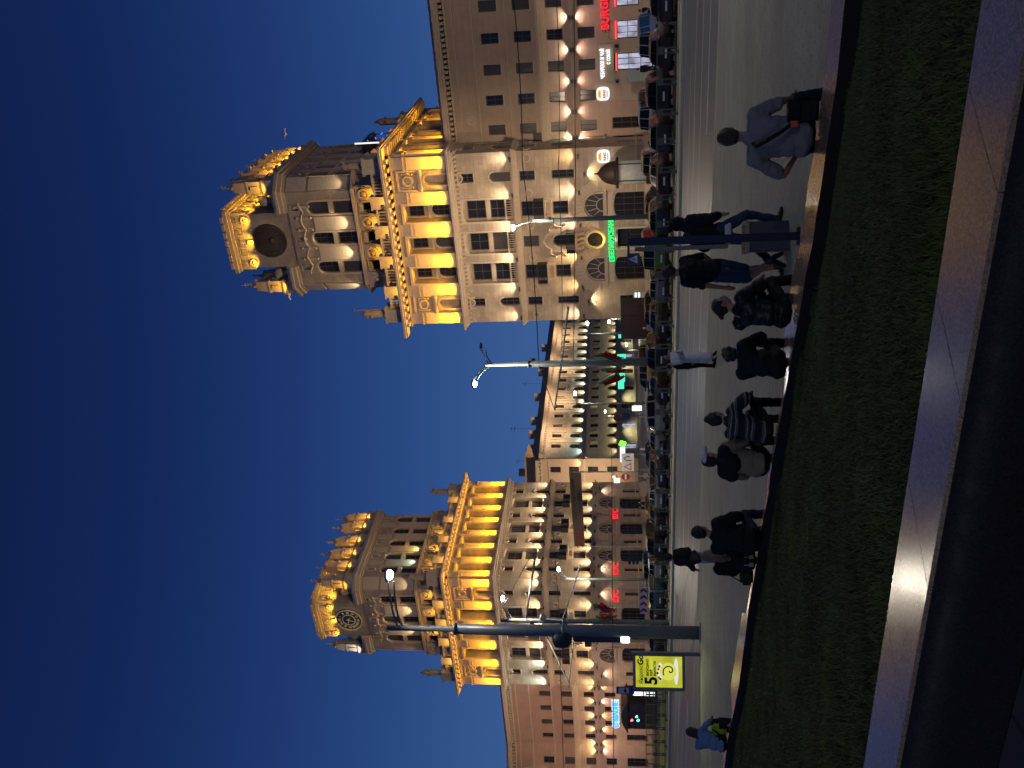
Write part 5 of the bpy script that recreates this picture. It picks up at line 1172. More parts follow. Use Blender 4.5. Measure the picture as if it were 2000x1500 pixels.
# ------------------------------------------------------------------ overhead wires and contact arms
def wire(pts, r, label, name='overhead_wire', cat='wire', m=None, sag=0):
    P = []
    for (a, b) in zip(pts, pts[1:]):
        for i in range(8):
            t = i/8; q = a.lerp(b, t); q.z -= sag*4*t*(1-t); P.append(q)
    P.append(pts[-1]); mb = MB(lambda s, d, z: (s, d, z)); mb.tube([tuple(q) for q in P], r, 5); o = mb.build(name, m or M_IRON); tag(o, label, cat, 'wires over the road'); return o
wire([at_d(1001, -20, 50), at_d(1020, 317, 60), at_d(1052, 705, 58)], .03, 'overhead wire crossing the emblem tower at the row of small round windows', sag=.15)
wire([at_d(1086, -20, 46), at_d(1091, 330, 52), at_d(1097, 700, 57)], .022, 'double overhead wire passing the third floor of the right wing', sag=.1)
wire([at_d(1121, -20, 46), at_d(1124, 330, 52), at_d(1120, 705, 57)], .022, 'overhead wire just above the pink wash lights of the right wing')
wire([at_d(1053, 715, 58), at_d(1083, 800, 70)], .03, 'stay running down to the left from the tall pale post')
wire([at_d(1097, 705, 57.5), at_d(1110, 600, 52)], .06, 'contact wire arm reaching right from the tall pale post', 'contact_arm', 'arm', M_POLE)
wire([at_d(1096, 713, 57.5), at_d(1083, 800, 62)], .06, 'contact wire arm reaching left from the tall pale post', 'contact_arm', 'arm', M_POLE)
wire([at_d(1027, 1208, d2-.1), at_d(1047, 1077, 54)], .07, 'dark contact arm slanting up to the right before the clock tower', 'contact_arm', 'arm', M_POLED)
wire([at_d(1100, 1207, d2), at_d(1133, 1105, 54)], .05, 'pale contact arm low before the clock tower', 'contact_arm', 'arm', M_POLE)
wire([at_d(1068, 1245, d2), at_d(1112, 1338, 60)], .05, 'upper bar of the pale V shaped arm left of the thick mast', 'contact_arm', 'arm', mat('white_arm', (.6, .58, .55), .5))
wire([at_d(1122, 1238, d2), at_d(1110, 1343, 60)], .06, 'lower bar of the pale V shaped arm left of the thick mast', 'contact_arm', 'arm', MATS['white_arm'])
wire([at_d(1092, 1250, 56), at_d(1098, 1400, 62), at_d(1101, 1520, 66)], .025, 'overhead wire crossing the brown wing above the cornice')
wire([at_d(1195, 880, 62), at_d(1196, 1150, 58), at_d(1199, 1520, 54)], .025, 'long low wire passing the KFC signs')
wire([at_d(1069, 900, 90), at_d(1083, 1080, 66), at_d(1093, 1205, d2)], .022, 'wire over the upper floors of the clock tower side')
wire([at_d(1040, 1079, 54), at_d(985, 1180, d2)], .02, 'thin stay above the dark contact arm')
# ------------------------------------------------------------------ flags
def flags(base, z, label, flip=1, d_sz=1.0):
    r = empty('flag_cluster', base); tag(r, label, 'flags', 'red and green flags on the masts')
    mr = mat('flag_red', (.55, .015, .02), .7); mg = mat('flag_green', (.02, .22, .07), .7)
    for i, (ax, ln) in enumerate(((-.55, 2.6), (.12, 2.3), (.75, 2.5))):
        st = MB(lambda s, d, z_: (s, d, z_)); tip = (ax*1.4*flip, -.3, ln*.85); st.tube([(0, 0, 0), tip], .025, 5); staff = st.build('staff', M_POLE, r, (0, 0, z))
        for mt, f0, f1 in ((mr, .45, 1.0), (mg, .30, .45)):
            me = D.meshes.new('cloth'); vs = []; fs = []; nx, nz = 8, 5
            for a in range(nx+1):
                for b in range(nz+1):
                    t = .45+.55*b/nz; w_ = f0-.30+(f1-f0)*a/nx if False else (a/nx)
                    px, py, pz = [c*t for c in tip]; span = (f0, f1)
                    dr = (span[0]+(span[1]-span[0])*a/nx)*1.0
                    vs.append((px+flip*.22*dr*(1 if ax > 0 else -1)+.08*math.sin(a*1.2+b), py+.12*math.sin(a*.9+b*1.3), pz-dr*.9))
            for a in range(nx):
                for b in range(nz): q = a*(nz+1)+b; fs.append((q, q+1, q+nz+2, q+nz+1))
            me.from_pydata(vs, [], fs); me.materials.append(mt); c_ = link('cloth', me, staff); sol = c_.modifiers.new('thickness', 'SOLIDIFY'); sol.thickness = .012
    return r
flags(Vector((b2.x+.25, b2.y-.3, 0)), zpx(1207, 1208, d2), 'red and green flags fanned out on the pale mast before the clock tower')
flags(Vector((b0.x-.3, b0.y-.3, 0)), zpx(1222, 712, d0), 'red and green flags low on the left of the tall pale street lamp', -1)
# dark round speaker and box on the thick mast, camera dome on the pale one
r = empty('loudspeaker', Vector((xpx(1095, 1247, d1), d1-.1, zpx(1098, 1247, d1)))); tag(r, 'dark round loudspeaker on the left side of the thick mast', 'loudspeaker')
m = MB(); m.lathe((0, 0), [(.12, -.42), (.36, -.3), (.4, 0), (.36, .3), (.12, .42)], 14); m.build('drum', mat('navy_plastic', (.02, .025, .05), .5), r); m = MB(); m.tube([(0, 0, 0), (.4, 0, 0)], .04, 5); m.build('bracket', M_POLED, r)
r = empty('signal_back', Vector((xpx(1170, 1246, d1), d1-.1, zpx(1172, 1248, d1)))); tag(r, 'long narrow dark board on the thick mast with a bright lamp at its foot', 'board')
m = MB(); m.box(-.14, .14, -.05, .1, -.9, 1.15); m.build('board', MATS['navy_plastic'], r, bev=.02); m = MB(); m.box(-.14, .16, -.1, .14, -1.28, -.9); m.build('lamp', emis('box_lamp', (.95, .97, 1), 5), r, bev=.03)
r = empty('camera_dome', Vector((b2.x+.35, b2.y-.35, zpx(1062, 1203, d2)))); tag(r, 'silver camera dome on the pale mast', 'camera'); m = MB(); m.ball((0, 0, 0), .24, 12); m.build('dome', mat('chrome', (.6, .6, .62), .15, 1.0), r); m = MB(); m.lathe((0, 0), [(.27, .04), (.27, .2), (.1, .28)], 12); m.build('hood', M_POLE, r)
# ------------------------------------------------------------------ light-box advertisement at the road edge
bp_ = on_plaza(1367, 1281.5)
dB = bp_.y
r = empty('advertising_light_box', bp_, -math.radians(4)); tag(r, 'bright yellow lit advertisement box on one leg beside the thick mast', 'light box')
zb0, zb1 = zpx(1338, 1300, dB)-bp_.z, zpx(1236, 1300, dB)-bp_.z
wB = -(xpx(1290, 1348, dB)-xpx(1290, 1277, dB))
m = MB(); m.box(-wB+.1, .06, -.16, .0, zb0, zb0+.12); m.box(-wB+.1, .06, -.16, 0, zb1-.12, zb1); m.box(-wB+.0, -wB+.14, -.16, .02, zb0, zb1); m.box(-.05, .06, -.16, 0, zb0, zb1); m.box(-wB+.1, 0, -.16, -.1, zb0+.1, zb1-.1); m.build('frame', M_POLED, r, bev=.015)
m = MB(); m.box(-.03, .10, -.2, -.04, 0, zb1+.05); m.build('leg', M_POLED, r)
P0, P1 = -wB+.14, -.05; Zl, Zh = zb0+.12, zb1-.12; PW = P1-P0; PH = Zh-Zl; pc = (P0+P1)/2
ym = D.materials.new('poster_yellow'); ym.use_nodes = True; n_ = ym.node_tree; n_.nodes.clear(); oo = n_.nodes.new('ShaderNodeOutputMaterial'); ee = n_.nodes.new('ShaderNodeEmission'); no_ = n_.nodes.new('ShaderNodeTexNoise'); no_.inputs['Scale'].default_value = 1.1
tc_ = n_.nodes.new('ShaderNodeTexCoord'); cr_ = n_.nodes.new('ShaderNodeValToRGB'); n_.links.new(tc_.outputs['Object'], no_.inputs['Vector']); n_.links.new(no_.outputs['Fac'], cr_.inputs[0]); n_.links.new(cr_.outputs[0], ee.inputs[0]); n_.links.new(ee.outputs[0], oo.inputs[0])
cr_.color_ramp.elements[0].position = .35; cr_.color_ramp.elements[0].color = (.42, .40, .02, 1); cr_.color_ramp.elements[1].position = .65; cr_.color_ramp.elements[1].color = (.62, .66, .05, 1); ee.inputs[1].default_value = 1.0
m = MB(); m.box(P0, P1, -.09, -.03, Zl, Zh); poster = m.build('poster', ym, r)
def ptext(t, size, x, z, ital=0, bold=.008):
    o = link('poster_text', text_mesh(t, size, .004, 'poster_text', bold, M_BLACKL, 'LEFT', 1.0, ital), poster, (P0+x*PW, .0245-.0, Zl+z*PH), rot=(math.pi/2, 0, 0)); o.location.y = .025-.0; o.location.y = .03*0+.0 ; o.location = (P0+x*PW, .03-.0, Zl+z*PH); o.location.y = .024; o.location.y *= 1; o.location.y = 0.024; return o
# the sheet's front stands at local y = +.03 behind the frame lip; writing is 5 mm proud of it
def ptext(t, size, x, z, ital=0, bold=.008): return link('poster_text', text_mesh(t, size, .004, 'poster_text', bold, M_BLACKL, 'LEFT', 1.0, ital), poster, (P0+x*PW, .022, Zl+z*PH), rot=(math.pi/2, 0, 0))
ptext('Яндекс', .25, .08, .885, .3, .0); ptext('Go', .34, .70, .89, .2, .014)
ptext('5', .74, .08, .66, 0, .025); ptext('вкусных', .19, .36, .745, 0, .006); ptext('лет', .19, .36, .665, 0, .006); ptext('вместе', .19, .36, .59, 0, .006)
cup = MB(lambda s, d, z: (s, -d, z)); cz = Zl+.30*PH
def disc2(cx_, cz_, rx, rz_, y, name, m_, a0=0, a1=360):
    q = MB(); pts = [(cx_+rx*math.cos(math.radians(a0+(a1-a0)*i/24)), cz_+rz_*math.sin(math.radians(a0+(a1-a0)*i/24))) for i in range(25 if a1-a0 < 360 else 24)]; q.prism(pts, y, y+.004); return q.build(name, m_, poster)
WCU = emis('poster_white', (.85, .85, .88), .9); disc2(pc-.0, Zl+.47*PH, .42, .13, -.025, 'cake', WCU); disc2(pc+.03, Zl+.13*PH, .60, .10, -.025, 'saucer', WCU)
disc2(pc+.02, Zl+.30*PH, .40, .36, -.020, 'cup', emis('poster_cup', (.75, .78, .12), .9))
for i, (q, z, c_) in enumerate(((-.25, .50, (.5, .05, .03)), (-.05, .53, (.08, .05, .02)), (.12, .51, (.5, .06, .04)), (.25, .49, (.06, .05, .02)), (-.32, .47, (.05, .04, .02)))): disc2(pc+q, Zl+z*PH, .06, .05, -.015, 'berry', emis('poster_berry%s' % i, c_, .8))
q = MB(); sp = [(pc+.05+.05*t*math.cos(t*1.0+2.2), -.012, Zl+.27*PH+.05*t*math.sin(t*1.0+2.2)) for t in [i*.35 for i in range(19)]]; q.tube(sp, .03, 5); q.build('spiral_mark', M_BLACKL, poster)
sp_l = spot(r, (pc, -.3, (Zl+Zh)/2), (0, -1, -.35), 12, (1, 1, .35), 150, .8, .4)
# ------------------------------------------------------------------ railing between road and car park
def railing():
    root = empty('railing', ST(-30, -29.2, 0), -ANG); tag(root, 'long low grey green metal railing between the road and the parked cars', 'railing')
    mt = mat('railing_paint', (.10, .115, .09), .5, .2, noise=.2, nscale=4)
    a, b = -34, 44
    for z in (1.25, .28): m = MB(); m.box(a, b, -.025, .025, z-.025, z+.025); m.build('rail', mt, root)
    pm = MB()
    for x in (-.13, .13): pm.box(x-.03, x+.03, -.03, .03, .12, 1.2)
    for z in (.42, .95): pm.box(-.2, .2, -.02, .02, z-.05, z+.05)
    pm.box(-.2, .2, -.02, .02, 1.0, 1.2); pm.box(-.1, .1, -.02, .02, .3, .38); pme = pm.mesh('post', mt)
    fm_ = MB(); fm_.tube([(0, .0, .5), (0, .45, .16)], .035, 5); fm_.lathe((0, .48), [(.12, .12), (.12, .17), (.05, .24), (.09, .32), (.04, .38)], 8); fme = fm_.mesh('foot', mt)
    x = a+.6; i = 0
    while x < b:
        link('post', pme, root, (x, 0, 0))
        if i % 2: link('foot', fme, root, (x, 0, 0))
        x += 1.62; i += 1
railing()
# yellow lit barrier beyond, at the left
yb = at_z(1300, 1420, 0)
r = empty('railing', yb, -ANG); tag(r, 'short barred railing on a yellow lit concrete kerb at the far left', 'railing')
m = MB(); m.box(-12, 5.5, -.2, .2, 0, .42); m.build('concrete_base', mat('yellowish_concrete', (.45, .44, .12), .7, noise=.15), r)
m = MB()
for i in range(14): s = -11.5+i*1.3; m.box(s-.04, s+.04, -.04, .04, .42, 1.75)
m.box(-12, 5.5, -.03, .03, 1.68, 1.75); m.box(-12, 5.5, -.03, .03, .55, .6); m.build('post', mat('olive_paint', (.16, .15, .07), .5), r)
m = MB()
for i in range(110): s = -11.5+i*.155; m.box(s-.012, s+.012, -.01, .01, .6, 1.68)
m.build('bars', mat('olive_paint'), r)
spot(r, (-3, -5, 6.5), (0, .6, -1), 180, (1, .95, .35), 100, .8, .15)
lp = empty('street_lamp', yb - VX*5 - UX*3, 0); tag(lp, 'low lamp over the yellow lit barrier', 'street lamp', 'street lamps of the square'); m = MB(); m.tube([(0, 0, 0), (0, 0, 6.6)], .08, 8); m.build('mast', M_POLE, lp); m = MB(); m.ball((0, 0, 6.7), .2, 8); m.build('lamp_head', M_POLE, lp)
# ------------------------------------------------------------------ road signs and small things
def pole_sign(x, y, d, zfoot, label, shape, m_face, size, name='road_sign', cat='road sign', extra=None, rz=-ANG):
    p = at_d(x, y, d); r = empty(name, Vector((p.x, p.y, zfoot)), rz); tag(r, label, cat)
    pm = MB(); pm.tube([(0, -.06, 0), (0, -.06, p.z-zfoot+size*.4)], .035, 6); pm.build('pole', M_POLE, r)
    b = MB(); z = p.z-zfoot
    if shape == 'square': b.box(-size/2, size/2, 0, .03, z-size/2, z+size/2)
    elif shape == 'round': b.disc(0, z, [(size/2, 0), (size/2, .03)], 20)
    elif shape == 'tri': b.prism([(-size/2, z-size*.4), (size/2, z-size*.4), (0, z+size*.45)], 0, .03)
    b.build('plate', m_face, r)
    if extra: extra(r, z)
    return r
M_BLUES = mat('sign_blue_paint', (.02, .04, .22), .4); M_WH = mat('sign_white_paint', (.75, .75, .72), .5); M_REDS = mat('sign_red_paint', (.45, .02, .03), .4)
def ped(r, z):
    m = MB(); m.prism([(-.3, z-.27), (.3, z-.27), (0, z+.3)], .03, .036); m.build('white_triangle', M_WH, r)
    m = MB(); m.tube([(0, .05, z+.1), (0, .05, z-.02), (-.08, .05, z-.18)], .022, 5); m.tube([(0, .05, z-.02), (.09, .05, z-.17)], .022, 5); m.tube([(-.09, .05, z+.0), (0, .05, z+.07), (.09, .05, z-.01)], .018, 5); m.ball((0, .05, z+.16), .035, 6); m.build('walking_figure', M_BLACKL, r)
pole_sign(1237, 506, 62, 0, 'blue pedestrian crossing sign before the left tower arch', 'square', M_BLUES, .85, extra=ped)
pole_sign(1222, 813, 120, 0, 'round blue road sign, lower of the two dark discs', 'round', M_BLUES, 1.1)
pole_sign(1206, 816, 121, 0, 'round dark red road sign, upper of the two dark discs', 'round', mat('sign_dark_red', (.12, .03, .05), .5), 1.1)
def noent(r, z): m = MB(); m.box(-.3, .3, .03, .036, z-.08, z+.08); m.build('white_bar', M_WH, r)
pole_sign(1222, 931, 85, 0, 'red no entry sign right of the clock tower', 'round', M_REDS, .8, extra=noent)
def works(r, z):
    m = MB(); m.prism([(-.95, z-.35), (-.05, z-.35), (-.5, z+.42)], .03, .04); m.build('red_triangle', M_REDS, r); m = MB(); m.prism([(-.78, z-.27), (-.22, z-.27), (-.5, z+.25)], .04, .046); m.build('white_triangle', M_WH, r)
    m = MB(); m.tube([(.25, .05, z-.4), (.25, .05, z+.15), (.5, .05, z+.35), (.7, .05, z+.1), (.7, .05, z-.2)], .05, 5); m.build('detour_arrow', M_BLACKL, r)
p = at_d(1226, 903, 88); r = empty('road_sign', Vector((p.x, p.y, 0)), -ANG); tag(r, 'large white detour board with a red triangle, right of the clock tower', 'road sign')
m = MB(); m.box(-1.05, 1.05, 0, .03, p.z-.6, p.z+.6); m.build('plate', M_WH, r); m = MB(); m.mark(); m.tube([(-.9, -.06, 0), (-.9, -.06, p.z+.6)], .04, 5); m.mark(); m.tube([(.9, -.06, 0), (.9, -.06, p.z+.6)], .04, 5); m.each('pole', M_POLE, r); works(r, p.z)
# chevron board
p = at_d(1257, 1173, 66); r = empty('chevron_board', Vector((p.x, p.y, 0)), -ANG); tag(r, 'red and white chevron board before the clock tower', 'road sign')
cw_ = 1.3; m = MB(); m.box(-cw_, cw_, 0, .03, p.z-.26, p.z+.26); m.build('plate', M_WH, r)
m = MB()
for i in range(4): x = -cw_+.12+i*.64; m.prism([(x, p.z-.24), (x+.28, p.z-.24), (x+.5, p.z), (x+.28, p.z+.24), (x, p.z+.24), (x+.22, p.z)], .03, .036)
m.build('red_chevrons', M_REDS, r); m = MB(); m.mark(); m.tube([(-.9, -.05, 0), (-.9, -.05, p.z)], .04, 5); m.mark(); m.tube([(.9, -.05, 0), (.9, -.05, p.z)], .04, 5); m.each('post', M_POLE, r)
# direction arrows on a dark post
p = at_d(1238, 1089, 68); r = empty('direction_sign', Vector((p.x, p.y, 0)), -ANG); tag(r, 'dark finger post with three arrow boards before the arched doors', 'direction sign')
m = MB(); m.tube([(0, -.04, 0), (0, -.04, p.z+.6)], .04, 6); m.build('post', M_IRON, r)
for z in (.32, .02, -.26): m = MB(); m.prism([(-.65, p.z+z-.1), (.5, p.z+z-.1), (.68, p.z+z), (.5, p.z+z+.1), (-.65, p.z+z+.1)], 0, .03); m.build('arrow_board', M_IRON, r)
# bus stop sign
p = at_d(1222, 1348, 58); r = empty('bus_stop_sign', Vector((p.x, p.y, 0)), -ANG); tag(r, 'blue and white bus stop sign left of the yellow light box', 'road sign')
m = MB(); m.box(-.32, .32, 0, .03, p.z-.55, p.z+.6); m.build('plate', M_BLUES, r); m = MB(); m.box(-.26, .26, .03, .036, p.z-.2, p.z+.45); m.build('white_field', M_WH, r)
m = MB(); m.box(-.18, .18, .036, .04, p.z-.05, p.z+.1); m.build('bus_symbol', M_BLACKL, r); m = MB(); m.tube([(0, -.05, 0), (0, -.05, p.z+.6)], .035, 5); m.build('pole', M_POLE, r)
# pharmacy sign
p = at_d(1216, 883, 150); r = empty('shop_sign', p, -ANG); tag(r, 'white lit box with a green cross flower in the street between the towers', 'shop sign')
m = MB(); m.box(-2.0, 1.1, 0, .15, -.42, .42); m.build('light_box', M_WHITE, r, bev=.05); link('letters', text_mesh('ДОДА', .8, .01, 'letters', .0, M_BLUEN), r, (-.45, -.17, 0), rot=(math.pi/2, 0, 0))
m = MB()
for a in range(4): m.ball((1.75+.35*math.cos(a*math.pi/2+.4), .08, .35*math.sin(a*math.pi/2+.4)), .34, 8, (1, .4, 1))
m.build('green_cross', emis('cross_green', (.15, 1, .05), 2.5), r)
m = MB(); m.box(-.05, .05, -2.2, 0, -.3, .3); m.build('bracket', M_FIX, r)
for (x, y, d, wd, h, lab) in ((1213, 752, 150, 1.5, 1.0, 'teal lit sign left of the tall pale post'), (1214, 698, 150, 1.3, 1.4, 'teal lit sign right of the tall pale post'), (1215, 737, 140, 1.6, .9, 'small teal sign close left of the tall pale post'), (1216, 655, 150, 1.0, 1.4, 'green lit sign beside the dark glazed shelter')):
    p = at_d(x, y, d); r = empty('shop_sign', p, -ANG); tag(r, lab, 'shop sign'); m = MB(); m.box(-wd/2, wd/2, 0, .1, -h/2, h/2); m.build('light_box', M_TEAL, r, bev=.1); m = MB(); m.box(-.04, .04, -1.5, 0, -.04, .04); m.build('bracket', M_FIX, r)
for (x, y, d, wd, h, lab) in ((1244, 797, 130, .9, 1.4, 'bright white lit window board low in the street'), (1205, 938, 92, .62, .62, 'glaring white square lamp box at the right corner of the clock tower'), (1199, 931, 92, .3, .3, 'small glaring lamp beside the white square lamp box')):
    p = at_d(x, y, d); r = empty('lamp_box', p, -ANG); tag(r, lab, 'lamp box'); m = MB(); m.box(-wd/2, wd/2, 0, .1, -h/2, h/2); m.build('glass', emis('box_lamp'), r, bev=.06) if False else m.build('glass', M_WHITE, r, bev=.06); m = MB(); m.box(-.04, .04, -.9, 0, -.04, .04); m.build('bracket', M_FIX, r)
# banner strung before the clock tower
dbn = 92
pA, pB, pC, pD_ = at_d(1111, 922, dbn), at_d(1135, 924, dbn), at_d(1142, 1066, dbn+.5), at_d(1122, 1067, dbn+.5)
r = empty('banner', pD_); tag(r, 'dull brown fabric banner reading 2026 strung before the clock tower side', 'banner')
me = D.meshes.new('cloth'); N = 24; vs = []; fs = []
for i in range(N+1):
    t = i/N; a = pD_.lerp(pA, t); b = pC.lerp(pB, t); w_ = .12*math.sin(t*9); 
    for q in (a, b): vs.append(tuple(q-pD_+VX*w_))
for i in range(N): fs.append((i*2, i*2+1, i*2+3, i*2+2))
me.from_pydata(vs, [], fs); me.materials.append(mat('banner_cloth', (.085, .062, .045), .9, noise=.2, nscale=1.5)); c_ = link('cloth', me, r); c_.modifiers.new('t', 'SOLIDIFY').thickness = .02
dirb = (pA-pD_); wb = dirb.length; hb = (pA-pB).length; rzb = math.atan2(dirb.y, dirb.x); tilt = math.asin(dirb.z/wb)
for t, sz_, x, z, mcol in (('2026', .95, .12, -.5, (.16, .03, .03)), ('ГОД БЕЛОРУССКОЙ', .42, .66, -.28, (.035, .028, .022)), ('ЖЕНЩИНЫ', .42, .62, -.72, (.035, .028, .022))):
    o = link('letters', text_mesh(t, sz_, .01, 'letters', .01, mat('banner_ink%s' % t[0], mcol, .8)), r, dirb*x+Vector((0, 0, z*hb))-VX*.22); o.rotation_euler = (math.pi/2, -tilt, rzb)
m = MB(lambda s, d, z: (s, d, z)); pb = at_d(1262, 921, dbn); m.tube([(pA.x-pD_.x, pA.y-pD_.y, .3), tuple(pb-pD_)], .07, 6); m.build('post', M_POLE, r)
m = MB(lambda s, d, z: (s, d, z)); m.tube([(0, .1, .1), (0, .1, -pD_.z)], .05, 6); m.build('post', M_POLE, r)
# traffic lights at the left
def signal(x, y, d, lab, lit):
    p = at_d(x, y, d); r = empty('traffic_light', Vector((p.x, p.y, 0)), -ANG*.3); tag(r, lab, 'traffic light', 'traffic lights at the left'); z = p.z
    m = MB(); m.box(-.15, .15, -.12, .05, z-.45, z+.45); m.build('housing', M_IRON, r, bev=.02); m = MB(); m.tube([(0, -.12, 0), (0, -.12, z)], .05, 6); m.build('pole', M_IRON, r)
    for k, (c, dz) in enumerate((('r', .28), ('g', -.28))):
        if c in lit: m = MB(); m.disc(0, z+dz, [(.13, .05), (.1, .09)], 14); m.build('lit_lens', emis('lens_'+c, (1, .12, .1) if c == 'r' else (.1, 1, .6), 5), r)
        v_ = MB(); v_.ring(0, z+dz, .13, .15, .05, .2, 12, (0, 180)); v_.build('visor', M_IRON, r)
signal(1240, 1406, 80, 'traffic light with red and green lenses lit before the rounded kiosk', 'rg'); signal(1237, 1399, 82, 'second traffic light with a green lens, close right of the first', 'g')
# white zebra-style kiosks etc: two far pedestrians' backdrop ends here
# ------------------------------------------------------------------ cars
M_TYRE = mat('tyre_rubber', (.012, .012, .012), .8); M_RIM = mat('wheel_rim', (.3, .3, .31), .3, .9); M_CGL = mat('car_glass', (.006, .006, .007), .12, spec=.35)
M_LENSR = mat('tail_lens', (.10, .004, .004), .2); M_LENSW = mat('head_lens', (.5, .5, .52), .1, .4); M_PLATE = mat('number_plate', (.75, .75, .72), .4); M_BUMP = mat('black_plastic', (.015, .015, .016), .6)
CARM = {}
def car_mesh(kind):
    if kind in CARM: return CARM[kind]
    L, W_, H = {'sedan': (4.5, 1.78, 1.45), 'hatch': (4.1, 1.74, 1.52), 'suv': (4.5, 1.88, 1.72), 'van': (4.6, 1.86, 1.95)}[kind]
    bz = .92 if kind in ('sedan', 'hatch') else 1.08
    # stations along the length (rear -> front): y, roof height, roof half width factor, belt height, body half width factor, floor
    S = {'sedan': [(0, .88, .86, .84, .90, .42), (.08, 1.02, .90, .90, .97, .26), (.75, 1.06, .90, .95, 1, .22), (1.35, 1.40, .72, .95, 1, .2), (2.1, 1.45, .72, .93, 1, .2), (2.75, 1.40, .72, .92, 1, .2), (3.45, .98, .86, .90, 1, .2), (4.25, .80, .86, .76, .96, .24), (4.5, .62, .78, .58, .84, .34)],
         'hatch': [(0, .95, .82, .90, .90, .42), (.06, 1.08, .82, 1.0, .97, .28), (.30, 1.46, .72, 1.0, 1, .22), (1.0, 1.52, .74, .97, 1, .2), (2.1, 1.5, .74, .95, 1, .2), (2.5, 1.43, .73, .94, 1, .2), (3.2, 1.02, .86, .93, 1, .2), (3.9, .85, .86, .8, .96, .24), (4.1, .65, .78, .6, .84, .34)],
         'suv': [(0, 1.05, .82, 1.0, .92, .5), (.06, 1.15, .84, 1.08, .98, .36), (.32, 1.62, .76, 1.1, 1, .3), (1.0, 1.72, .77, 1.08, 1, .28), (2.2, 1.71, .77, 1.06, 1, .28), (2.65, 1.62, .76, 1.05, 1, .28), (3.3, 1.15, .88, 1.04, 1, .28), (4.25, 1.0, .88, .96, .97, .32), (4.5, .8, .8, .75, .88, .42)],
         'van': [(0, 1.1, .88, 1.05, .94, .42), (.05, 1.2, .9, 1.1, .98, .3), (.2, 1.88, .84, 1.15, 1, .28), (1.0, 1.95, .84, 1.15, 1, .25), (2.8, 1.94, .84, 1.12, 1, .25), (3.2, 1.85, .82, 1.1, 1, .25), (3.95, 1.15, .88, 1.05, 1, .25), (4.5, .95, .86, .85, .96, .28), (4.6, .7, .8, .65, .88, .36)]}[kind]
    w2 = W_/2; body = MB(lambda s, d, z: (s, d, z)); gl = MB(body.fr); rings = []
    for (y, zr, fr_, zb, fb, zf) in S:
        top = max(zr, zb+.02); pts = [(-w2*fb*.82, zf), (-w2*fb, zf+.12), (-w2*fb, (zf+zb)/2+.08), (-w2*fb*.96, zb), (-w2*fr_, top-.07 if top-zb > .2 else zb+(top-zb)*.6), (-w2*fr_*.8, top), (0, top+.02)]
        pts = pts+[(-x, z) for x, z in pts[-2::-1]]; rings.append([(x, y, z) for x, z in pts])
    n = len(rings[0])
    for i in range(len(rings)-1):
        a, b = rings[i], rings[i+1]; za, zb_ = S[i][1]-S[i][3], S[i+1][1]-S[i+1][3]
        for j in range(n-1):
            q = [a[j], a[j+1], b[j+1], b[j]]
            side = j in (3, n-5) ; topf = 4 <= j <= n-6
            glass = (side and za > .3 and zb_ > .3) or (topf and abs(za-zb_) > .22 and max(za, zb_) > .34)
            if glass:
                c = [sum(p[k] for p in q)/4 for k in range(3)]; ins = [tuple(c[k]+(p[k]-c[k])*.90 for k in range(3)) for p in q]
                gl.add(ins, [(0, 1, 2, 3)]); 
                for k in range(4): body.add([q[k], q[(k+1) % 4], ins[(k+1) % 4], ins[k]], [(0, 1, 2, 3)])
            else: body.add(q, [(0, 1, 2, 3)], True)
        body.add([a[0], a[n-1], b[n-1], b[0]], [(0, 1, 2, 3)])
    body.add(rings[0], [tuple(range(n))]); body.add(rings[-1], [tuple(range(n))])
    wh = MB(body.fr); 
    def wheel():
        w_ = MB(lambda s, d, z: (d, s, z)); w_.disc(0, 0, [(.24, -.1), (.32, -.09), (.33, 0), (.32, .09), (.24, .1)], 18); r_ = MB(w_.fr); r_.disc(0, 0, [(.23, .06), (.20, .10), (.06, .08), (.05, .11)], 14); r_.disc(0, 0, [(.23, -.06), (.20, -.10), (.06, -.08)], 14); return w_.mesh('tyre', M_TYRE), r_.mesh('rim', M_RIM)
    bk = MB(body.fr); bk.box(-w2*.93, w2*.93, -.07, .12, S[0][5]-.08, S[0][5]+.14); fk = MB(body.fr); fk.box(-w2*.88, w2*.88, L-.12, L+.06, S[-1][5]-.1, S[-1][5]+.1)
    zt_ = S[0][3]
    tl = []; 
    for q in (-1, 1):
        t_ = MB(body.fr); x0, x1 = q*w2*.62, q*w2*.91; t_.box(min(x0, x1), max(x0, x1), -.02, .12, zt_-.26, zt_-.04) if kind == 'sedan' else t_.box(min(q*w2*.78, x1), max(q*w2*.78, x1), -.02, .1, zt_-.3, zt_+.06); tl.append(t_.mesh('tail_light', M_LENSR, .015))
    hl = []
    for q in (-1, 1): t_ = MB(body.fr); x0, x1 = q*w2*.5, q*w2*.80; t_.box(min(x0, x1), max(x0, x1), L-.14, L+.01, S[-1][3]-.04, S[-1][3]+.1); hl.append(t_.mesh('headlight', M_LENSW, .02))
    pl = MB(body.fr); pl.box(-.26, .26, -.04 if kind != 'sedan' else -.035, 0, zt_-.32 if kind != 'sedan' else zt_-.24, zt_-.21 if kind != 'sedan' else zt_-.13)
    pf = MB(body.fr); pf.box(-.26, .26, L+.06, L+.075, .42, .53)
    mr = []
    for q in (-1, 1): t_ = MB(body.fr); t_.box(min(q*w2, q*(w2+.2)), max(q*w2, q*(w2+.2)), L*.64, L*.64+.12, zt_+.06, zt_+.2); mr.append(t_.mesh('wing_mirror', M_BUMP, .03))
    CARM[kind] = dict(body=body, glass=gl.mesh('glass', M_CGL), wheel=wheel(), bumper=bk.mesh('bumper', M_BUMP, .03), fbumper=fk.mesh('bumper', M_BUMP, .03), tl=tl, hl=hl, plate=pl.mesh('number_plate', M_PLATE), fplate=pf.mesh('number_plate', M_PLATE), mr=mr, L=L, W=W_, S=S)
    return CARM[kind]
BODYC = {}
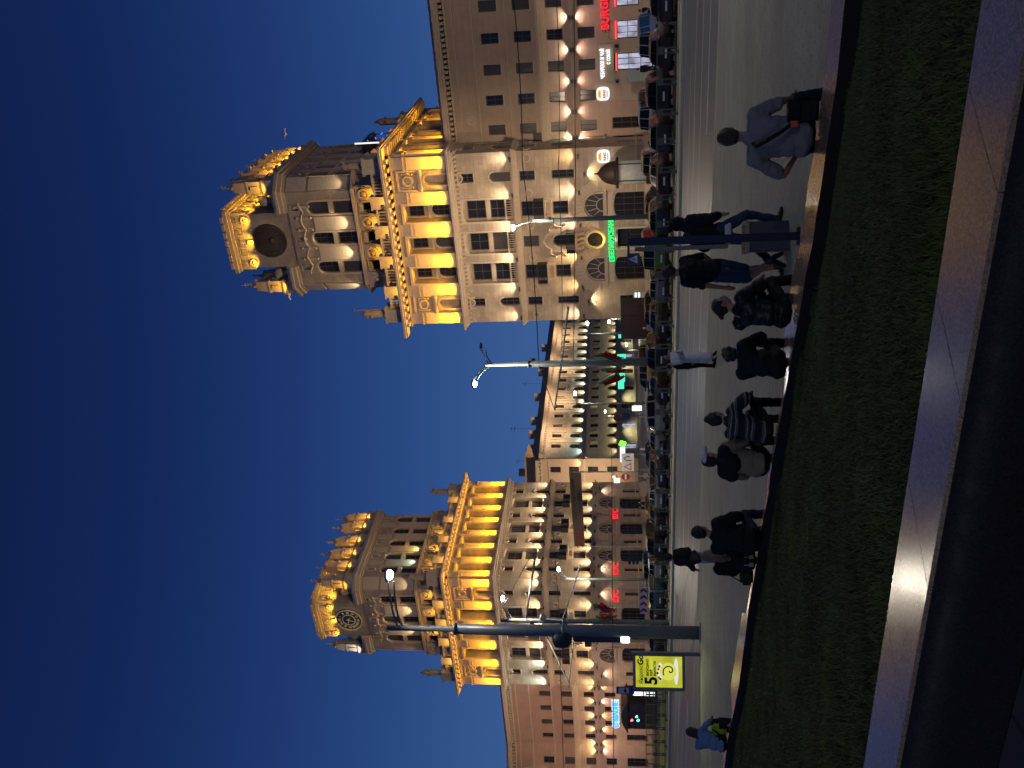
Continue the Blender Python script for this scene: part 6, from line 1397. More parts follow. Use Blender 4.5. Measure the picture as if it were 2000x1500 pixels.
def car(kind, color, pos, rz, label, name='parked_car', mt=None):
    c = car_mesh(kind); key = (kind, color)
    if key not in BODYC: BODYC[key] = c['body'].mesh('body', mat('paint_%s' % (key,).__hash__(), color, .38, .2, coat=.35, noise=.05))
    r = empty(name, pos, rz); tag(r, label, 'car' if kind != 'van' else 'van', 'vehicles parked behind the railing'); off = (0, -c['L']/2, 0)
    b = link('body', BODYC[key], r, off); link('glass', c['glass'], r, off); link('bumper', c['bumper'], r, off); link('bumper', c['fbumper'], r, off); link('number_plate', c['plate'], r, off); link('number_plate', c['fplate'], r, off)
    for t_ in c['tl']+c['hl']+c['mr']: link(t_.name.split('.')[0], t_, r, off)
    for x in (-1, 1):
        for y in (.78, c['L']-.85): w_ = link('wheel', c['wheel'][0], r, (x*(c['W']/2-.1), y-c['L']/2, .33)); link('rim', c['wheel'][1], w_)
    return r
BLK = (.012, .012, .014); GRY = (.045, .047, .05); SIL = (.15, .155, .16); WHT = (.24, .24, .23); DBL = (.01, .015, .03); DGR = (.03, .033, .034)
# front row, seen from behind: pixel column, kind, paint, description
row = [(8, 'sedan', BLK, 'black car cut by the right edge of the picture'), (95, 'hatch', BLK, 'black hatchback below the second lit shop window, plate under its rear window'),
       (180, 'suv', BLK, 'black off-roader left of the blocked doorway'), (262, 'hatch', DGR, 'very dark hatchback right of the white van'), (345, 'sedan', BLK, 'black car below the domed advertising column'),
       (428, 'hatch', DBL, 'black hatchback just right of the slim blue post'), (492, 'van', (.12, .16, .02), 'yellow green small van left of the slim blue post'), (560, 'hatch', SIL, 'silver car with bright striped tailgate, left of the yellow green van'),
       (628, 'sedan', BLK, 'black car with a pale plate below the dark glazed shelter'), (688, 'suv', BLK, 'black car right of the tall pale post'), (757, 'sedan', BLK, 'black car left of the tall pale post with a pale plate'),
       (806, 'suv', SIL, 'silver off-roader turned to show its wheel'), (862, 'sedan', SIL, 'light silver saloon left of the silver off-roader'), (918, 'sedan', GRY, 'grey saloon below the detour board'),
       (965, 'hatch', WHT, 'pale small car by the foot of the banner pole'), (1012, 'sedan', BLK, 'black car below the rightmost KFC sign'), (1056, 'suv', BLK, 'black off-roader behind the person with the hood'), (1103, 'hatch', WHT, 'white car left of the person with the hood'),
       (1160, 'hatch', (.02, .10, .13), 'turquoise car below the chevron board'), (1200, 'sedan', BLK, 'black car right of the thick mast'), (1262, 'sedan', BLK, 'black car between the thick mast and the yellow light box'), (1310, 'hatch', DGR, 'dark car half hidden behind the yellow light box')]
for y_, kd, c_, lab in row:
    p = at_t(1300, y_, -25.6); s_, _ = st_of(p); rz = -ANG+random.uniform(-.04, .04)+(-.75 if y_ in (806,) else 0)
    car(kd, c_, ST(s_, -24.4+random.uniform(-.2, .2), 0), rz, lab)
# second row, roofs showing behind
for y_, kd, c_, t_, lab in ((60, 'van', WHT, -16, 'white van behind the front row near the right edge'), (205, 'van', WHT, -16, 'white van with dark windows behind the black off-roader'), (310, 'suv', DGR, -15.5, 'dark car in the second row below the domed column'), (400, 'sedan', BLK, -15.5, 'dark car in the second row below the bank entrance'),
                          (592, 'hatch', DGR, -15, 'dark car in the second row below the bank machine'), (700, 'van', (.3, .2, .03), -12, 'yellow van in the street right of the tall pale post'), (735, 'suv', DBL, -8, 'dark off-roader waiting in the street mouth'), (885, 'sedan', BLK, -15, 'dark car in the second row below the pharmacy sign'), (985, 'sedan', DGR, -15, 'dark car in the second row below the arched doors'), (1095, 'suv', (.02, .12, .05), -16, 'green car in the second row behind the hooded person'), (1150, 'sedan', GRY, -16, 'grey car in the second row behind the turquoise one')):
    p = at_t(1280, y_, t_); s_, _ = st_of(p); car(kd, c_, ST(s_, t_, 0), -ANG+random.uniform(-.3, .3)+(math.pi if y_ in (735,) else 0), lab)
# ------------------------------------------------------------------ people
def cloth(name, c, rough=.85, bump=.9, nscale=5): return mat(name, c, rough, noise=.22, nscale=nscale, bump=bump, bscale=7, spec=.25)
SKIN = mat('skin', (.36, .20, .14), .5, noise=.08, nscale=12, spec=.4); SKIND = mat('tanned_skin', (.26, .14, .10), .5, noise=.08, nscale=12)
C_BLACK = cloth('black_cloth', (.010, .010, .013)); C_BLACK2 = cloth('black_shiny_cloth', (.012, .012, .014), .4); C_GREY = cloth('grey_shirt_cloth', (.16, .165, .185)); C_DENIM = cloth('denim', (.03, .045, .09)); C_DENIML = cloth('pale_denim', (.30, .37, .52))
C_NAVY = cloth('navy_cloth', (.012, .015, .03)); C_BEIGE = cloth('beige_cloth', (.20, .17, .13)); C_WHITE = cloth('white_cloth', (.55, .55, .58)); C_BLUE = cloth('light_blue_cloth', (.14, .22, .40)); C_LIME = cloth('lime_cloth', (.30, .42, .04)); C_SHOE = cloth('dark_shoe', (.02, .02, .02), .5, .2); C_SHOEW = cloth('white_sole_shoe', (.25, .25, .25), .5, .2)
H_BLACK = mat('black_hair', (.008, .007, .007), .55, noise=.3, nscale=30, bump=1, bscale=60); H_BROWN = mat('dark_brown_hair', (.03, .018, .012), .55, noise=.3, nscale=30, bump=1, bscale=60); H_FAIR = mat('light_brown_hair', (.15, .10, .065), .5, noise=.4, nscale=25, bump=1, bscale=50)
def knit():
    m = D.materials.new('striped_knit'); m.use_nodes = True; n = m.node_tree; b = n.nodes['Principled BSDF']; t = n.nodes.new('ShaderNodeTexCoord'); s = n.nodes.new('ShaderNodeSeparateXYZ'); w_ = n.nodes.new('ShaderNodeTexWave')
    w_.wave_type = 'BANDS'; w_.bands_direction = 'Z'; w_.inputs['Scale'].default_value = 1.5; w_.inputs['Distortion'].default_value = .9; w_.inputs['Detail'].default_value = 2; w_.inputs['Detail Scale'].default_value = 3
    n.links.new(t.outputs['Object'], w_.inputs['Vector']); r = n.nodes.new('ShaderNodeValToRGB'); r.color_ramp.interpolation = 'CONSTANT'; e_ = r.color_ramp.elements
    e_[0].position = 0; e_[0].color = (.010, .011, .02, 1); e_[1].position = .45; e_[1].color = (.12, .12, .12, 1)
    for p_, c_ in ((.6, (.05, .05, .035)), (.75, (.22, .22, .24)), (.9, (.02, .02, .018))): q = e_.new(p_); q.color = (*c_, 1)
    n.links.new(w_.outputs['Fac'], r.inputs[0]); n.links.new(r.outputs[0], b.inputs['Base Color']); b.inputs['Roughness'].default_value = .95
    no_ = n.nodes.new('ShaderNodeTexNoise'); no_.inputs['Scale'].default_value = 60; n.links.new(t.outputs['Object'], no_.inputs['Vector']); bp = n.nodes.new('ShaderNodeBump'); bp.inputs['Strength'].default_value = .8; bp.inputs['Distance'].default_value = .01; n.links.new(no_.outputs['Fac'], bp.inputs['Height']); n.links.new(bp.outputs[0], b.inputs['Normal'])
    MATS['striped_knit'] = m; return m
C_KNIT = knit()
STAND = dict(pel=(0, 0, .95), belly=(0, .01, 1.08), chest=(0, 0, 1.28), neck=(0, 0, 1.46), head=(0, .02, 1.61), shL=(-.18, 0, 1.40), elL=(-.23, -.02, 1.12), wrL=(-.21, .08, .88), shR=(.18, 0, 1.40), elR=(.23, -.02, 1.12), wrR=(.21, .08, .88),
             hpL=(-.09, 0, .93), knL=(-.10, .03, .50), anL=(-.10, -.01, .09), hpR=(.09, 0, .93), knR=(.10, .03, .50), anR=(.10, -.01, .09), hdL=(0, .2, -1), hdR=(0, .2, -1), ftL=(0, 1, -.2), ftR=(0, 1, -.2))
SIT = dict(pel=(0, 0, .11), belly=(0, .03, .25), chest=(0, .07, .46), neck=(0, .10, .64), head=(0, .15, .78), shL=(-.19, .09, .57), elL=(-.25, .18, .32), wrL=(-.15, .38, .22), shR=(.19, .09, .57), elR=(.25, .18, .32), wrR=(.15, .38, .22),
           hpL=(-.10, .02, .10), knL=(-.13, .46, .16), anL=(-.13, .50, -.28), hpR=(.10, .02, .10), knR=(.13, .46, .16), anR=(.13, .50, -.28), hdL=(0, 1, -.3), hdR=(0, 1, -.3), ftL=(0, 1, -.2), ftR=(0, 1, -.2))
def person(pos, rz, base, ov, label, top, bottom, hair, shoes=C_SHOE, skin=SKIN, h=1.72, vox=.016, yaw=0, group='people sitting along the ledge', face=True, fat=1.0, fast=False):
    J = dict(base); J.update(ov); k = h/1.74; V3 = lambda n: Vector(J[n])*k
    r = empty('person', pos, rz); tag(r, label, 'person', group)
    hd = V3('head'); nk = V3('neck'); ym = Matrix.Rotation(yaw, 3, 'Z')
    q = lambda x, y, z: hd+ym @ Vector((x, y, z))*k
    body = [(hd, (.076*k, .096*k, .108*k), (0, 0, yaw)), (q(0, .03, -.06), q(0, .045, -.085), .055*k, .035*k), (nk-Vector((0, 0, .03)), hd-Vector((0, 0, .05)), .056*k, .052*k)]
    if not fast: body += [(q(0, .085, .0), q(0, .112, -.025), .012*k, .016*k)] + [(q(s*.078, -.005, -.01), (.012*k, .022*k, .032*k)) for s in (-1, 1)] + [(q(0, .085, -.055), q(0, .09, -.06), .02*k, .018*k)]
    for S_ in 'LR':
        sh, el, wr = V3('sh'+S_), V3('el'+S_), V3('wr'+S_); sg = -1 if S_ == 'L' else 1
        body += [(sh, el, .048*k, .040*k), (el, wr, .042*k, .027*k)]
        dr = Vector(J['hd'+S_]).normalized(); palm = wr+dr*.085*k; sd = dr.cross(Vector((0, 0, 1)) if abs(dr.z) < .9 else Vector((0, 1, 0))).normalized(); nrm_ = dr.cross(sd).normalized()
        body += [(wr, palm, .026*k, .034*k)]
        if not fast:
            for i, ln in enumerate((.060, .072, .066, .05)):
                b0_ = palm+sd*(.027-.018*i)*k; b1_ = b0_+(dr*.6+nrm_*.25*sg*0+Vector((0, 0, -.12)))*ln*k*.7; b2_ = b1_+(dr*.35+Vector((0, 0, -.5)))*ln*k*.7
                body += [(b0_, b1_, .011*k, .010*k), (b1_, b2_, .010*k, .008*k)]
            body += [(wr+dr*.03*k+sd*.02*k, wr+dr*.075*k+sd*.06*k, .013*k, .010*k)]
    legs_bare = bottom[1] == 'short'
    hpL, hpR = V3('hpL'), V3('hpR')
    if legs_bare or bottom[1] == 'dress':
        for S_ in 'LR': body += [(V3('kn'+S_), V3('kn'+S_).lerp(V3('an'+S_), .35), .055*k, .058*k), (V3('kn'+S_).lerp(V3('an'+S_), .35), V3('an'+S_), .058*k, .036*k), (V3('kn'+S_).lerp(V3('hp'+S_), .5), V3('kn'+S_), .075*k, .055*k)]
    body += [(V3('pel'), V3('chest'), .10*k, .12*k)]
    body += [(V3('chest'), nk, .10*k, .05*k), (V3('chest'), V3('shL'), .09*k, .045*k), (V3('chest'), V3('shR'), .09*k, .045*k)]
    if legs_bare or bottom[1] == 'dress': body += [(V3('pel'), V3('kn'+S_).lerp(V3('hp'+S_), .5), .09*k, .07*k) for S_ in 'LR']
    me = blob_mesh('body', body, max(vox*.75, .010), 2); me.materials.append(skin); link('body', me, r)
    if face and not fast:
        for s in (-1, 1):
            e_ = MB(lambda s_, d, z: (s_, d, z)); e_.ball(tuple(q(s*.03, .086, .005)), .011*k, 8); e_.build('eye', M_BLACKL, r)
    # top
    t, sl = top[0], top[1]; pel, ch, be = V3('pel'), V3('chest'), V3('belly'); f_ = fat
    tp = [((ch+be)/2, (.165*k*f_, .125*k*f_, .20*k), (0, 0, 0)), (ch+Vector((0, 0, .02)), (.185*k*f_, .125*k*f_, .15*k)), (be, (.165*k*f_, .13*k*f_, .15*k)), (pel+Vector((0, 0, .02)), (.175*k*f_, .14*k*f_, .10*k)),
          (ch+Vector((0, 0, .08*k)), nk-Vector((0, 0, .02*k)), .10*k, .062*k), (V3('shL'), V3('shR'), .066*k, .066*k)]
    for S_ in 'LR':
        sh, el, wr = V3('sh'+S_), V3('el'+S_), V3('wr'+S_); tp += [(ch, sh, .11*k, .072*k)]
        if sl == 'long': tp += [(sh, el, .070*k*f_, .060*k*f_), (el, wr.lerp(el, .06), .060*k*f_, .044*k)]
        elif sl == 'puffy': tp += [(sh, el, .088*k, .082*k), (el, wr.lerp(el, .08), .080*k, .06*k)]
        elif sl == 'short': tp += [(sh, sh.lerp(el, .82), .070*k, .066*k)]
    if len(top) > 2: tp += [((Vector(c[0])*k), (Vector(c[1])*k), c[2]*k, c[3]*k) for c in top[2]]
    me = blob_mesh('shirt' if sl == 'short' else 'jacket', tp, vox, 2, 2, 0 if fast else .011, pos[0]); me.materials.append(t); link(me.name.split('.')[0], me, r)
    # bottom
    b, st_ = bottom
    if st_ == 'dress':
        an = (V3('anL')+V3('anR'))/2; kn = (V3('knL')+V3('knR'))/2
        bt = [(pel+Vector((0, 0, .08*k)), (.15*k, .12*k, .12*k)), (pel, kn, .165*k, .17*k), (kn, kn.lerp(an, .55), .17*k, .185*k), (V3('knL'), V3('knL').lerp(V3('anL'), .5), .1*k, .11*k), (V3('knR'), V3('knR').lerp(V3('anR'), .5), .1*k, .11*k)]; nm = 'dress'
    else:
        bt = [(pel, (.17*k, .125*k, .11*k)), (hpL, hpR, .10*k, .10*k)]; nm = 'trousers' if st_ == 'long' else 'shorts'
        for S_ in 'LR':
            hp, kn, an = V3('hp'+S_), V3('kn'+S_), V3('an'+S_)
            if st_ == 'long': bt += [(hp, kn, .098*k, .070*k), (kn, an.lerp(kn, .08), .070*k, .056*k)]
            else: bt += [(hp, hp.lerp(kn, .9), .10*k, .092*k)]
    me = blob_mesh(nm, bt, vox, 2, 2, 0 if fast else .008, pos[1]); me.materials.append(b); link(nm, me, r)
    for S_ in 'LR':
        an = V3('an'+S_); fd = Vector(J['ft'+S_]).normalized(); tl_ = [(an-fd*.04*k-Vector((0, 0, .03*k)), an+fd*.10*k-Vector((0, 0, .035*k)), .042*k, .044*k), (an+fd*.10*k-Vector((0, 0, .035*k)), an+fd*.19*k-Vector((0, 0, .045*k)), .044*k, .034*k), (an+Vector((0, 0, .04*k)), an-Vector((0, 0, .03*k)), .046*k, .044*k)]
        me = blob_mesh('shoe', tl_, max(vox*.8, .012), 2); me.materials.append(shoes); link('shoe', me, r)
    hm, hs = hair
    hc = [(q(0, -.018, .025), (.088*k, .100*k, .098*k), (0, 0, yaw))]
    if hs == 'short': hc += [(q(0, -.05, -.03), (.074*k, .06*k, .06*k))]
    if hs == 'curly': hc += [(q(x, y, z), (.04*k, .04*k, .04*k)) for x, y, z in ((-.07, -.03, .06), (.07, -.03, .05), (0, -.09, .05), (0, -.02, .11), (-.05, -.07, 0), (.06, -.07, -.01), (.04, .03, .1), (-.05, .04, .09), (0, -.1, -.02))]
    if hs in ('long', 'verylong'):
        e2 = -.36 if hs == 'long' else -.52; hc += [(q(0, -.05, 0), q(0, -.13, -.2), .082*k, .085*k), (q(0, -.13, -.2), q(0, -.155, e2), .085*k, .045*k), (q(-.06, -.03, 0), q(-.07, -.07, -.18), .04*k, .04*k), (q(.06, -.03, 0), q(.07, -.07, -.18), .04*k, .04*k)]
    if hs == 'hood': hc = [(q(0, -.025, .01), (.105*k, .115*k, .125*k)), (q(0, -.06, -.08), q(0, -.09, -.16), .09*k, .10*k)]
    if hs == 'cap': hc = [(q(0, -.01, .035), (.092*k, .108*k, .085*k), (0, 0, yaw)), (q(0, -.09, .02), q(0, -.15, .0), .045*k, .03*k), (q(0, -.04, -.03), (.076*k, .07*k, .06*k))]
    if hs == 'bun': hc += [(q(0, -.03, .12), (.05*k, .05*k, .045*k)), (q(0, -.05, -.03), (.075*k, .06*k, .06*k))]
    # keep the face free: front of the hair is cut back
    me = blob_mesh('hair' if hs not in ('hood', 'cap') else ('hood' if hs == 'hood' else 'cap'), hc, vox*.8, 2, 2, 0 if fast or hs == 'cap' else .007, 3.0)
    for v_ in me.vertices:
        l_ = (ym.inverted() @ (v_.co-hd))/k
        if l_.y > .045 and l_.z < .065: v_.co = hd+ym @ Vector((l_.x*.75, .045, l_.z))*k
    me.materials.append(hm); link(me.name.split('.')[0], me, r)
    return r
def seat(x, y, dx=0.0, dy=0.0): p = at_z(x, y, ZF); return p+Vector((dx, dy+.10, .02))
# the ledge runs roughly along this direction; people face the square, away from us
# 1 man in a grey shirt
m1 = seat(1601, 258)
o = person(m1, -.28, SIT, dict(head=(.02, .17, .79), neck=(.01, .09, .65), shL=(-.215, .05, .56), shR=(.215, .05, .57), elL=(-.37, .12, .27), wrL=(-.17, .22, .12), elR=(.33, .16, .30), wrR=(.36, .40, .14), knL=(-.12, .46, .14), knR=(.34, .42, .12), anR=(.40, .48, -.28), hdL=(.6, .6, -.3), hdR=(.3, .9, -.2)),
    'broad man in a grey shirt with a black shoulder strap, sitting at the right', (C_GREY, 'short'), (C_NAVY, 'long'), (H_BROWN, 'short'), skin=SKIND, h=1.84, vox=.014, fat=1.18)
r = empty('shoulder_bag', m1+Vector((.22, -.14, 0)), -.28); tag(r, 'black shoulder bag resting behind the hip of the man in the grey shirt', 'bag')
m = MB(lambda s, d, z: (s, d, z)); m.box(-.16, .14, -.10, .10, 0, .30); m.build('body', C_BLACK2, r, bev=.05); m = MB(m.fr); m.box(-.12, .10, -.13, -.10, .03, .2); m.build('front_pocket', C_BLACK2, r, bev=.02)
m = MB(m.fr); sp_pts = [(-.30, .09, .62), (-.33, -.05, .60), (-.27, -.125, .50), (-.20, -.145, .38), (-.12, -.13, .26)]
for a, b in zip(sp_pts, sp_pts[1:]): m.tube([a, b], .022, 6)
m.build('strap', C_BLACK, r); m = MB(m.fr); m.box(-.16, -.10, -.165, -.12, .22, .29); m.build('buckle', mat('orange_buckle', (.5, .10, .05), .5), r, bev=.005)
# 2 hooded walker behind the slim post
p = on_plaza(1530, 452)
o = person(p, -1.1, STAND, dict(knR=(.10, .26, .52), anR=(.10, .16, .09), knL=(-.10, -.06, .50), anL=(-.10, -.42, .24), ftL=(0, .5, -.8), belly=(0, .04, 1.08), chest=(0, .10, 1.26), neck=(0, .16, 1.42), head=(0, .24, 1.54), shL=(-.2, .12, 1.36), shR=(.2, .12, 1.36), elL=(-.27, -.05, 1.12), wrL=(-.22, .1, .92), elR=(.27, .08, 1.10), wrR=(.16, .22, .94)),
    'person in a black hooded jacket walking off to the right behind the slim blue post', (C_BLACK, 'puffy', [((0, .02, .96), (0, 0, .9), .15, .17)]), (C_DENIM, 'long'), (C_BLACK, 'hood'), h=1.80, group='people walking over the square')
hm_ = MB(lambda s_, d, z: (s_, d, z)); hm_.lathe((0, .02), [(.185, .80), (.195, .84), (.19, .90)], 16); hm_.build('shirt_hem', C_WHITE, o)
# 3 walker in black T-shirt and denim shorts
p = on_plaza(1535, 524)
person(p, .5, STAND, dict(knR=(.09, .14, .52), anR=(.09, .08, .09), knL=(-.09, .06, .50), anL=(-.09, -.30, .26), ftL=(0, .55, -.75), elL=(-.27, -.03, 1.12), wrL=(-.26, .06, .86), elR=(.26, .0, 1.12), wrR=(.24, .18, .92)),
    'man in black T-shirt, denim shorts and cap walking left of the slim post', (C_BLACK, 'short'), (C_DENIM, 'short'), (H_BROWN, 'cap'), C_SHOE, SKIND, h=1.86, group='people walking over the square', fat=1.05)
# 4 seated man in a black jacket, face in profile to the right
person(seat(1553, 612), -.75, SIT, dict(head=(.0, .20, .78), elR=(.2, .30, .34), wrR=(.10, .50, .30), elL=(-.2, .30, .33), wrL=(-.06, .50, .28), knR=(.14, .44, .20), knL=(-.14, .44, .2)),
    'man in a shiny black jacket sitting and looking to the right, face in profile', (C_BLACK2, 'puffy'), (C_BLACK, 'long'), (H_BLACK, 'cap'), yaw=-.75, h=1.76)
# 5 hunched person with curly hair
person(seat(1542, 712), -.35, SIT, dict(chest=(0, .18, .41), neck=(.02, .30, .55), head=(.03, .42, .64), shL=(-.18, .2, .53), shR=(.2, .2, .53), elL=(-.2, .40, .30), wrL=(-.05, .56, .26), elR=(.26, .38, .28), wrR=(.12, .56, .24), knR=(.16, .46, .2), knL=(-.14, .46, .2)),
    'person with dark curly hair in a long black coat, sitting bent forward', (C_BLACK, 'puffy', [((0, .06, .17), (0, .1, .3), .17, .18)]), (C_BLACK, 'long'), (H_BLACK, 'curly'), h=1.62)
# 6 woman in white and her companion
p = on_plaza(1399, 698)
person(p, math.radians(-150), STAND, dict(wrL=(-.02, .32, 1.18), elL=(-.22, .08, 1.12), wrR=(.06, .36, 1.22), elR=(.22, .10, 1.12), hdL=(.3, .6, .5), hdR=(-.3, .6, .5), anL=(-.10, .02, .09)),
    'dark-haired woman in a long white dress standing with hands raised', (C_WHITE, 'long'), (C_WHITE, 'dress'), (H_BLACK, 'long'), C_BLACK, h=1.76, yaw=.1, vox=.018, group='people walking over the square')
person(p+Vector((-.26, .30, 0)), math.radians(-100), STAND, dict(), 'person in black mostly hidden behind the woman in the white dress', (C_BLACK, 'long'), (C_BLACK, 'long'), (H_BLACK, 'short'), C_BLACK, h=1.62, vox=.02, fast=True, face=False, group='people walking over the square')
# 7 striped knit
person(seat(1516, 842), -.55, SIT, dict(chest=(.04, .12, .43), neck=(.05, .18, .61), head=(.05, .25, .74), shL=(-.15, .14, .54), shR=(.22, .14, .53), elR=(.30, .36, .34), wrR=(.20, .54, .25), elL=(-.2, .34, .3), wrL=(-.05, .52, .24), knR=(.16, .46, .2), knL=(-.14, .46, .2)),
    'person in a loose striped knitted jumper sitting and leaning to the right', (C_KNIT, 'puffy', [((0, .05, .16), (0, .08, .3), .16, .17)]), (C_BLACK, 'long'), (H_BLACK, 'bun'), h=1.72, yaw=-.3)
# 8 white cap, beige coat
o = person(seat(1509, 905), -.3, SIT, dict(elL=(-.25, .2, .30), wrL=(-.1, .36, .22)),
    'person with white cap, black shawl and beige coat, sitting', (C_BEIGE, 'puffy', [((-.05, .06, .18), (0, .07, .3), .18, .17)]), (C_BLACK, 'long'), (H_BLACK, 'short'), h=1.76, yaw=-.5)
me = blob_mesh('shawl', [((-.16, .06, .60), (.16, .06, .60), .10, .10), ((0, .0, .52), (0, .06, .64), .16, .09), ((-.2, .04, .5), (-.1, .05, .58), .10, .10)], .016, 3); me.materials.append(C_BLACK); link('shawl', me, o)
me = blob_mesh('cap', [((.01, .15, .86), (.098, .105, .055)), ((.06, .22, .86), (.12, .28, .85), .05, .035)], .014, 2); me.materials.append(C_WHITE); link('cap', me, o)
# 9 walker with puffy jacket and pale jeans
p = on_plaza(1434, 1089)
o = person(p, 1.0, STAND, dict(knR=(.10, .18, .52), anR=(.1, .12, .09), knL=(-.1, -.02, .50), anL=(-.10, -.34, .2), ftL=(0, .6, -.7), wrL=(-.16, .26, 1.0), wrR=(.16, .26, 1.0)),
    'person in a puffy black jacket and pale blue jeans, walking', (C_BLACK, 'puffy', [((0, 0, 1.35), (0, -.06, 1.2), .17, .17)]), (C_DENIML, 'long'), (H_BLACK, 'bun'), h=1.72, vox=.018, group='people walking over the square', fat=1.1)
r = empty('shoulder_bag', p+Vector((.02, -.24, .98*1)), 1.0); tag(r, 'dark grey bag at the hip of the walker in pale jeans', 'bag'); m = MB(lambda s, d, z: (s, d, z)); m.box(-.17, .17, -.06, .06, -.16, .12); m.build('body', cloth('grey_bag_cloth', (.035, .03, .03)), r, bev=.05); m = MB(m.fr); m.tube([(-.12, .05, .1), (-.08, .1, .35), (.02, .16, .46)], .015, 5); m.build('strap', C_BLACK, r)
# 10 two seated in black
person(seat(1490, 1056), -.35, SIT, dict(head=(.04, .14, .80)), 'person with short black hair in a broad black coat, beside the long-haired one', (C_BLACK, 'puffy', [((0, .06, .19), (0, .06, .3), .19, .17)]), (C_NAVY, 'long'), (H_BLACK, 'short'), h=1.88, fat=1.15)
o = person(seat(1480, 1094), .0, SIT, dict(head=(.02, .13, .72), chest=(0, .08, .42), neck=(0, .10, .58)), 'person in a black coat with long light brown hair, sitting', (C_BLACK, 'puffy', [((0, .06, .19), (0, .05, .3), .19, .16)]), (C_BLACK, 'long'), (H_FAIR, 'long'), h=1.66, fat=1.1)
m = MB(lambda s, d, z: (s, d, z))
for q in (-.05, .07): m.mark(); m.box(q-.03, q+.03, -.22, -.205, .06, .12); m.box(q-.012, q+.0, -.215, -.205, .12, .2)
m.each('coat_buckle', mat('pale_buckle', (.3, .3, .3), .4), o)
r = empty('handbag', seat(1476, 1124)+Vector((-.05, .05, 0)), .1); tag(r, 'dark handbag with thin upright cords at the left of the long-haired person', 'bag'); m = MB(lambda s, d, z: (s, d, z)); m.box(-.13, .13, -.07, .07, 0, .2); m.build('body', cloth('olive_bag', (.03, .03, .018)), r, bev=.04)
m = MB(m.fr); m.tube([(-.08, 0, .18), (.05, .0, .42), (.25, 0, .55)], .008, 5); m.tube([(.06, 0, .18), (.14, .0, .36), (.25, 0, .5)], .008, 5); m.build('cord', C_BLACK, r)
# 11 far left
o = person(seat(1424, 1458), -.5, SIT, dict(chest=(.04, .12, .42), neck=(.05, .2, .58), head=(.06, .26, .70), elR=(.26, .32, .36), wrR=(.14, .46, .30), shR=(.2, .16, .52), knR=(.1, .46, .24), knL=(-.1, .46, .2)),
    'person with long black hair and a light blue top sitting at the far left', (C_BLUE, 'long'), (C_BLACK, 'long'), (H_BLACK, 'verylong'), h=1.70)
r = empty('shoulder_bag', seat(1423, 1437), -.4); tag(r, 'lime green and black bag on the ledge beside the person in light blue', 'bag'); m = MB(lambda s, d, z: (s, d, z)); m.box(-.16, .2, -.05, .10, .02, .30); m.build('body', C_LIME, r, bev=.04); m = MB(m.fr); m.box(.2, .34, -.08, .08, 0, .16); m.box(-.2, -.16, -.05, .08, .0, .34); m.tube([(-.15, -.07, .3), (0, -.08, .12), (.18, -.07, .3)], .014, 5); m.build('black_trim', C_BLACK, r)
# distant people
PG = 'distant people on the far pavement'
for (x, y, t_, rz_, tp_, bt_, hr, lab) in ((1275, 19, -10, 1.2, (C_BLACK, 'puffy'), (C_BLACK, 'long'), (H_BROWN, 'short'), 'distant person in a black jacket walking near the right edge below the red letters'),
        (1275, 31, -10, 1.2, (cloth('stone_grey_cloth', (.16, .14, .13)), 'long'), (cloth('stone_grey_cloth', (.16, .14, .13)), 'long'), (H_BLACK, 'short'), 'distant person in grey walking behind the black jacket near the right edge'),
        (1278, 133, -8, 0, (C_BLACK, 'long'), (C_BLACK, 'long'), (H_BLACK, 'short'), 'distant person in black standing before the menu board'),
        (1276, 983, -6, -1.4, (C_BLACK, 'long'), (C_BLACK, 'long'), (H_BLACK, 'short'), 'distant person in black below the rightmost KFC sign, front one of two'),
        (1276, 992, -6, -1.4, (C_BLACK, 'long'), (C_DENIM, 'long'), (H_BROWN, 'short'), 'distant person in dark jeans below the rightmost KFC sign, behind the other'),
        (1275, 929, -9, .5, (C_BEIGE, 'long'), (C_BLACK, 'long'), (H_BROWN, 'short'), 'distant person in a beige jacket by the corner of the clock tower'),
        (1300, 640, -19.5, 3.0, (C_GREY, 'long'), (C_DENIM, 'long'), (mat('grey_hair', (.4, .38, .35), .7), 'short'), 'grey-haired person standing among the cars right of the dark glazed shelter'),
        (1264, 877, -4, 2.2, (C_WHITE, 'long'), (C_DENIM, 'long'), (H_BROWN, 'short'), 'distant person in a white top before the pharmacy door'),
        (1300, 197, -17.5, 1.0, (C_BROWN_ if False else C_BEIGE, 'long'), (C_BLACK, 'long'), (H_BLACK, 'short'), 'distant person in brown beside the white van with dark windows')):
    p = at_t(x, y, t_); p.z = .1 if t_ > -9 else 0.0
    person(p, rz_-ANG, STAND, {}, lab, tp_, bt_, hr, h=1.74, vox=.035, fast=True, face=False, group=PG)
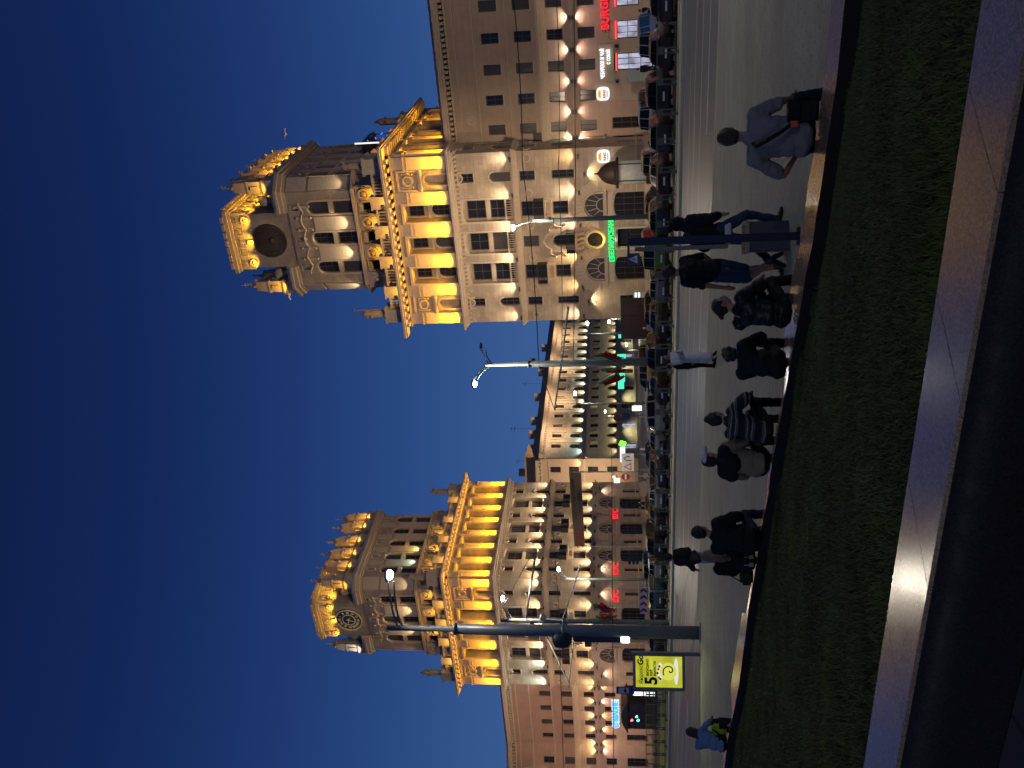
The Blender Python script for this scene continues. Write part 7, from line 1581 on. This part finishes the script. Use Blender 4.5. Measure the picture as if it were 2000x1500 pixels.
# ------------------------------------------------------------------ slim post and litter bin near the ledge
pb = on_plaza(1561, 461)
dP = pb.y; sc_ = 1739/dP*.995
r = empty('slim_post', pb, -.1); tag(r, 'slim dark blue double-bar post with a flat T top before the walkers', 'post')
hP = zpx(1222, 461, dP)-pb.z
M_NAVYP = mat('navy_post', (.035, .04, .075), .35, .5, noise=.1)
m = MB(); m.box(-.055, .055, -.05, .05, 0, hP-.05); m.build('bar', M_NAVYP, r, bev=.012)
m = MB(); m.box(-.135, -.075, -.03, .03, .95, hP-.12); m.build('side_bar', mat('grey_side_bar', (.16, .15, .15), .5), r, bev=.008)
m = MB(); m.box(-.22, .15, -.05, .05, hP-.05, hP-.02); m.build('top_plate', M_NAVYP, r); m = MB(); m.box(-.12, .12, -.1, .1, 0, .02); m.build('foot_plate', M_NAVYP, r)
bn = on_plaza(1537, 461); dN = bn.y
r = empty('litter_bin', bn, -.1); tag(r, 'square dark litter bin with a pale pebbled rim behind the slim post', 'litter bin')
hB = zpx(1460, 461, dN)-bn.z
m = MB(); 
m.box(-.22, .22, -.2, .2, 0, hB); m.build('body', mat('bin_grey_blue', (.05, .055, .08), .5, noise=.2), r, bev=.015)
m = MB()
for x0, x1, y0_, y1_ in ((-.24, .24, .16, .22), (-.24, .24, -.22, -.16), (-.24, -.18, -.16, .16), (.18, .24, -.16, .16)): m.box(x0, x1, y0_, y1_, hB+.002, hB+.06)
m.build('rim', mat('pebble_rim', (.28, .24, .19), .8, noise=.6, nscale=40), r); m = MB(); m.box(-.17, .17, -.15, .15, hB+.003, hB+.02); m.build('inner_liner', M_BLACKL, r)
m = MB(); m.box(-.30, .20, .02, .05, hB+.5, hB+.54); m.build('tray', mat('pale_tray', (.45, .38, .3), .6), r, (0, 0, 0)) if False else None
# birds caught by the floodlights
for (x, y, lab) in ((566, 577, 'pale bird in flight left of the emblem tower'), (558, 261, 'pale bird in flight right of the emblem tower pinnacles')):
    p = at_d(x, y, 82); r = empty('bird', p, random.random()*3); tag(r, lab, 'bird'); me = blob_mesh('body', [((0, -.16, 0), (0, .16, .03), .05, .09), ((0, .16, .03), (0, .27, .06), .06, .045), ((0, -.16, 0), (0, -.34, 0), .05, .03)], .03, 1); me.materials.append(mat('pale_feathers', (.6, .55, .5), .8)); link('body', me, r)
    m = MB(lambda s, d, z: (s, d, z))
    for s_ in (-1, 1): m.mark(); m.prism([(0, 0)]*0 or [(s_*.04, 0), (s_*.3, .14), (s_*.52, .05), (s_*.3, .08)], -.08, .10); 
    m.each('wing', MATS['pale_feathers'], r)
